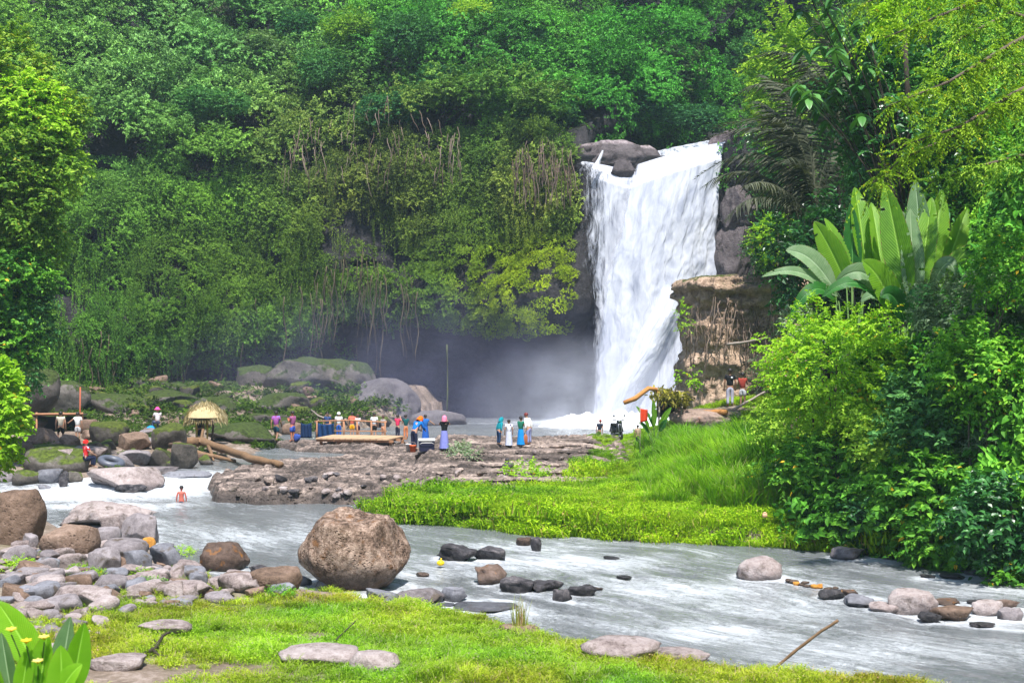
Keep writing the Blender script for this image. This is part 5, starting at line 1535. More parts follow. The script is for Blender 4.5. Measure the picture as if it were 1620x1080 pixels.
# middle right: bright ferny shrub and neighbours
shrub(1318, 590, 41, 226, 230, 'lime_leaf', 'big feathery lime-green shrub below the banana leaves', L=0.12, ntw=2500, tl=0.5, per=11, lumps=0.55, seed=71, flat=.3)
shrub(1265, 660, 47, 150, 110, 'tree_leaf_bright', 'yellow-green bush at the lower left of the big lime shrub', L=0.13, ntw=700, tl=0.45, per=9)
shrub(1440, 690, 42.5, 230, 180, 'green_leaf', 'wide mass of green bush in front of the giant paddle leaf stems', L=0.16, ntw=1500, tl=0.5, six=True, lumps=.5)
shrub(1500, 660, 38, 230, 170, 'tree_leaf_mid', 'wide mass of mid green bush right of centre on the bank', L=0.16, ntw=1300, tl=0.5, six=True, lumps=.5)
shrub(1600, 560, 39, 160, 200, 'green_leaf', 'tall green bush cut by the right edge behind the silvery shrub', L=0.16, ntw=1000, tl=0.5, six=True)
shrub(1262, 520, 52, 60, 60, 'silver_leaf', 'pale leaved bush between mesa and big lime shrub', L=0.15, ntw=260, tl=0.5)
shrub(1420, 600, 41, 130, 120, 'green_leaf', 'dark glossy green bush right of the big lime shrub', L=0.17, ntw=600, tl=0.45, six=True)
shrub(1330, 740, 41, 190, 110, 'green_leaf', 'leafy bush of broad green leaves above the bank grass', L=0.17, ntw=800, tl=0.5, six=True)
shrub(1420, 700, 38.5, 150, 110, 'tree_leaf_bright', 'bush with fresh yellow-green tips in front of the dark glossy one', L=0.14, ntw=620, tl=0.45, six=True)
shrub(1545, 590, 36, 150, 150, 'green_leaf', 'tangled green bush with yellow flecks at the right edge below the silvery shrub', L=0.15, ntw=800, tl=0.5, six=True)
shrub(1540, 490, 38.0, 190, 120, 'silver_leaf', 'silvery pale green shrub with small leaves at the right', L=0.11, ntw=900, tl=0.45, per=11)
shrub(1480, 780, 36.5, 200, 130, 'green_leaf', 'broad leaved bush hanging low over the water at right', L=0.20, ntw=700, tl=0.5, six=True, flat=.35)
shrub(1590, 720, 36.3, 130, 130, 'silver_leaf', 'grey-green small leaved shrub cut by the right edge', L=0.09, ntw=800, tl=0.4, per=11)
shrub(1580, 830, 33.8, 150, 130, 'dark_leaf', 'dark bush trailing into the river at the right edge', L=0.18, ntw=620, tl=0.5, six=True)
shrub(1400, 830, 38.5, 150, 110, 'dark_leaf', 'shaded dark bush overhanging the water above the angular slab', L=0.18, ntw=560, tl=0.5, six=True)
shrub(1500, 860, 35.8, 130, 80, 'green_leaf', 'low green bush at the waterline under the broad leaved one', L=0.17, ntw=340, tl=0.4, six=True)
shrub(1215, 790, 43.5, 130, 90, 'green_leaf', 'dark green weedy clump at the corner of grass and shrubs', L=0.16, ntw=300, tl=0.5, six=True)
shrub(1600, 930, 33.4, 0.1 + 60, 60, 'green_leaf', 'drooping sprig over the water at the lower right edge', L=0.16, ntw=70, tl=0.5, six=True)
# background of the right side
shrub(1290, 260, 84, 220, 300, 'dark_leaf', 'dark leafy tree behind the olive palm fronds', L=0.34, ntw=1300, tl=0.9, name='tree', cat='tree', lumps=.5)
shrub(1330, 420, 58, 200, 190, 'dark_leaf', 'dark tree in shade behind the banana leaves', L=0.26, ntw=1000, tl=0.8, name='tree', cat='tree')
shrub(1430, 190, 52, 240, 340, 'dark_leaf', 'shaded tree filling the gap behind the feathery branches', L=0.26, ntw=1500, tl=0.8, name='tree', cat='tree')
shrub(1580, 330, 52, 200, 260, 'green_leaf', 'green tree at the right edge behind the feathery branches', L=0.20, ntw=1500, tl=0.7, name='tree', cat='tree', six=True)
shrub(1245, 130, 75, 120, 220, 'tree_leaf_bright', 'tall yellow-green tree right of the dead palm fronds', L=0.24, ntw=900, tl=0.7, name='tree', cat='tree', lumps=.7)
shrub(1390, 260, 55, 110, 120, 'tree_leaf_mid', 'leafy lobe in half shade left of the feathery branches', L=0.18, ntw=500, tl=0.6, lumps=.7)
shrub(1590, 420, 36, 110, 120, 'green_leaf', 'yellow flowered green shrub at the right edge above the silvery one', L=0.13, ntw=420, tl=0.5)

# feathery tree: branches reaching in from the upper right, fine leaflets
def feathery(label, branches, mat, Y, L=0.085, name='tree', base=None, seed=1, dens=17, droopy=1.0, w=1.0):
    r = np.random.default_rng(seed)
    b0 = Vector(base)
    t_ = empty(name, b0, 0, label, 'tree')
    mb = MB(); parts = []
    for i, br in enumerate(branches):
        P = [W(a, b, Y + c) for a, b, c in br]
        full = [b0 + Vector((0, 0, 3.0)) if br[0][0] > 1600 else P[0]] + P
        pts = [p - b0 for p in P]
        if br[0][0] > 1600: mb.tube([Vector((0, 0, -0.3)), (pts[0]) * 0.5 + Vector((0.5, 0.2, 0.6)), pts[0]], [0.16, 0.11, 0.07], 7)
        n = len(pts); mb.tube(pts, [0.07 - 0.055 * k / (n - 1) for k in range(n)], 7)
        A = np.array([p[:] for p in pts])
        seglen = np.linalg.norm(np.diff(A, axis=0), axis=1); cu = np.concatenate([[0], np.cumsum(seglen)])
        m = int(cu[-1] * dens)
        q = r.uniform(0.05 * cu[-1], cu[-1], m)
        p0 = np.stack([np.interp(q, cu, A[:, j]) for j in range(3)], 1)
        dirm = nrm((A[-1] - A[0])[None])[0]
        fd = nrm(dirm * 0.6 + r.normal(size=(m, 3)) * 0.75 + np.array([0, 0, -0.05]))
        fl_ = r.uniform(0.35, 0.95, m) * w
        per = 22
        a = (np.arange(per) + 0.5) / per
        pos = p0[:, None] + fd[:, None] * fl_[:, None, None] * a[None, :, None]
        pos[..., 2] -= 0.45 * droopy * fl_[:, None] * a[None] ** 2
        side = nrm(np.cross(fd, np.array([0, 0, 1.0])))
        sg = np.where(np.arange(per) % 2 == 0, 1, -1)[None, :, None]
        D = side[:, None] * sg + fd[:, None] * 0.5 + r.normal(size=(m, per, 3)) * 0.15; D[..., 2] -= 0.35
        N = np.array([0, 0, 1.0]) + r.normal(size=(m, per, 3)) * 0.3
        s = r.uniform(.7, 1.3, m * per)
        parts.append(leaves(pos.reshape(-1, 3), D.reshape(-1, 3), N.reshape(-1, 3), L * s, L * 0.42 * s))
    v, f = join(parts)
    mk('crown', meshdata('crown', v, f, MATS[mat], False), t_)
    mb.build('trunk', MATS['bark'], t_)
feathery('tree with feathery yellow-green branches reaching in from the upper right', [
    [(1700, 20, 1), (1600, 70, 0), (1500, 130, -1), (1400, 170, -1.5)], [(1700, 60, 1), (1620, 150, 0.5), (1540, 200, 0), (1430, 250, -.5), (1380, 290, -1)],
    [(1690, -40, 1), (1600, -20, 1), (1500, 20, 0), (1400, 60, 0)], [(1700, -90, 2), (1560, -60, 1), (1440, -30, 1), (1360, 10, 1)],
    [(1700, 100, 1), (1600, 150, 0), (1520, 200, -.5), (1430, 230, -1)]], 'yellow_feather_leaf', 33, base=(16.5, 35.5, hz(16.5, 35.5)), seed=4, L=0.10, dens=20)
feathery('tree with fine bright leaflets at the right edge behind the feathery branches', [
    [(1720, 200, 3), (1640, 240, 2), (1560, 260, 1), (1470, 290, 1)], [(1720, 60, 3), (1600, 20, 3), (1520, 60, 2), (1460, 130, 2)], [(1730, 160, 3), (1640, 100, 3), (1560, 110, 2), (1480, 190, 2)]],
    'tree_leaf_bright', 37, base=(19, 40, hz(19, 40)), seed=9, L=0.12, dens=18)
# leafy rim that hangs down the top right
feathery('hanging bright green branch at the top, left of the feathery tree', [[(1610, -60, 1), (1480, -40, 0), (1420, 0, 0), (1385, 40, 0)], [(1610, -80, 2), (1500, -60, 1), (1440, -20, 1), (1400, 10, 1)]],
    'lime_leaf', 34, base=(15.5, 38, hz(15.5, 38)), seed=5, L=0.14, dens=16, droopy=2.2)

# ------------------------------------------------------------------ big single leaves
def tear(nt_, nu_, seed):
    if nu_ < 9 or nt_ < 30: return None
    r = np.random.default_rng(seed)
    k = np.ones((nt_ - 1, nu_ - 1), bool)
    for _ in range(int(r.integers(1, 5))):
        i = int(r.integers(int(nt_ * .3), nt_ - 4)); d = int(r.integers(1, 3))
        if r.random() < .5: k[i, :d] = False
        else: k[i, nu_ - 1 - d:] = False
    return k.ravel()
def blade_leaf(P0, P1, width, bow, side_n, mat_nm, name='leaf', fold=0.16, petiole=0.12, nseg=24, ribs=True):
    """a broad banana-like leaf from P0 to P1 (relative), bowed along bow; side_n is roughly its face normal"""
    P0 = np.array(P0, float); P1 = np.array(P1, float); bow = np.array(bow, float)
    t_ = np.linspace(0, 1, nseg * 2)
    sp = P0[None] * (1 - t_[:, None]) + P1[None] * t_[:, None] + bow[None] * (np.sin(np.pi * t_) * (0.6 + 0.4 * t_))[:, None]
    tan = nrm(np.gradient(sp, axis=0))
    N = nrm(np.tile(np.array(side_n, float), (len(t_), 1)))
    S = nrm(np.cross(tan, N)); N = nrm(np.cross(S, tan))
    tt = np.clip((t_ - petiole) / (1 - petiole), 0, 1)
    wp = np.where(t_ < petiole, 0.03, np.maximum(0.03, (np.sin(np.pi * tt ** 0.75) ** 0.65)) ) * width / 2
    wp[-1] = 0.004
    us = np.array([-1, -0.8, -0.5, -0.22, -0.04, 0.0, 0.04, 0.22, 0.5, 0.8, 1])
    rib = 0.012 * width * np.where(np.arange(len(t_)) % 2 == 0, 1, -1)[:, None] * (np.abs(us)[None] > 0.1)
    h = fold * np.abs(us)[None] ** 1.3 * wp[:, None] * 2 - 0.10 * (us[None] ** 4) * wp[:, None] + (rib if ribs else 0)
    mid = np.where(np.abs(us) < 0.03, -0.02 * width, 0.0)[None]
    v = sp[:, None] + S[:, None] * (us[None, :, None] * wp[:, None, None]) + N[:, None] * (h + mid)[..., None]
    f = grid_faces(len(t_), len(us))
    # wind torn edges: some rib cells are split open from the margin
    return meshdata(name, v.reshape(-1, 3), f[keepf] if (keepf := tear(len(t_), len(us), int(abs(P1[0] * 97) + abs(P1[2] * 53)))) is not None else f, MATS[mat_nm], True,
                    {'lu': np.tile(us, len(t_)), 'lt': np.repeat(t_, len(us))})
def banana(label, base_px, Y, specs, cat='plant', name='banana_plant', ground=True):
    b = W(base_px[0], base_px[1], Y)
    gz = hz(b.x, b.y)
    b0 = Vector((b.x, b.y, min(gz, b.z)))
    t_ = empty(name, b0, 0, label, cat)
    mb = MB()
    for i, s in enumerate(specs):
        bx, by, tx, ty, w, dY, mat = s[:7]
        bowk = s[7] if len(s) > 7 else 0.12
        A = W(bx, by, Y + dY * 0.3) - b0; B_ = W(tx, ty, Y + dY) - b0
        ln_ = (B_ - A).length
        rr_ = random.Random(i * 7 + int(tx))
        nrm_ = Vector((rr_.uniform(-.8, .8), -1.0, rr_.uniform(0.0, 1.1)))
        d = (B_ - A).normalized()
        bow = Vector((0, -0.4, 1)) * ln_ * bowk
        k = Y / F
        mk('leaf', blade_leaf(A, B_, w * k * rr_.uniform(.68, .95), bow * rr_.uniform(.7, 1.8), nrm_, mat), t_)
        mb.tube([Vector((rr_.uniform(-.12, .12), rr_.uniform(-.1, .1), 0)), A * 0.5 + Vector((0, 0, A.z * 0.15)), A + d * ln_ * 0.10], [0.06, 0.035, 0.018], 6)
    mb.build('stem', MATS['stem_green'], t_)
    return t_
Bb, Bd, Bp = 'banana_bright', 'banana_deep', 'banana_pale'
banana('clump of giant paddle leaves standing left, one tall bright blades', (1345, 500), 43.3, [
    (1330, 470, 1243, 396, 40, -0.6, Bp, .25), (1345, 462, 1288, 350, 42, -0.3, Bb, .06), (1352, 455, 1304, 345, 34, 0.3, Bb, .05), (1350, 460, 1346, 322, 34, .4, Bd, .02),
    (1340, 480, 1205, 438, 26, -.8, Bp, .2), (1372, 440, 1352, 296, 52, .8, Bb, .03), (1330, 480, 1250, 500, 30, -.8, Bd, .35), (1362, 470, 1395, 352, 36, .9, Bp, .05), (1355, 480, 1412, 505, 44, -.6, Bp, .3)])
banana('clump of giant paddle leaves in the middle with one broad bright blade', (1425, 540), 41.5, [
    (1428, 520, 1364, 412, 62, -1.0, Bb, .08), (1432, 520, 1478, 452, 56, -.7, Bd, .12), (1420, 500, 1322, 446, 36, -.5, Bp, .25), (1440, 500, 1400, 290, 66, .9, Bb, .03), (1452, 480, 1474, 312, 52, 1.2, Bb, .03),
    (1440, 520, 1486, 532, 56, -1.1, Bp, .4), (1425, 515, 1300, 470, 36, -.6, Bd, .3), (1446, 500, 1440, 330, 44, .7, Bp, .02), (1436, 520, 1392, 470, 40, -1.0, Bd, .2)])
banana('clump of giant paddle leaves standing right under the feathery branches', (1480, 520), 42.5, [
    (1478, 470, 1540, 388, 48, -.4, Bb, .15), (1470, 460, 1512, 432, 34, -.9, Bp, .35), (1470, 450, 1490, 300, 56, .8, Bb, .04), (1460, 440, 1448, 285, 50, .4, Bp, .03), (1400, 470, 1378, 320, 54, 1.2, Bb, .05), (1484, 470, 1530, 330, 48, .6, Bb, .05), (1462, 450, 1420, 330, 40, .8, Bp, .03), (1480, 490, 1560, 470, 44, -.7, Bd, .35)])
banana('bright green canna-like plant beside the red flag at the edge of the spray', (1035, 690), 63, [
    (1035, 680, 1033, 632, 16, -.2, Bb, .03), (1030, 684, 1006, 642, 12, -.3, Bb, .06), (1040, 684, 1062, 644, 12, -.2, Bb, .05), (1036, 680, 1022, 650, 10, .3, Bd, .05), (1042, 686, 1056, 664, 12, -.3, Bd, .1), (1028, 688, 1010, 668, 10, -.2, Bd, .1)], name='canna_plant')

# glossy broad leaved tree at the top: every leaf its own part
def glossy_tree():
    b0 = Vector((13.6, 50, hz(13.6, 50)))
    t_ = empty('tree', b0, 0, 'tree with large glossy drooping leaves at the top, right of the dark fronds', 'tree')
    P0 = np.zeros(3)
    data = [blade_leaf((0, 0, 0), (0.52, 0, -0.06), 0.2, (0, 0, 0.06), (0, 0, 1), m, fold=.12, nseg=4, petiole=.1, ribs=False) for m in ('glossy_leaf', 'glossy_leaf', 'tree_leaf_mid')]
    r = random.Random(8); mb = MB()
    for i in range(38):
        c = W(r.uniform(1260, 1385), r.uniform(-40, 175) if r.random() < .8 else r.uniform(150, 240), 50 + r.uniform(-1.5, 1.5)) - b0
        limb(mb, (0.2, 0, c.z * 0.55), c, 0.03, 0.01, 0.06, i, 4, 5)
        for j in range(7):
            a = j * 2.4 + r.uniform(-.4, .4)
            mk('leaf', r.choice(data), t_, c + Vector((0, 0, 0.03 * j)), (0, r.uniform(0.15, 0.95), a), r.uniform(1.0, 1.6))
    limb(mb, (0, 0, -.3), (0.2, 0, 13), 0.16, 0.08, 0.03, 2)
    mb.build('trunk', MATS['dark_bark'], t_)
glossy_tree()

# palms: trunk, fronds
def frond_mesh(length, leaf, droop, mat, seed, pairs=44, arch=0.35, name='frond', w=0.035):
    r = np.random.default_rng(seed)
    n = pairs
    t_ = np.linspace(0.12, 1, n)
    x = t_ * length * (1 - 0.12 * t_); z = length * (arch * np.sin(t_ * 1.9) - droop * t_ ** 2.6)
    sp = np.stack([x, np.zeros(n), z], 1)
    parts = []
    tan = nrm(np.gradient(sp, axis=0))
    for sgn in (-1, 1):
        L = leaf * np.sin(np.pi * np.clip(t_ * 0.9 + 0.06, 0, 1)) ** 0.6 * r.uniform(.75, 1.15, n)
        D = np.stack([np.zeros(n) + 0.5, np.full(n, sgn * 0.8), np.full(n, -0.25)], 1) + r.normal(size=(n, 3)) * 0.12
        V = []
        dirn = nrm(D)
        for k in range(4):
            q = k / 3
            c = sp + dirn * (L * q)[:, None]; c[:, 2] -= (L * 0.62 * q ** 1.8)
            ww = w * (1 - q ** 2) + 0.003
            V.append(c - tan * ww); V.append(c + tan * ww)
        v = np.stack(V, 1).reshape(-1, 3); o = np.arange(n)[:, None] * 8
        f = np.concatenate([np.concatenate([o + [[2 * k, 2 * k + 1, 2 * k + 3]], o + [[2 * k, 2 * k + 3, 2 * k + 2]]], 0) for k in range(3)], 0)
        parts.append((v, f))
    # midrib
    nb = 5; ring = []
    for i in range(n):
        rr_ = 0.035 * (1 - 0.8 * t_[i])
        ring += [(sp[i, 0], rr_ * math.cos(a), sp[i, 2] + rr_ * math.sin(a)) for a in np.linspace(0, 2 * math.pi, nb, endpoint=False)]
    f = []
    for i in range(n - 1):
        for k in range(nb):
            a, b, c, d = i * nb + k, i * nb + (k + 1) % nb, (i + 1) * nb + (k + 1) % nb, (i + 1) * nb + k
            f += [(a, b, c), (a, c, d)]
    parts.append((np.array(ring), np.array(f)))
    v, f = join(parts)
    return meshdata(name, v, f, MATS[mat], True)
def palm(label, px, py, Y, specs, mat='olive_frond', trunk_r=0.22, leaf=0.8, seeds=0):
    c = W(px, py, Y); gz = hz(c.x, c.y)
    base = Vector((c.x + 0.6, c.y, min(gz, c.z - 1)))
    t_ = empty('palm_tree', base, 0, label, 'palm')
    top = c - base
    mb = MB(); limb(mb, (0, 0, -.3), top, trunk_r, trunk_r * 0.8, 0.03, 5, 10, 10)
    mb.build('trunk', MATS['dark_bark'], t_)
    datas = [frond_mesh(1.0 * 5.0, leaf, d, mat, seeds + i, arch=a_) for i, (d, a_) in enumerate([(0.25, .35), (0.5, .4), (0.1, .25)])]
    for i, (ang, pitch, ln_, yaw) in enumerate(specs):
        # ang: 0 = to the right, 180 = to the left as seen; pitch up in degrees
        mk('frond', datas[i % 3], t_, top, (0, -math.radians(pitch), math.radians(ang + yaw)), (ln_ / 5.0,) * 3)
    return t_
palm('dark olive palm whose fronds arch left over the falls', 1290, 345, 60, [
    (180, 12, 5.6, -15), (180, 40, 6.6, 12), (180, 62, 7.2, -10), (180, -8, 4.6, 14), (180, 26, 6.0, 0), (150, 55, 6.4, 0), (215, 45, 6.0, 0), (180, 75, 7.0, 30), (90, 60, 5, 0), (20, 50, 4.6, 0), (-40, 40, 4.6, 0), (180, 5, 5.0, 38), (240, 20, 5, 0), (180, 50, 7.0, -34)], seeds=3)
palm('taller dark palm behind, fronds rising beside the tall yellow-green tree', 1325, 215, 64, [
    (180, 20, 5.4, 0), (180, 48, 6.2, -12), (180, 68, 6.0, 20), (180, -4, 4.6, -20), (120, 40, 5, 0), (60, 50, 5, 0), (0, 40, 4.6, 0), (230, 30, 5, 0), (290, 30, 5, 0), (180, 34, 6, 26)], seeds=13)
palm('palm with dead tan fronds drooping in from the top edge', 1236, -50, 80, [
    (180, 0, 4.2, 10), (180, -30, 3.8, -25), (180, 16, 4.0, 30), (180, -12, 4.0, -5), (60, 30, 3, 0), (-30, 30, 3, 0), (250, -20, 2.6, 0)], mat='dead_frond', leaf=.45, seeds=23, trunk_r=.25)
# dry hanging vines over the cliff corner left of the falls
def dry_mass(name, px, py, Y, w, h, n, label, l0=1.0, l1=3.2):
    r = random.Random(int(px)); mbd = MB(); k = Y / F
    b = W(px, py, Y)
    for i in range(n):
        a = r.uniform(-1, 1) ; x = a * w / 2 * k; z = h / 2 * k * (1 - a * a * 0.5) * r.uniform(-0.2, 1.0)
        l = r.uniform(l0, l1); m = 6
        jx = r.uniform(-.5, .5); y0 = r.uniform(-.5, .4)
        pts = [(x + jx * (j / m) + r.uniform(-.06, .06), y0 - 0.25 * math.sin(j / m * 2.5), z - l * j / m) for j in range(m + 1)]
        mbd.tube(pts, r.uniform(0.012, 0.035), 4, False)
    tag(mk(name, mbd.mesh(name, MATS['dry_vine']), None, b), label, None, None, 'stuff')
dry_mass('dry_vines', 858, 262, 96.4, 96, 90, 80, 'pinkish brown dry vines hanging over the cliff corner left of the falls')
dry_mass('dry_creepers', 590, 260, 97.9, 280, 220, 90, 'dull brown dead creepers on the cliff above the hanging roots', .8, 2.4)

dry_mass('mesa_roots', 1150, 520, 72.6, 130, 120, 60, 'brown rootlets and dry creepers hanging on the face of the mesa', .6, 2.4)
# ------------------------------------------------------------------ people
def skin_mesh(name, verts, edges, radii, mat, sub=1, root=0):
    me = bpy.data.meshes.new('tmp')
    me.from_pydata([tuple(v) for v in verts], edges, [])
    o = bpy.data.objects.new('tmp', me); COL.objects.link(o)
    md = o.modifiers.new('s', 'SKIN'); md.use_smooth_shade = True
    sv = me.skin_vertices[0].data
    for i, r_ in enumerate(radii):
        sv[i].radius = r_ if hasattr(r_, '__len__') else (r_, r_)
        sv[i].use_root = (i == root)
    if sub:
        s2 = o.modifiers.new('u', 'SUBSURF'); s2.levels = sub; s2.render_levels = sub
    return o, name, mat
PEND = []
def finish_skins():
    bpy.context.view_layer.update()
    dg = bpy.context.evaluated_depsgraph_get()
    for (o, name, mat), parent in PEND:
        me = bpy.data.meshes.new_from_object(o.evaluated_get(dg))
        me.name = name
        me.materials.clear()
        me.materials.append(mat)
        me.polygons.foreach_set('use_smooth', [True] * len(me.polygons))
        mk(name, me, parent)
    for (o, _, _), _ in PEND:
        m_ = o.data; bpy.data.objects.remove(o); bpy.data.meshes.remove(m_)
    PEND.clear()

def cloth(c, print_=None):
    key = 'cloth_%d_%d_%d' % tuple(int(x * 255) for x in c)
    if print_: key += '_print'
    if key in MATS: return MATS[key]
    if not print_: return plain(key, c, 0.85, 0.15, 0.22, 9, 0.15)
    t = NT(key)
    vo = t.n('ShaderNodeTexVoronoi'); vo.inputs['Scale'].default_value = 9; t.set(vo.inputs['Vector'], t.obj())
    k = t.ramp(vo.outputs['Distance'], [(0.30, 1.0), (0.36, 0.0)], 'LINEAR')
    MATS[key] = t.done(t.bsdf(t.mix(k, c, print_), 0.85, 0.15))
    return MATS[key]
SKIN = plain('skin', (0.42, 0.23, 0.15), 0.55, 0.4, 0.08)
SKIN2 = plain('skin_tan', (0.30, 0.155, 0.095), 0.55, 0.4, 0.08)
HAIR = plain('hair_black', (0.018, 0.013, 0.012), 0.5, 0.4, 0.2)
HAIRB = plain('hair_brown', (0.07, 0.03, 0.02), 0.5, 0.4, 0.2)
SHOE = plain('shoe_dark', (0.04, 0.035, 0.035), 0.7)

def pose_joints(pose, H, r):
    """returns named joints for a figure facing +Y, feet at z 0"""
    J = {}
    def s(n, x, y, z): J[n] = Vector((x, y, z)) * H
    sp = 0.055
    s('pelvis', 0, 0, .52); s('waist', 0, .0, .62); s('chest', 0, .005, .73); s('neck', 0, .0, .845); s('head', 0, .012, .93)
    for sd, k in (('l', -1), ('r', 1)):
        s('sh' + sd, k * .105, 0, .805); s('hip' + sd, k * .052, 0, .50)
        s('kn' + sd, k * sp, .012, .275); s('an' + sd, k * (sp + .005), -.01, .045); s('to' + sd, k * (sp + .02), .075, .018)
        s('el' + sd, k * .145, -.015, .635); s('wr' + sd, k * .15, .03, .49); 
    if pose == 'arms_front':
        for sd, k in (('l', -1), ('r', 1)): s('el' + sd, k * .13, .04, .655); s('wr' + sd, k * .055, .15, .72)
    if pose == 'arms_up':
        for sd, k in (('l', -1), ('r', 1)): s('el' + sd, k * .16, .06, .74); s('wr' + sd, k * .06, .13, .88)
    if pose == 'arm_out':
        s('ell', -.20, .02, .73); s('wrl', -.31, .05, .66)
    if pose == 'arm_out_right':
        s('elr', .20, .02, .73); s('wrr', .30, .05, .66)
    if pose == 'walk':
        s('knl', -sp, .07, .29); s('anl', -sp, .07, .05); s('tol', -sp - .02, .16, .02); s('anr', sp, -.14, .08); s('tor', sp + .01, -.07, .02); s('knr', sp, -.02, .28)
        s('elr', .145, .03, .64); s('wrr', .14, .11, .54); s('ell', -.145, -.06, .64); s('wrl', -.15, -.05, .5)
    if pose == 'climb':
        s('knl', -.085, .12, .32); s('anl', -.08, .05, .13); s('tol', -.08, .14, .11); s('knr', .07, .05, .27)
    if pose in ('bend', 'lean'):
        a = 0.75 if pose == 'bend' else 0.28
        for n in ('waist', 'chest', 'neck', 'head', 'shl', 'shr', 'ell', 'elr', 'wrl', 'wrr'):
            q = J[n] - J['pelvis']; y, z = q.y, q.z
            J[n] = J['pelvis'] + Vector((q.x, y * math.cos(a) + z * math.sin(a), z * math.cos(a) - y * math.sin(a)))
        if pose == 'bend':
            for sd, k in (('l', -1), ('r', 1)):
                J['el' + sd] = J['sh' + sd] + Vector((k * .03, .06, -.15)) * H; J['wr' + sd] = J['el' + sd] + Vector((-k * .04, .11, -.06)) * H
    if pose in ('sit', 'squat'):
        dz = -.24 if pose == 'sit' else -.30
        for n in list(J):
            if n[:2] in ('kn', 'an', 'to'): continue
            J[n] = J[n] + Vector((0, -.08, dz)) * H
        for sd, k in (('l', -1), ('r', 1)):
            kz = .30 if pose == 'sit' else .33
            s('kn' + sd, k * .09, .15, kz); s('an' + sd, k * .08, .13 if pose == 'sit' else .02, .045); s('to' + sd, k * .09, .22 if pose == 'sit' else .11, .018)
            J['el' + sd] = J['sh' + sd] + Vector((k * .035, .10, -.14)) * H
            s('wr' + sd, k * .06, .16, kz + .06)
    return J

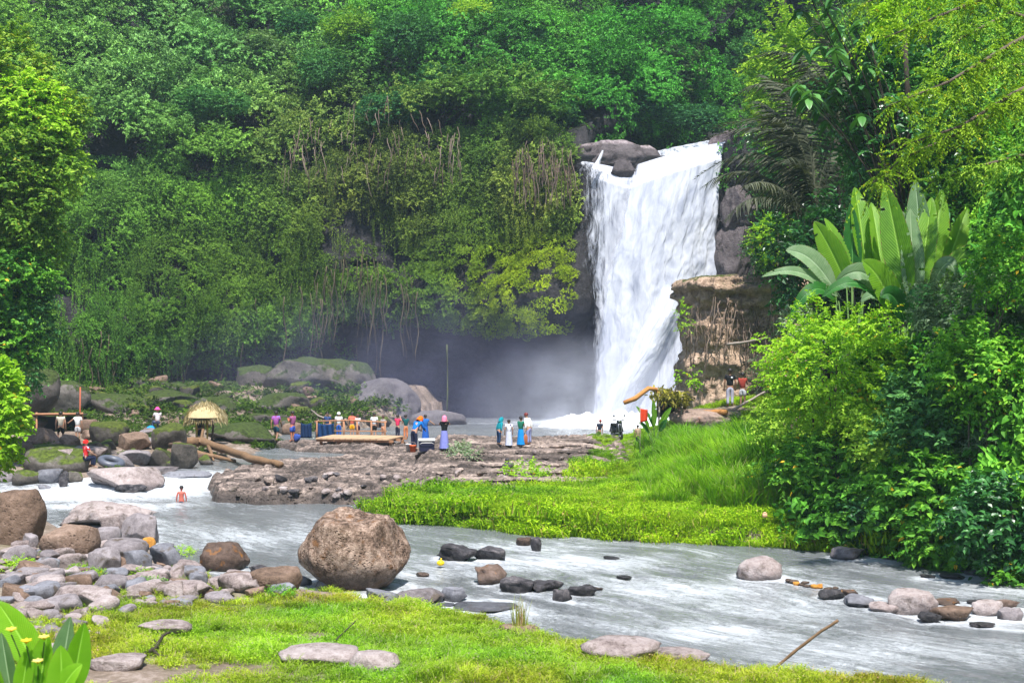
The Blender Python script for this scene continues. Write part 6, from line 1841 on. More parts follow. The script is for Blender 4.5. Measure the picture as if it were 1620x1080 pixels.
def person(px, pyf, hpx, Y=None, label='', top=None, bottom=None, legs='trousers', hair=HAIR, head=None, pose='stand', rz=0.0, skin=SKIN, sleeves=0.6, H=None, zoff=0.0, prt=None, cat='person', group=None, x_off=0):
    p = W(px, pyf, Y) if Y else land(px, pyf)
    if Y is None: pass
    k = p.y / F
    Hs = hpx * k
    H = H or Hs / {'sit': .76, 'squat': .70, 'bend': .80, 'lean': .97}.get(pose, 1.0)
    root = empty('person', (p.x, p.y, p.z + zoff), rz, label, cat, group)
    r = random.Random(int(px))
    J = pose_joints(pose, H, r)
    names = list(J); idx = {n: i for i, n in enumerate(names)}
    V = [J[n] for n in names]
    E = [('pelvis', 'waist'), ('waist', 'chest'), ('chest', 'neck'), ('neck', 'head')]
    for sd in 'lr':
        E += [('chest', 'sh' + sd), ('sh' + sd, 'el' + sd), ('el' + sd, 'wr' + sd), ('pelvis', 'hip' + sd), ('hip' + sd, 'kn' + sd), ('kn' + sd, 'an' + sd), ('an' + sd, 'to' + sd)]
    R = {'pelvis': (.082, .062), 'waist': (.070, .055), 'chest': (.088, .062), 'neck': .030, 'head': (.050, .058)}
    for sd in 'lr':
        R.update({'sh' + sd: .040, 'el' + sd: .026, 'wr' + sd: .018, 'hip' + sd: .060, 'kn' + sd: .036, 'an' + sd: .023, 'to' + sd: .020})
    rad = []
    for n in names:
        q = R[n]; rad.append(tuple(a * H for a in q) if hasattr(q, '__len__') else (q * H, q * H))
    edges = [(idx[a], idx[b]) for a, b in E]
    # crown of the head, nose, ears
    up = (J['head'] - J['neck']).normalized(); fw = Vector((0, 1, 0)) - up * up.y; fw.normalize(); sd_ = fw.cross(up)
    def extra(a, off, rr):
        V.append(V[a] + off * H); rad.append((rr * H, rr * H)); edges.append((a, len(V) - 1)); return len(V) - 1
    extra(idx['head'], up * .038, .042)
    extra(idx['head'], fw * .064 - up * .004, .009)
    extra(idx['head'], sd_ * .058 - up * .004, .011); extra(idx['head'], -sd_ * .058 - up * .004, .011)
    # hands: a palm and five fingers
    for sn, kk in (('l', -1), ('r', 1)):
        w_ = J['wr' + sn]; d = (w_ - J['el' + sn]).normalized()
        ac = d.cross(Vector((0, 1, 0.3))).normalized()
        palm_ = extra(idx['wr' + sn], d * .030, .020)
        for j, (o_, l_) in enumerate(((-.018, .034), (-.006, .042), (.006, .040), (.018, .032))):
            a_ = extra(palm_, ac * o_ + d * (.018 + l_ * .4), .0055)
            extra(a_, d * l_ * .5 + fw * .006, .004)
        a_ = extra(palm_, ac * (-.028 * kk) + d * .008, .006); extra(a_, ac * (-.006 * kk) + d * .018, .005)
    PEND.append((skin_mesh('body', V, edges, rad, skin, 1, idx['pelvis']), root))
    def chain(nm, pts, es, rs, mat):
        PEND.append((skin_mesh(nm, pts, es, rs, mat, 1, 0), root))
    if top is not None:
        tm = cloth(top, prt)
        hem = J['pelvis'].lerp(J['waist'], -0.1)
        pts = [hem, J['waist'], J['chest'], J['chest'].lerp(J['neck'], .72)]
        rs = [(.098 * H, .078 * H), (.086 * H, .072 * H), (.104 * H, .080 * H), (.046 * H, .042 * H)]
        es = [(0, 1), (1, 2), (2, 3)]
        for sn in 'lr':
            i0 = len(pts); pts += [J['sh' + sn], J['sh' + sn].lerp(J['el' + sn], min(1, sleeves * 1.0))]; rs += [(.054 * H, .052 * H), (.043 * H, .043 * H)]
            es += [(2, i0), (i0, i0 + 1)]
            if sleeves > 1:
                pts.append(J['el' + sn].lerp(J['wr' + sn], .9)); rs.append((.032 * H, .032 * H)); es.append((i0 + 1, i0 + 2))
        chain('shirt', pts, es, rs, tm)
    if bottom is not None:
        bmt = cloth(bottom)
        if legs in ('trousers', 'shorts'):
            e_ = 1.0 if legs == 'trousers' else 0.0
            pts = [J['pelvis'] + Vector((0, 0, .03 * H)), J['pelvis'].copy()]; rs = [(.088 * H, .070 * H), (.096 * H, .078 * H)]; es = [(0, 1)]
            for sn in 'lr':
                i0 = len(pts)
                if e_: pts += [J['hip' + sn], J['kn' + sn], J['an' + sn] + Vector((0, 0, .01 * H))]; rs += [(.070 * H, .070 * H), (.048 * H, .048 * H), (.038 * H, .038 * H)]; es += [(1, i0), (i0, i0 + 1), (i0 + 1, i0 + 2)]
                else: pts += [J['hip' + sn], J['hip' + sn].lerp(J['kn' + sn], .9)]; rs += [(.072 * H, .072 * H), (.060 * H, .060 * H)]; es += [(1, i0), (i0, i0 + 1)]
            chain('trousers' if e_ else 'shorts', pts, es, rs, bmt)
        elif legs == 'skirt':
            mb = MB(); c = J['pelvis']
            prof = []
            nn = 20; zs = np.linspace(c.z + .05 * H, .04 * H, 8)
            vs = []; fs = []
            for i, z in enumerate(zs):
                q = i / 7; rr_ = (.088 + .055 * q ** .8) * H
                for k_ in range(nn):
                    a = 2 * math.pi * k_ / nn
                    rad_ = rr_ * (1 + .07 * q * math.sin(a * 5 + px))
                    vs.append((c.x + rad_ * math.cos(a), c.y * (1 - q) + rad_ * .82 * math.sin(a), z))
            for i in range(7):
                for k_ in range(nn): fs.append((i * nn + k_, i * nn + (k_ + 1) % nn, (i + 1) * nn + (k_ + 1) % nn, (i + 1) * nn + k_))
            mb.add(vs, fs); mb.build('skirt', bmt, root)
    hd = J['head'] + up * .012 * H
    def cap(nm, mat, k=1.0, drape=0.0, back=.012):
        # a shell over the crown and back of the head, open at the face
        vs = []; fs = []; nn = 18; mm = 9
        rot = Matrix((sd_, fw, up)).transposed()
        for i in range(mm + 1):
            ph = math.pi * i / mm * (0.62 + drape * .1)
            for k_ in range(nn):
                a = 2 * math.pi * k_ / nn
                face = max(0, math.sin(a))
                phf = ph * (1 - .42 * face)
                rr_ = .066 * k * H
                v = Vector((rr_ * math.sin(phf) * math.cos(a), rr_ * 1.12 * math.sin(phf) * math.sin(a) - back * H, rr_ * 1.1 * math.cos(phf)))
                if drape and i > mm - 3:
                    g = (i - mm + 3) / 3 * drape
                    v += Vector((v.x * .25 * g, v.y * .2 * g - .01 * H * g, -.06 * H * g))
                vs.append(hd + rot @ v)
        for i in range(mm):
            for k_ in range(nn): fs.append((i * nn + k_, (i + 1) * nn + k_, (i + 1) * nn + (k_ + 1) % nn, i * nn + (k_ + 1) % nn))
        MB().add(vs, fs).build(nm, mat, root)
    if head is None: cap('hair', hair)
    elif head[0] == 'scarf': cap('headscarf', cloth(head[1]), 1.14, 1.0)
    elif head[0] == 'cap':
        cap('cap', cloth(head[1]), 1.12)
    elif head[0] == 'hat':
        MB().lathe(hd + up * .01 * H, [(.12 * H, 0), (.115 * H, .006 * H), (.068 * H, .02 * H), (.062 * H, .07 * H), (.03 * H, .088 * H), (.002, .09 * H)], 18).build('hat', cloth(head[1]), root)
    # eyes
    mb = MB()
    for k_ in (-1, 1): mb.ball(hd - up * .006 * H + fw * .056 * H + sd_ * (.02 * k_ * H), .006 * H, 6, 4)
    mb.build('eyes', SHOE, root)
    return root, J, H

TEAL = (0.01, 0.25, 0.30); WHT = (0.78, 0.78, 0.76); NAVY = (0.015, 0.02, 0.05); BLK = (0.012, 0.012, 0.014); BLUE = (0.01, 0.12, 0.50)
person(96, 701, 50, label='person in cream top and black shorts climbing the mossy slab with bent legs', top=(.72, .62, .48), bottom=BLK, legs='shorts', pose='climb', rz=0.2, sleeves=.5)
person(123, 698, 46, label='person in white shirt and pale shorts stretching an arm to the left', top=WHT, bottom=(.5, .5, .52), legs='shorts', pose='arm_out', rz=0.0)
person(248, 690, 30, Y=None, label='person with pink hat and blue bag sitting on the pointed mossy rock', top=(.75, .7, .72), bottom=(.10, .12, .2), pose='sit', rz=0.6, head=('hat', (.75, .08, .30)), zoff=0.35, H=1.5)
person(140, 748, 34, label='person with red headscarf in red and blue clothes sitting beside the grey inner tube', top=(.62, .03, .03), bottom=NAVY, pose='sit', rz=-0.9, head=('cap', (.75, .02, .015)), H=1.45, prt=(.55, .6, .75), zoff=0.2)
person(287, 818, 50, Y=50.6, label='bather with bare reddened back standing hip deep in the rapids', top=None, bottom=NAVY, legs='shorts', pose='stand', rz=0.1, skin=plain('skin_red', (.50, .13, .09), .5, .4), zoff=0.0)
person(316, 700, 40, label='person in dark clothes with blue bucket under the thatched sunshade', top=BLK, bottom=NAVY, pose='lean', rz=0.5)
person(437, 700, 49, label='person in purple and red shirt with dark shorts, left of the pair on the shelf', top=(.30, .08, .28), bottom=(.01, .05, .08), legs='shorts', pose='walk', rz=-0.2, skin=SKIN2, prt=(.20, .18, .55))
person(463, 699, 48, label='dark haired person holding up a blue and purple sarong', top=(.32, .10, .22), bottom=(.05, .10, .42), legs='shorts', pose='arms_front', rz=1.0, skin=plain('skin_warm', (.48, .16, .09), .5, .4))
person(518, 692, 40, label='person in navy behind the platform railing near its left end', top=(.03, .06, .16), bottom=(.02, .04, .14), pose='stand', rz=3.0, skin=SKIN2)
person(536, 692, 40, label='person in white shirt and blue trousers on the platform', top=WHT, bottom=(.02, .09, .36), pose='stand', rz=0.1, head=('cap', (.8, .8, .78)))
person(557, 692, 40, label='person in coral shirt and yellow shorts on the platform', top=(.75, .16, .10), bottom=(.80, .36, .01), legs='shorts', pose='arm_out_right', rz=0.2)
person(566, 692, 37, label='person in pale top and black shorts beside the one in yellow shorts', top=(.62, .55, .55), bottom=(.03, .01, .03), legs='shorts', pose='arms_front', rz=0.6, hair=HAIRB)
person(592, 693, 40, label='person in white shirt and black shorts at the middle of the platform', top=(.72, .74, .76), bottom=BLK, legs='shorts', pose='stand', rz=0.0)
person(606, 694, 37, label='person with bare tanned legs and patterned top at the right end of the platform', top=(.35, .30, .28), bottom=(.55, .25, .14), legs='shorts', pose='arms_front', rz=-0.7, prt=(.1, .2, .25), hair=HAIRB)
person(629, 694, 38, label='person in hot pink shirt and dark jeans right of the platform', top=(.80, .04, .12), bottom=(.03, .03, .05), pose='arms_up', rz=-0.5)
person(642, 694, 38, label='person in dark green shirt and orange trousers between pink shirt and orange headscarf', top=(.01, .09, .09), bottom=(.60, .20, .08), pose='arms_front', rz=0.4)
person(655, 713, 52, label='person in bright blue shirt and orange headscarf stooping over a box', top=(.01, .16, .58), bottom=NAVY, pose='bend', rz=-0.6, head=('scarf', (.85, .14, .01)), sleeves=1.5, H=1.72)
person(673, 698, 34, label='black haired person in a blue dress behind the white lidded cool box', top=(.02, .13, .42), bottom=(.02, .10, .40), legs='skirt', pose='arm_out_right', rz=0.1, H=1.45)
person(703, 713, 53, label='person in pink headscarf, black top and lavender skirt standing alone at the water', top=BLK, bottom=(.22, .24, .58), legs='skirt', pose='arms_up', rz=0.0, head=('scarf', (.75, .22, .34)))
person(789, 705, 42, label='person in a teal hooded jacket, leftmost of the group of four', top=TEAL, bottom=(.02, .05, .12), pose='lean', rz=-1.0, head=('scarf', TEAL), sleeves=1.5)
person(805, 706, 42, label='dark haired person in white flower print dress in the group of four', top=(.72, .72, .78), bottom=(.55, .58, .72), legs='skirt', pose='stand', rz=0.1, prt=(.10, .08, .16))
person(824, 705, 46, label='person in green top and bright blue skirt in the group of four', top=(.02, .16, .10), bottom=(.01, .24, .62), legs='skirt', pose='arms_front', rz=-0.6)
_, J, H_ = person(837, 705, 49, label='person in white shirt and pale jeans leaning in, rightmost of the group of four', top=(.85, .86, .86), bottom=(.26, .29, .50), pose='lean', rz=0.9, sleeves=1.4, hair=plain('hair_red', (.16, .02, .015), .5, .4))
person(948, 702, 36, label='boy in dark shirt with red hair beside the parked motor scooter', top=(.015, .02, .035), bottom=(.10, .16, .03), pose='lean', rz=-0.5, skin=SKIN2, hair=plain('hair_dull_red', (.25, .03, .02), .6), Y=70, zoff=.05)
person(1009, 706, 34, label='person half hidden in the tall grass left of the canna plant', top=(.42, .30, .22), bottom=NAVY, pose='stand', rz=0.3, Y=66)
person(1155, 643, 60, label='man in black shirt and pale grey trousers standing on the terrace below the mesa', top=BLK, bottom=(.42, .42, .52), pose='stand', rz=0.0, skin=SKIN2)
person(1175, 643, 54, label='man in rusty red shirt and pale shorts on the terrace below the mesa', top=(.32, .05, .035), bottom=(.52, .52, .55), legs='shorts', pose='arms_front', rz=-0.4, skin=SKIN2)
finish_skins()
def badge():
    pass

# ------------------------------------------------------------------ platform, railing and what stands on it
plank = plain('plank_wood', (0.50, 0.33, 0.20), 0.8, 0.2, 0.3, 5, 0.5)
rail_m = plain('rail_wood', (0.40, 0.20, 0.11), 0.8, 0.2, 0.3, 5, 0.5)
c0 = land(500, 704); c1 = land(622, 706)
pf = empty('platform', (c0.x, c0.y, c0.z), math.atan2(c1.y - c0.y, c1.x - c0.x), 'low plank platform with a shadow gap beneath, on the rock shelf', 'platform')
LN = (c1 - c0).length
deck_z = 0.32
me = MB().box((0, 0, 0), (0.30, 2.6, 0.07)).mesh('plank', plank, False)
for i in range(int(LN / 0.32)):
    mk('plank', me, pf, (0.16 + i * 0.32, 1.2, deck_z + random.uniform(-.008, .008)), (0, 0, random.uniform(-.01, .01)))
for y_ in (0.05, 1.2, 2.35): MB().box((LN / 2, y_, deck_z - 0.095), (LN, 0.09, 0.12)).build('beam', rail_m, pf, smooth=False)
mpost = MB().box((0, 0, 0), (0.12, 0.12, 0.75)).mesh('leg', rail_m, False)
for x_ in np.linspace(0.2, LN - 0.2, 5):
    for y_ in (0.2, 2.2): mk('leg', mpost, pf, (x_, y_, deck_z - 0.53))
rl0 = land(488, 700, 60); rl1 = land(598, 699, 60)
rf = empty('railing', rl0, math.atan2(rl1.y - rl0.y, rl1.x - rl0.x), 'reddish wooden railing behind the platform', 'railing')
rlen = (rl1 - rl0).length
for x_ in np.linspace(0, rlen, 6): MB().tube([(x_, 1.5, -0.1), (x_ + random.uniform(-.03, .03), 1.5, 1.05)], 0.045, 8).build('post', rail_m, rf)
MB().tube([(-0.1, 1.5, 1.0), (rlen * .5, 1.48, 1.08), (rlen + .1, 1.5, 0.98)], 0.04, 8).build('top_rail', rail_m, rf)
MB().tube([(-0.1, 1.53, .5), (rlen + .1, 1.53, .52)], 0.03, 8).build('bottom_rail', rail_m, rf)
def sheet_cloth(label, px0, px1, py, h, mat, name='tarpaulin', cat='tarpaulin', dy=0.0):
    a = land(px0, py, 60); b = land(px1, py, 60)
    u = np.linspace(0, 1, 24); v = np.linspace(0, 1, 10)
    U, V_ = np.meshgrid(u, v, indexing='ij')
    x = a.x + (b.x - a.x) * U; y = a.y + 1.62 + dy + (b.y - a.y) * U + .05 * np.sin(U * 22 + V_ * 2); z = a.z + .05 + h * V_ - .1 * h * np.sin(U * 3.1) * V_
    o = np.stack([x.ravel(), y.ravel(), z.ravel()], 1)
    me_ = meshdata(name, o - np.array([a.x, a.y, a.z]), grid_faces(24, 10), mat, True)
    ob = mk(name, me_, None, a); sm = ob.modifiers.new('thick', 'SOLIDIFY'); sm.thickness = 0.01
    tag(ob, label, cat)
sheet_cloth('dark blue tarpaulin stretched along the left part of the railing', 492, 522, 699, .85, cloth((.01, .04, .12)))
sheet_cloth('dark blue cloth bundle hung between the pair and the railing', 468, 486, 699, .8, cloth((.01, .03, .09)))
# pale stick leaning over the pond
a, b = W(492, 648, 88), W(516, 662, 84)
tag(MB().tube([a, (a + b) / 2 + Vector((0, 0, -.1)), b], .05, 7).build('bamboo_pole', MATS['grey_wood']), 'pale pole sloping down behind the platform railing', 'pole')

def cool_box():
    p = land(675, 713)
    t_ = empty('cool_box', p, 0.1, 'dark cool box with a white lid in front of the person in blue dress', 'cool box')
    mb = MB().box((0, 0, .22), (.62, .42, .44), taper=1.06); mb.build('body', plain('box_navy', (.02, .02, .05), .5), t_, smooth=False)
    MB().box((0, 0, .475), (.70, .50, .07)).build('lid', plain('box_white', (.78, .76, .72), .5), t_, smooth=False)
    MB().tube([(-.3, -.25, .30), (-.2, -.30, .36), (.2, -.30, .36), (.3, -.25, .30)], .014, 6).build('handle', MATS['box_white'], t_)
cool_box()
def bucket(px, py, label, mat, r_=.16, h=.32):
    p = land(px, py)
    t_ = empty('bucket', p, 0, label, 'bucket')
    MB().lathe((0, 0, 0), [(.01, .0), (r_ * .8, 0), (r_, h), (r_ * 1.06, h), (r_ * 1.06, h - .03), (r_ * .96, h - .02), (r_ * .76, .02), (.01, .02)], 16).build('body', mat, t_)
    MB().tube([(r_ * math.cos(a), -0.02, h + r_ * .9 * math.sin(a)) for a in np.linspace(0, math.pi, 9)], .008, 5).build('handle', MATS['grey_wood'], t_)
bucket(311, 703, 'blue bucket under the thatched sunshade', plain('bucket_blue', (.02, .08, .45), .4))
bucket(647, 714, 'small white and black bucket left of the stooping person', plain('bucket_white', (.7, .7, .72), .4))
bucket(653, 715, 'small orange bucket at the feet of the stooping person', plain('bucket_orange', (.75, .15, .04), .4))
def bag(px, py, w, h, label, mat):
    p = land(px, py); k = p.y / F
    t_ = empty('bag', p, 0.3, label, 'bag')
    v, f = rock_verts(int(px), 3, 4, .08)
    mk('body', meshdata('body', v * np.array([w * k, w * k * .5, h * k]) + np.array([0, 0, h * k * .45]), f, mat), t_)
    MB().tube([(-w * k * .25, 0, h * k * .85), (0, 0, h * k * 1.25), (w * k * .25, 0, h * k * .85)], .015, 6).build('strap', SHOE, t_)
bag(421, 697, 22, 16, 'black and white bag on the shelf left of the pair', plain('bag_black', (.015, .02, .03), .7))
bag(470, 699, 11, 13, 'blue bag between the pair on the shelf', cloth((.04, .08, .32)))
bag(832, 704, 12, 18, 'brown shoulder bag in the group of four', plain('bag_brown', (.35, .12, .05), .6))
bag(239, 688, 18, 16, 'bright blue bag beside the seated person with pink hat', cloth((.02, .28, .60)))

# inner tube
p = land(176, 742)
t_ = empty('inner_tube', p + Vector((0, 0, .30)), 0.3, 'grey rubber inner tube leaning beside the red capped person', 'inner tube')
def torus(R_, r_, n=40, m=14):
    vs = []; fs = []
    for i in range(n):
        a = 2 * math.pi * i / n
        for j in range(m):
            b = 2 * math.pi * j / m
            vs.append(((R_ + r_ * math.cos(b)) * math.cos(a), (R_ + r_ * math.cos(b)) * math.sin(a), r_ * math.sin(b)))
    for i in range(n):
        for j in range(m): fs.append((i * m + j, ((i + 1) % n) * m + j, ((i + 1) % n) * m + (j + 1) % m, i * m + (j + 1) % m))
    return vs, fs
tb = MB().add(*torus(.42, .15)).build('tube', plain('rubber_grey', (.09, .10, .13), .45, .5), t_); tb.rotation_euler = (0.25, 0.2, 0)
vl = MB().tube([(.27, 0, 0), (.2, 0, .02)], .012, 6).build('valve', SHOE, t_); vl.rotation_euler = (0.25, 0.2, 0)

# thatched sunshade
def sunshade():
    p = land(322, 700)
    t_ = empty('sunshade', p, 0, 'straw thatched sunshade on crooked poles behind the driftwood', 'sunshade')
    k = p.y / F
    th = plain('thatch', (.50, .40, .22), .9, .1, .35, 12, .8)
    r = np.random.default_rng(3)
    n = 2600
    a = r.uniform(0, 2 * math.pi, n); q = np.sqrt(r.random(n))
    X_ = q * np.cos(a) * 1.15 + .12; Y_ = q * np.sin(a) * 0.9
    Zt = 2.15 - .75 * (q ** 2.2) + .1 * r.normal(size=n) - .25 * (X_ < -.4) * (-.4 - X_)
    P = np.stack([X_, Y_, Zt], 1)
    D = np.stack([np.cos(a) * q + r.normal(size=n) * .2, np.sin(a) * q + r.normal(size=n) * .2, -.35 - .9 * q ** 2], 1)
    N = np.stack([np.cos(a) * .4, np.sin(a) * .4, np.ones(n)], 1)
    v, f = leaves(P, D, N, .34 * r.uniform(.6, 1.3, n), .05)
    leafmat('straw', (.12, .10, .03), (.34, .27, .12), (.58, .50, .32), transl=.2)
    mk('thatch', meshdata('thatch', v, f, MATS['straw'], False), t_)
    u = MB().lathe((.12, 0, 0), [(.02, 2.13), (.5, 2.0), (.9, 1.72), (1.1, 1.42)], 22); u.build('thatch_base', th, t_)
    yel = plain('yellow_pole', (.50, .38, .08), .8, .2, .3)
    for i, (x0, y0, x1, y1) in enumerate([(-.35, -.25, -.45, -.3), (.28, -.35, .22, -.3), (.35, .4, .5, .4), (-.3, .4, -.45, .4)]):
        MB().tube([(x0, y0, -.2), ((x0 + x1) / 2 + .05, y0, .8), (x1, y1, 1.75)], [.07, .06, .05], 8).build('pole', yel if i < 2 else MATS['bark'], t_)
sunshade()
for o in list(COL.objects):
    if o.name == 'sunshade': o.scale = (.86, .86, .9)

# driftwood log with roots
def log(name, pts, r_, mat, label, cat='log', branches=(), n=10):
    P = [Vector(q) for q in pts]
    b = P[0].copy()
    t_ = empty(name, b, 0, label, cat)
    rr_ = random.Random(len(label))
    sub = []
    for i in range(len(P) - 1):
        for j in range(5): sub.append(P[i].lerp(P[i + 1], j / 5))
    sub.append(P[-1])
    L_ = len(sub)
    rad = [(r_[0] + (r_[1] - r_[0]) * i / (L_ - 1)) * rr_.uniform(.88, 1.12) for i in range(L_)]
    MB().tube([q - b + Vector((rr_.uniform(-.1, .1), 0, rr_.uniform(-.14, .14))) * min(r_[0], .25) for q in sub], rad, n).build('trunk', MATS[mat], t_)
    for br in branches: MB().tube([Vector(q) - b for q in br[0]], br[1], 7).build('branch', MATS[mat], t_)
    return t_
def on(px, py, dz=0.0): return land(px, py) + Vector((0, 0, dz))
log('driftwood_log', [on(284, 712, .35), on(320, 712, .42), on(352, 720, .3), on(395, 732, .22), on(444, 740, .12)], (.26, .13), 'driftwood', 'long orange-brown driftwood log lying across the shelf under the sunshade', branches=[
    (([on(318, 712, .4), on(322, 704, .9), on(318, 700, 1.3)]), [.09, .06, .03]), (([on(326, 712, .4), on(334, 722, .2), on(338, 730, .05)]), [.10, .08, .04]), (([on(300, 712, .4), on(290, 705, .5), on(276, 703, .45)]), [.12, .08, .05])])
log('driftwood_log', [on(300, 722, .2), on(335, 728, .2), on(372, 733, .12)], (.14, .08), 'driftwood', 'short dark branch under the long driftwood log')
log('plank_board', [on(340, 698, .25), on(364, 695, .28)], (.08, .08), 'grey_wood', 'pale board lying right of the sunshade', 'board', n=4)
log('fallen_log', [on(1072, 634, .45), on(1130, 632, .5), on(1170, 632, .4), on(1215, 628, .45)], (.26, .2), 'pink_wood', 'thick pinkish log lying across the foot of the mesa behind the two men')
log('fallen_log', [on(1108, 664, .30), on(1150, 662, .30)], (.16, .13), 'orange_wood', 'short orange log end pointing at the grass below the terrace')
log('fallen_log', [on(1112, 660, .2), on(1100, 684, .35)], (.09, .06), 'pink_wood', 'thin pale branch propped against the short orange log')
log('fallen_log', [on(1160, 655, .2), on(1210, 640, .6)], (.07, .04), 'grey_wood', 'bent grey branch right of the man in the red shirt')
log('fallen_branch', [W(1150, 545, 72.3), W(1185, 540, 71.8), W(1220, 533, 71.4)], (.07, .05), 'grey_wood', 'pale dead branch sticking out of the mesa face')
log('bamboo_pole', [W(1226, 1056, 24.0), W(1262, 1026, 23.9), W(1296, 1000, 23.8), W(1326, 981, 23.7)], (.026, .024), 'driftwood', 'tan stick leaning up out of the near grass over the water', 'stick')
log('twig', [on(528, 1022, .08), on(563, 1004, .25)], (.015, .008), 'dark_bark', 'thin dark twig in the near grass behind the flat stones', 'twig')
log('twig', [on(228, 1040, .05), on(246, 1036, .12), on(258, 1024, .2), on(268, 1020, .22)], (.035, .02), 'dark_bark', 'dark crooked driftwood root in the near grass', 'root', branches=[(([on(240, 1036, .1), on(252, 1042, .05), on(276, 1040, .02)]), [.03, .025, .01]), (([on(250, 1034, .1), on(244, 1026, .16)]), [.02, .01])])
# dirt terrace mound under the two men
p = land(1120, 668)
v, f = rock_verts(77, 5, 4, .12)
tag(mk('earth_mound', meshdata('earth_mound', v * np.array([4.2, 3.0, 1.2]), f, rockmat('earth', (.10, .07, .05), (.28, .20, .16), (.46, .35, .29), 1.4)), None, p + Vector((0.4, 1.4, -.05))), 'bare earth mound left of the two men', 'mound')
# dark shelter at the far left
def shelter():
    p = land(95, 690); Yb = p.y + 2.5
    t_ = empty('shelter', (p.x, Yb, hz(p.x, Yb)), 0, 'dark low shelter with reddish beam and poles behind the two climbers', 'shelter')
    def L(px, py, dy=0): return W(px, py, Yb + dy) - t_.location
    a, b = L(54, 655), L(134, 655); c, d = L(54, 690), L(134, 700)
    dark = plain('tarp_black', (.012, .012, .016), .9)
    MB().box(((a.x + b.x) / 2, .5, (a.z + c.z) / 2 - .1), (b.x - a.x - .1, .06, a.z - c.z - .1)).build('wall', dark, t_, smooth=False)
    MB().box(((a.x + b.x) / 2, .0, a.z - .02), (b.x - a.x, 1.1, .05)).build('roof', plain('tin', (.06, .05, .05), .8), t_, smooth=False)
    MB().tube([a + Vector((-.1, -.6, .03)), b + Vector((.1, -.6, .05))], .06, 8).build('beam', rail_m, t_)
    for q in (58, 100, 130): MB().tube([L(q, 712, -.5), L(q, 652, -.5)], .05, 7).build('pole', rail_m, t_)
    MB().tube([L(126, 700, -.4), L(127, 612, -.4)], .04, 7).build('pole', plain('red_pole', (.38, .10, .05), .8), t_)
shelter()
# small hut roof with flag by the pool
def hut():
    Yh = 67.5
    p = W(1040, 660, Yh)
    t_ = empty('hut', (p.x, p.y, hz(p.x, p.y)), 0, 'small broken hut roof of orange wood and leaves beside the spray', 'hut')
    def L(px, py, dy=0): return W(px, py, Yh + dy) - t_.location
    ow = MATS['orange_wood']
    MB().tube([L(987, 637, -.9), L(1005, 630, -.8), L(1026, 614, -.6), L(1040, 616, -.5)], [.10, .12, .11, .09], 8).build('ridge_log', ow, t_)
    MB().tube([L(1028, 613, -.6), L(1045, 624, -.2), L(1068, 634, .2)], [.08, .07, .06], 8).build('rafter', ow, t_)
    MB().tube([L(1045, 618, .4), L(1082, 620, .6)], [.07, .06], 8).build('rafter', MATS['grey_wood'], t_)
    MB().tube([L(1056, 628, -.4), L(1075, 646, -.5)], [.05, .04], 8).build('rafter', MATS['driftwood'], t_)
    MB().tube([L(1060, 622, -.4), L(1048, 648, -.4)], [.04, .04], 8).build('rafter', ow, t_)
    for q, dy in ((1042, -.3), (1070, .2), (1078, -.5)): MB().tube([L(q, 700, dy), L(q + 1, 622, dy)], .05, 7).build('post', MATS['grey_wood'], t_)
    r = np.random.default_rng(6); n = 500
    A = np.array([L(1040, 622)[:], L(1078, 630)[:]])
    u = r.random(n)[:, None]
    P = A[0] * (1 - u) + A[1] * u + r.normal(size=(n, 3)) * np.array([.25, .6, .16])
    v, f = leaves(P, r.normal(size=(n, 3)) * np.array([1, 1, .4]) + np.array([0, 0, -.5]), r.normal(size=(n, 3)) * .4 + np.array([0, 0, 1.]), .32, .12)
    mk('roof', meshdata('roof', v, f, leafmat('roof_leaf', (.05, .06, .01), (.22, .20, .03), (.45, .42, .06), transl=.2), False), t_)
    MB().box(L(1062, 645, .9), (1.4, .05, .9)).build('wall', plain('hut_dark', (.02, .015, .012), .9), t_, smooth=False)
hut()
fp = W(1017, 668, 61.5)
fl_ = empty('flag', (fp.x, fp.y, hz(fp.x, fp.y)), 0, 'small red flag on a thin pole beside the canna-like plant', 'flag')
top_ = W(1017, 646, 61.5) - fl_.location
MB().tube([(top_.x - .12, 0, -.1), (top_.x - .12, 0, top_.z + .1)], .018, 6).build('pole', MATS['grey_wood'], fl_)
U, V_ = np.meshgrid(np.linspace(0, 1, 10), np.linspace(0, 1, 10), indexing='ij')
hh = .62 * (1 - .25 * U)
fo_ = mk('cloth', meshdata('cloth', np.stack([(top_.x - .11 + .32 * U).ravel(), (.05 * np.sin(U * 7 + V_)).ravel(), (top_.z - hh * V_ - .05 * U).ravel()], 1), grid_faces(10, 10), cloth((.65, .06, .02))), fl_)
fo_.modifiers.new('thick', 'SOLIDIFY').thickness = .008

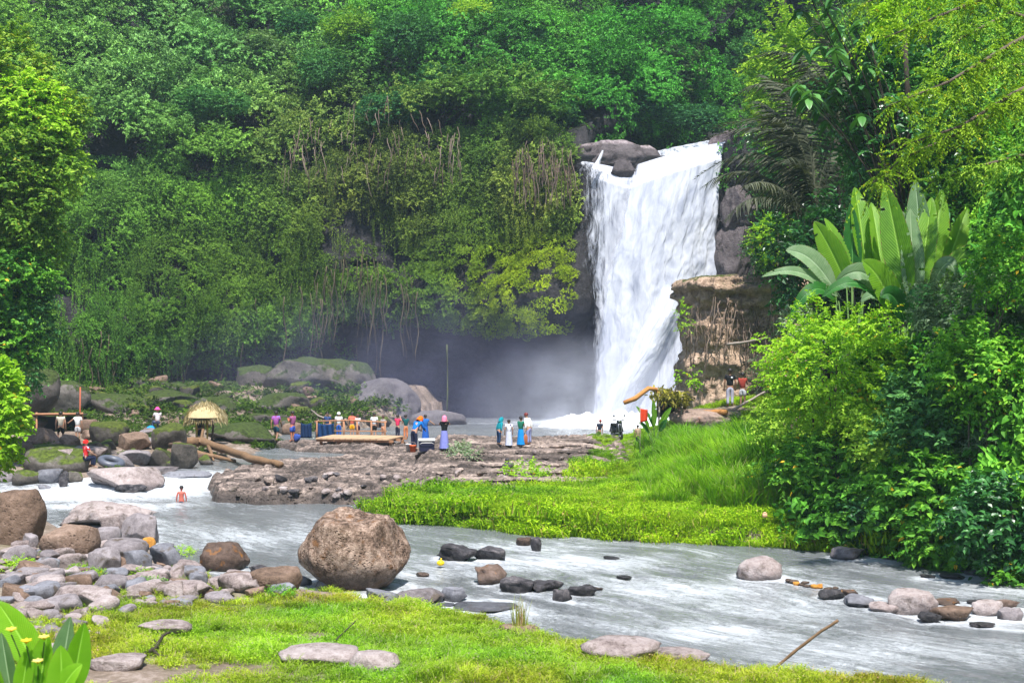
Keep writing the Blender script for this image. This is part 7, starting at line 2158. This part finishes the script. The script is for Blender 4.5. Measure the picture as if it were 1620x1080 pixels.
# motor scooter seen from the front
def scooter():
    Ys = 71
    p = W(976, 699, Ys); gz = hz(p.x, p.y)
    t_ = empty('scooter', (p.x, p.y, max(gz, p.z)), 0.25, 'dark motor scooter parked on the grass edge before the falls, seen from the front', 'scooter')
    bk = plain('scooter_black', (.012, .013, .016), .3, .6); tyre = plain('tyre', (.015, .015, .015), .8); chrome = plain('metal_grey', (.35, .36, .38), .35, .5, metal=.8)
    for y_, nm in ((-.60, 'wheel'), (.60, 'wheel')):
        w_ = MB().add(*torus(.20, .055, 26, 8)).build(nm, tyre, t_); w_.rotation_euler = (math.pi / 2, 0, math.pi / 2); w_.location = (0, y_, .25)
        MB().tube([(-.03, y_, .25), (.03, y_, .25)], .13, 14).build('rim', chrome, w_).matrix_parent_inverse = Matrix.Identity(4)
    for c_ in t_.children:
        for g in c_.children: g.location = (0, 0, 0); g.data.transform(Matrix.Translation((0, -c_.location.y, -c_.location.z))); g.rotation_euler = (0, 0, 0); g.data.transform(Matrix.Rotation(-math.pi / 2, 4, 'Z') @ Matrix.Rotation(-math.pi / 2, 4, 'X'))
    MB().tube([(-.07, -.60, .25), (-.07, -.45, .75), (0, -.40, .95)], .022, 7).tube([(.07, -.60, .25), (.07, -.45, .75), (0, -.40, .95)], .022, 7).build('fork', chrome, t_)
    MB().box((0, -.60, .50), (.16, .40, .05), taper=.7).build('mudguard', bk, t_)
    MB().box((0, -.40, .72), (.34, .10, .55), Matrix.Rotation(-.2, 3, 'X'), taper=.75).build('front_shield', bk, t_)
    MB().tube([(-.34, -.25, 1.05), (-.15, -.33, 1.02), (0, -.36, 1.0), (.15, -.33, 1.02), (.34, -.25, 1.05)], .022, 7).build('handlebar', bk, t_)
    for k_ in (-1, 1):
        m_ = MB().tube([(k_ * .18, -.32, 1.03), (k_ * .26, -.34, 1.20)], .01, 5).ball((k_ * .28, -.35, 1.25), (.07, .02, .045), 10, 6); m_.build('mirror', bk, t_)
    MB().ball((0, -.44, .98), (.10, .07, .09), 12, 8).build('headlight', chrome, t_)
    MB().box((0, .35, .78), (.26, .72, .12), taper=.85).build('seat', tyre, t_)
    MB().box((0, .40, .55), (.28, .80, .34), taper=.8).build('body', bk, t_)
    MB().box((0, -.08, .32), (.26, .50, .07)).build('footboard', bk, t_)
scooter()

# ------------------------------------------------------------------ near plants
def canna():
    Yc = 14.0
    b = W(60, 1090, Yc); gz = hz(b.x, b.y)
    t_ = empty('canna_plant', (b.x, b.y, gz), 0, 'blurred bright canna with yellow flowers in the lower left corner', 'plant')
    b0 = t_.location
    k = Yc / F
    specs = [(70, 1075, -5, 950, 52, .4, 'canna_leaf', .05), (92, 1100, 112, 975, 44, 0, Bp, .02), (112, 1110, 134, 985, 40, -.1, 'canna_leaf', .04), (60, 1110, 75, 1000, 46, -.2, 'canna_leaf', .0),
             (20, 1110, 2, 1000, 34, .1, Bp, .03), (30, 1120, 48, 1020, 30, -.2, 'canna_leaf', .05), (100, 1130, 96, 1020, 46, -.3, 'canna_leaf', .03), (5, 1130, -30, 1030, 40, 0, 'canna_leaf', .1), (80, 1130, 130, 1050, 34, -.3, 'canna_leaf', .15)]
    mb = MB()
    for i, (bx, by, tx, ty, w, dY, mat, bk) in enumerate(specs):
        A = W(bx, by, Yc + dY) - b0; B_ = W(tx, ty, Yc + dY) - b0
        rr_ = random.Random(i)
        mk('leaf', blade_leaf(A, B_, w * k, Vector((0, -.3, 1)) * (B_ - A).length * bk, (rr_.uniform(-.5, .5), -1, .3), mat, nseg=10, ribs=False), t_)
        mb.tube([(rr_.uniform(-.08, .08), rr_.uniform(-.05, .05), -.05), A * .6, A], [.02, .014, .01], 6)
    mb.build('stem', MATS['stem_green'], t_)
    yf = leafmat('yellow_petal', (.65, .42, .02), (.80, .60, .04), (.85, .72, .30), transl=.35)
    r = np.random.default_rng(5)
    for px, py in ((70, 1012), (42, 1018), (18, 1000), (60, 1050)):
        c = W(px, py, Yc - .3) - b0; n = 7
        a = np.arange(n) * 2 * math.pi / n
        v, f = leaves(np.zeros((n, 3)), np.stack([np.cos(a) * .7, np.sin(a) * .7 - .2, np.full(n, .7)], 1), np.stack([np.cos(a), np.sin(a), np.full(n, -.6)], 1) * -1, .075, .045, six=True)
        mk('flower', meshdata('flower', v, f, yf, True), t_, c)
        mb2 = MB().tube([c - Vector((0, 0, .02)), c * .75 + Vector((0, 0, .1)), (0, 0, .3)], .007, 5); mb2.build('flower_stalk', MATS['stem_green'], t_)
canna()
def reeds():
    p = land(822, 1000)
    t_ = empty('reed_tuft', p, 0, 'thin brown and green reed tuft standing in the shallows at the near bank', 'reeds')
    r = np.random.default_rng(4)
    v, f = blades(r, 46, .14, .72, .009, .22, 4); mk('blades', meshdata('blades', v, f, leafmat('reed_green', (.10, .14, .02), (.25, .30, .04), (.42, .45, .10), transl=.3)), t_)
    v, f = blades(r, 26, .10, .62, .009, .12, 4); mk('dry_blades', meshdata('dry_blades', v, f, leafmat('reed_dry', (.20, .10, .05), (.42, .25, .13), (.55, .40, .25), transl=.2)), t_)
reeds()
for (px, py, lab, s, m_) in [(222, 912, 'yellow-green weed tuft between stones left of the blue-grey boulder', .25, 'lime_leaf'), (288, 878, 'yellow weed tuft at the water edge right of the blue-grey boulder', .30, 'lime_leaf'), (128, 905, 'weed tuft beside the light brown stone', .25, 'lime_leaf'),
                     (150, 915, 'weed tuft right of the low grey stone', .28, 'lime_leaf'), (30, 905, 'weed patch on the stones at the far left', .4, 'lime_leaf'), (442, 945, 'weed tuft left of the huge boulder foot', .3, 'green_leaf'), (240, 930, 'small green weed before the pale flat slab', .3, 'near_green'),
                     (830, 755, 'bright green weed cushion on the layered ledge', .8, 'lime_leaf'), (733, 722, 'little dry bush on the layered ledge left edge', .7, 'silver_leaf')]:
    p = land(px, py)
    if m_ == 'near_green': m_ = 'green_leaf'
    r = np.random.default_rng(int(px))
    v1, f1 = twiggy(r, 90, (0, 0, .06), (s, s, s * .5), tl=s * .5, per=6, L=s * .16, Wd=s * .09, dome=True)
    tag(mk('weed_tuft', meshdata('weed_tuft', v1, f1, MATS[m_], False), None, p), lab, 'weed')
# yellow thing afloat, small litter
p = W(697, 897, 36); p.z = .10
tag(MB().ball((0, 0, 0), (.10, .08, .07), 12, 8).tube([(0, 0, .05), (.02, 0, .12)], .02, 6).build('float', plain('float_yellow', (.85, .58, .01), .4), loc=p), 'small yellow float drifting right of the huge boulder', 'float')
p = land(1247, 822); tag(MB().lathe((0, 0, 0), [(.01, 0), (.05, 0), (.055, .16), (.03, .21), (.018, .24), (.01, .24)], 12).build('bottle', plain('bottle_blue', (.02, .15, .5), .3), loc=p + Vector((0, -.2, .25)), rot=(.6, .4, 0)), 'blue plastic bottle caught in the bank grass', 'bottle')
p = land(1208, 832); tag(MB().box((0, 0, .1), (.14, .10, .12), taper=.8).ball((0, 0, .17), (.05, .05, .03), 8, 5).build('carton', plain('carton_orange', (.75, .42, .25), .6), loc=p + Vector((0, -.2, .2))), 'pale orange carton caught in the bank grass', 'carton')
# man's shirt print: a small white round badge
for o in list(bpy.data.objects):
    if o.get('label', '').startswith('man in black shirt'):
        bd = MB().lathe((0, 0, 0), [(.002, 0), (.045, 0), (.05, .006), (.002, .008)], 16).build('shirt_print', plain('print_white', (.7, .72, .75), .8), o)
        bd.location = (.06, -.155, 1.38); bd.rotation_euler = (math.pi / 2, 0, 0)
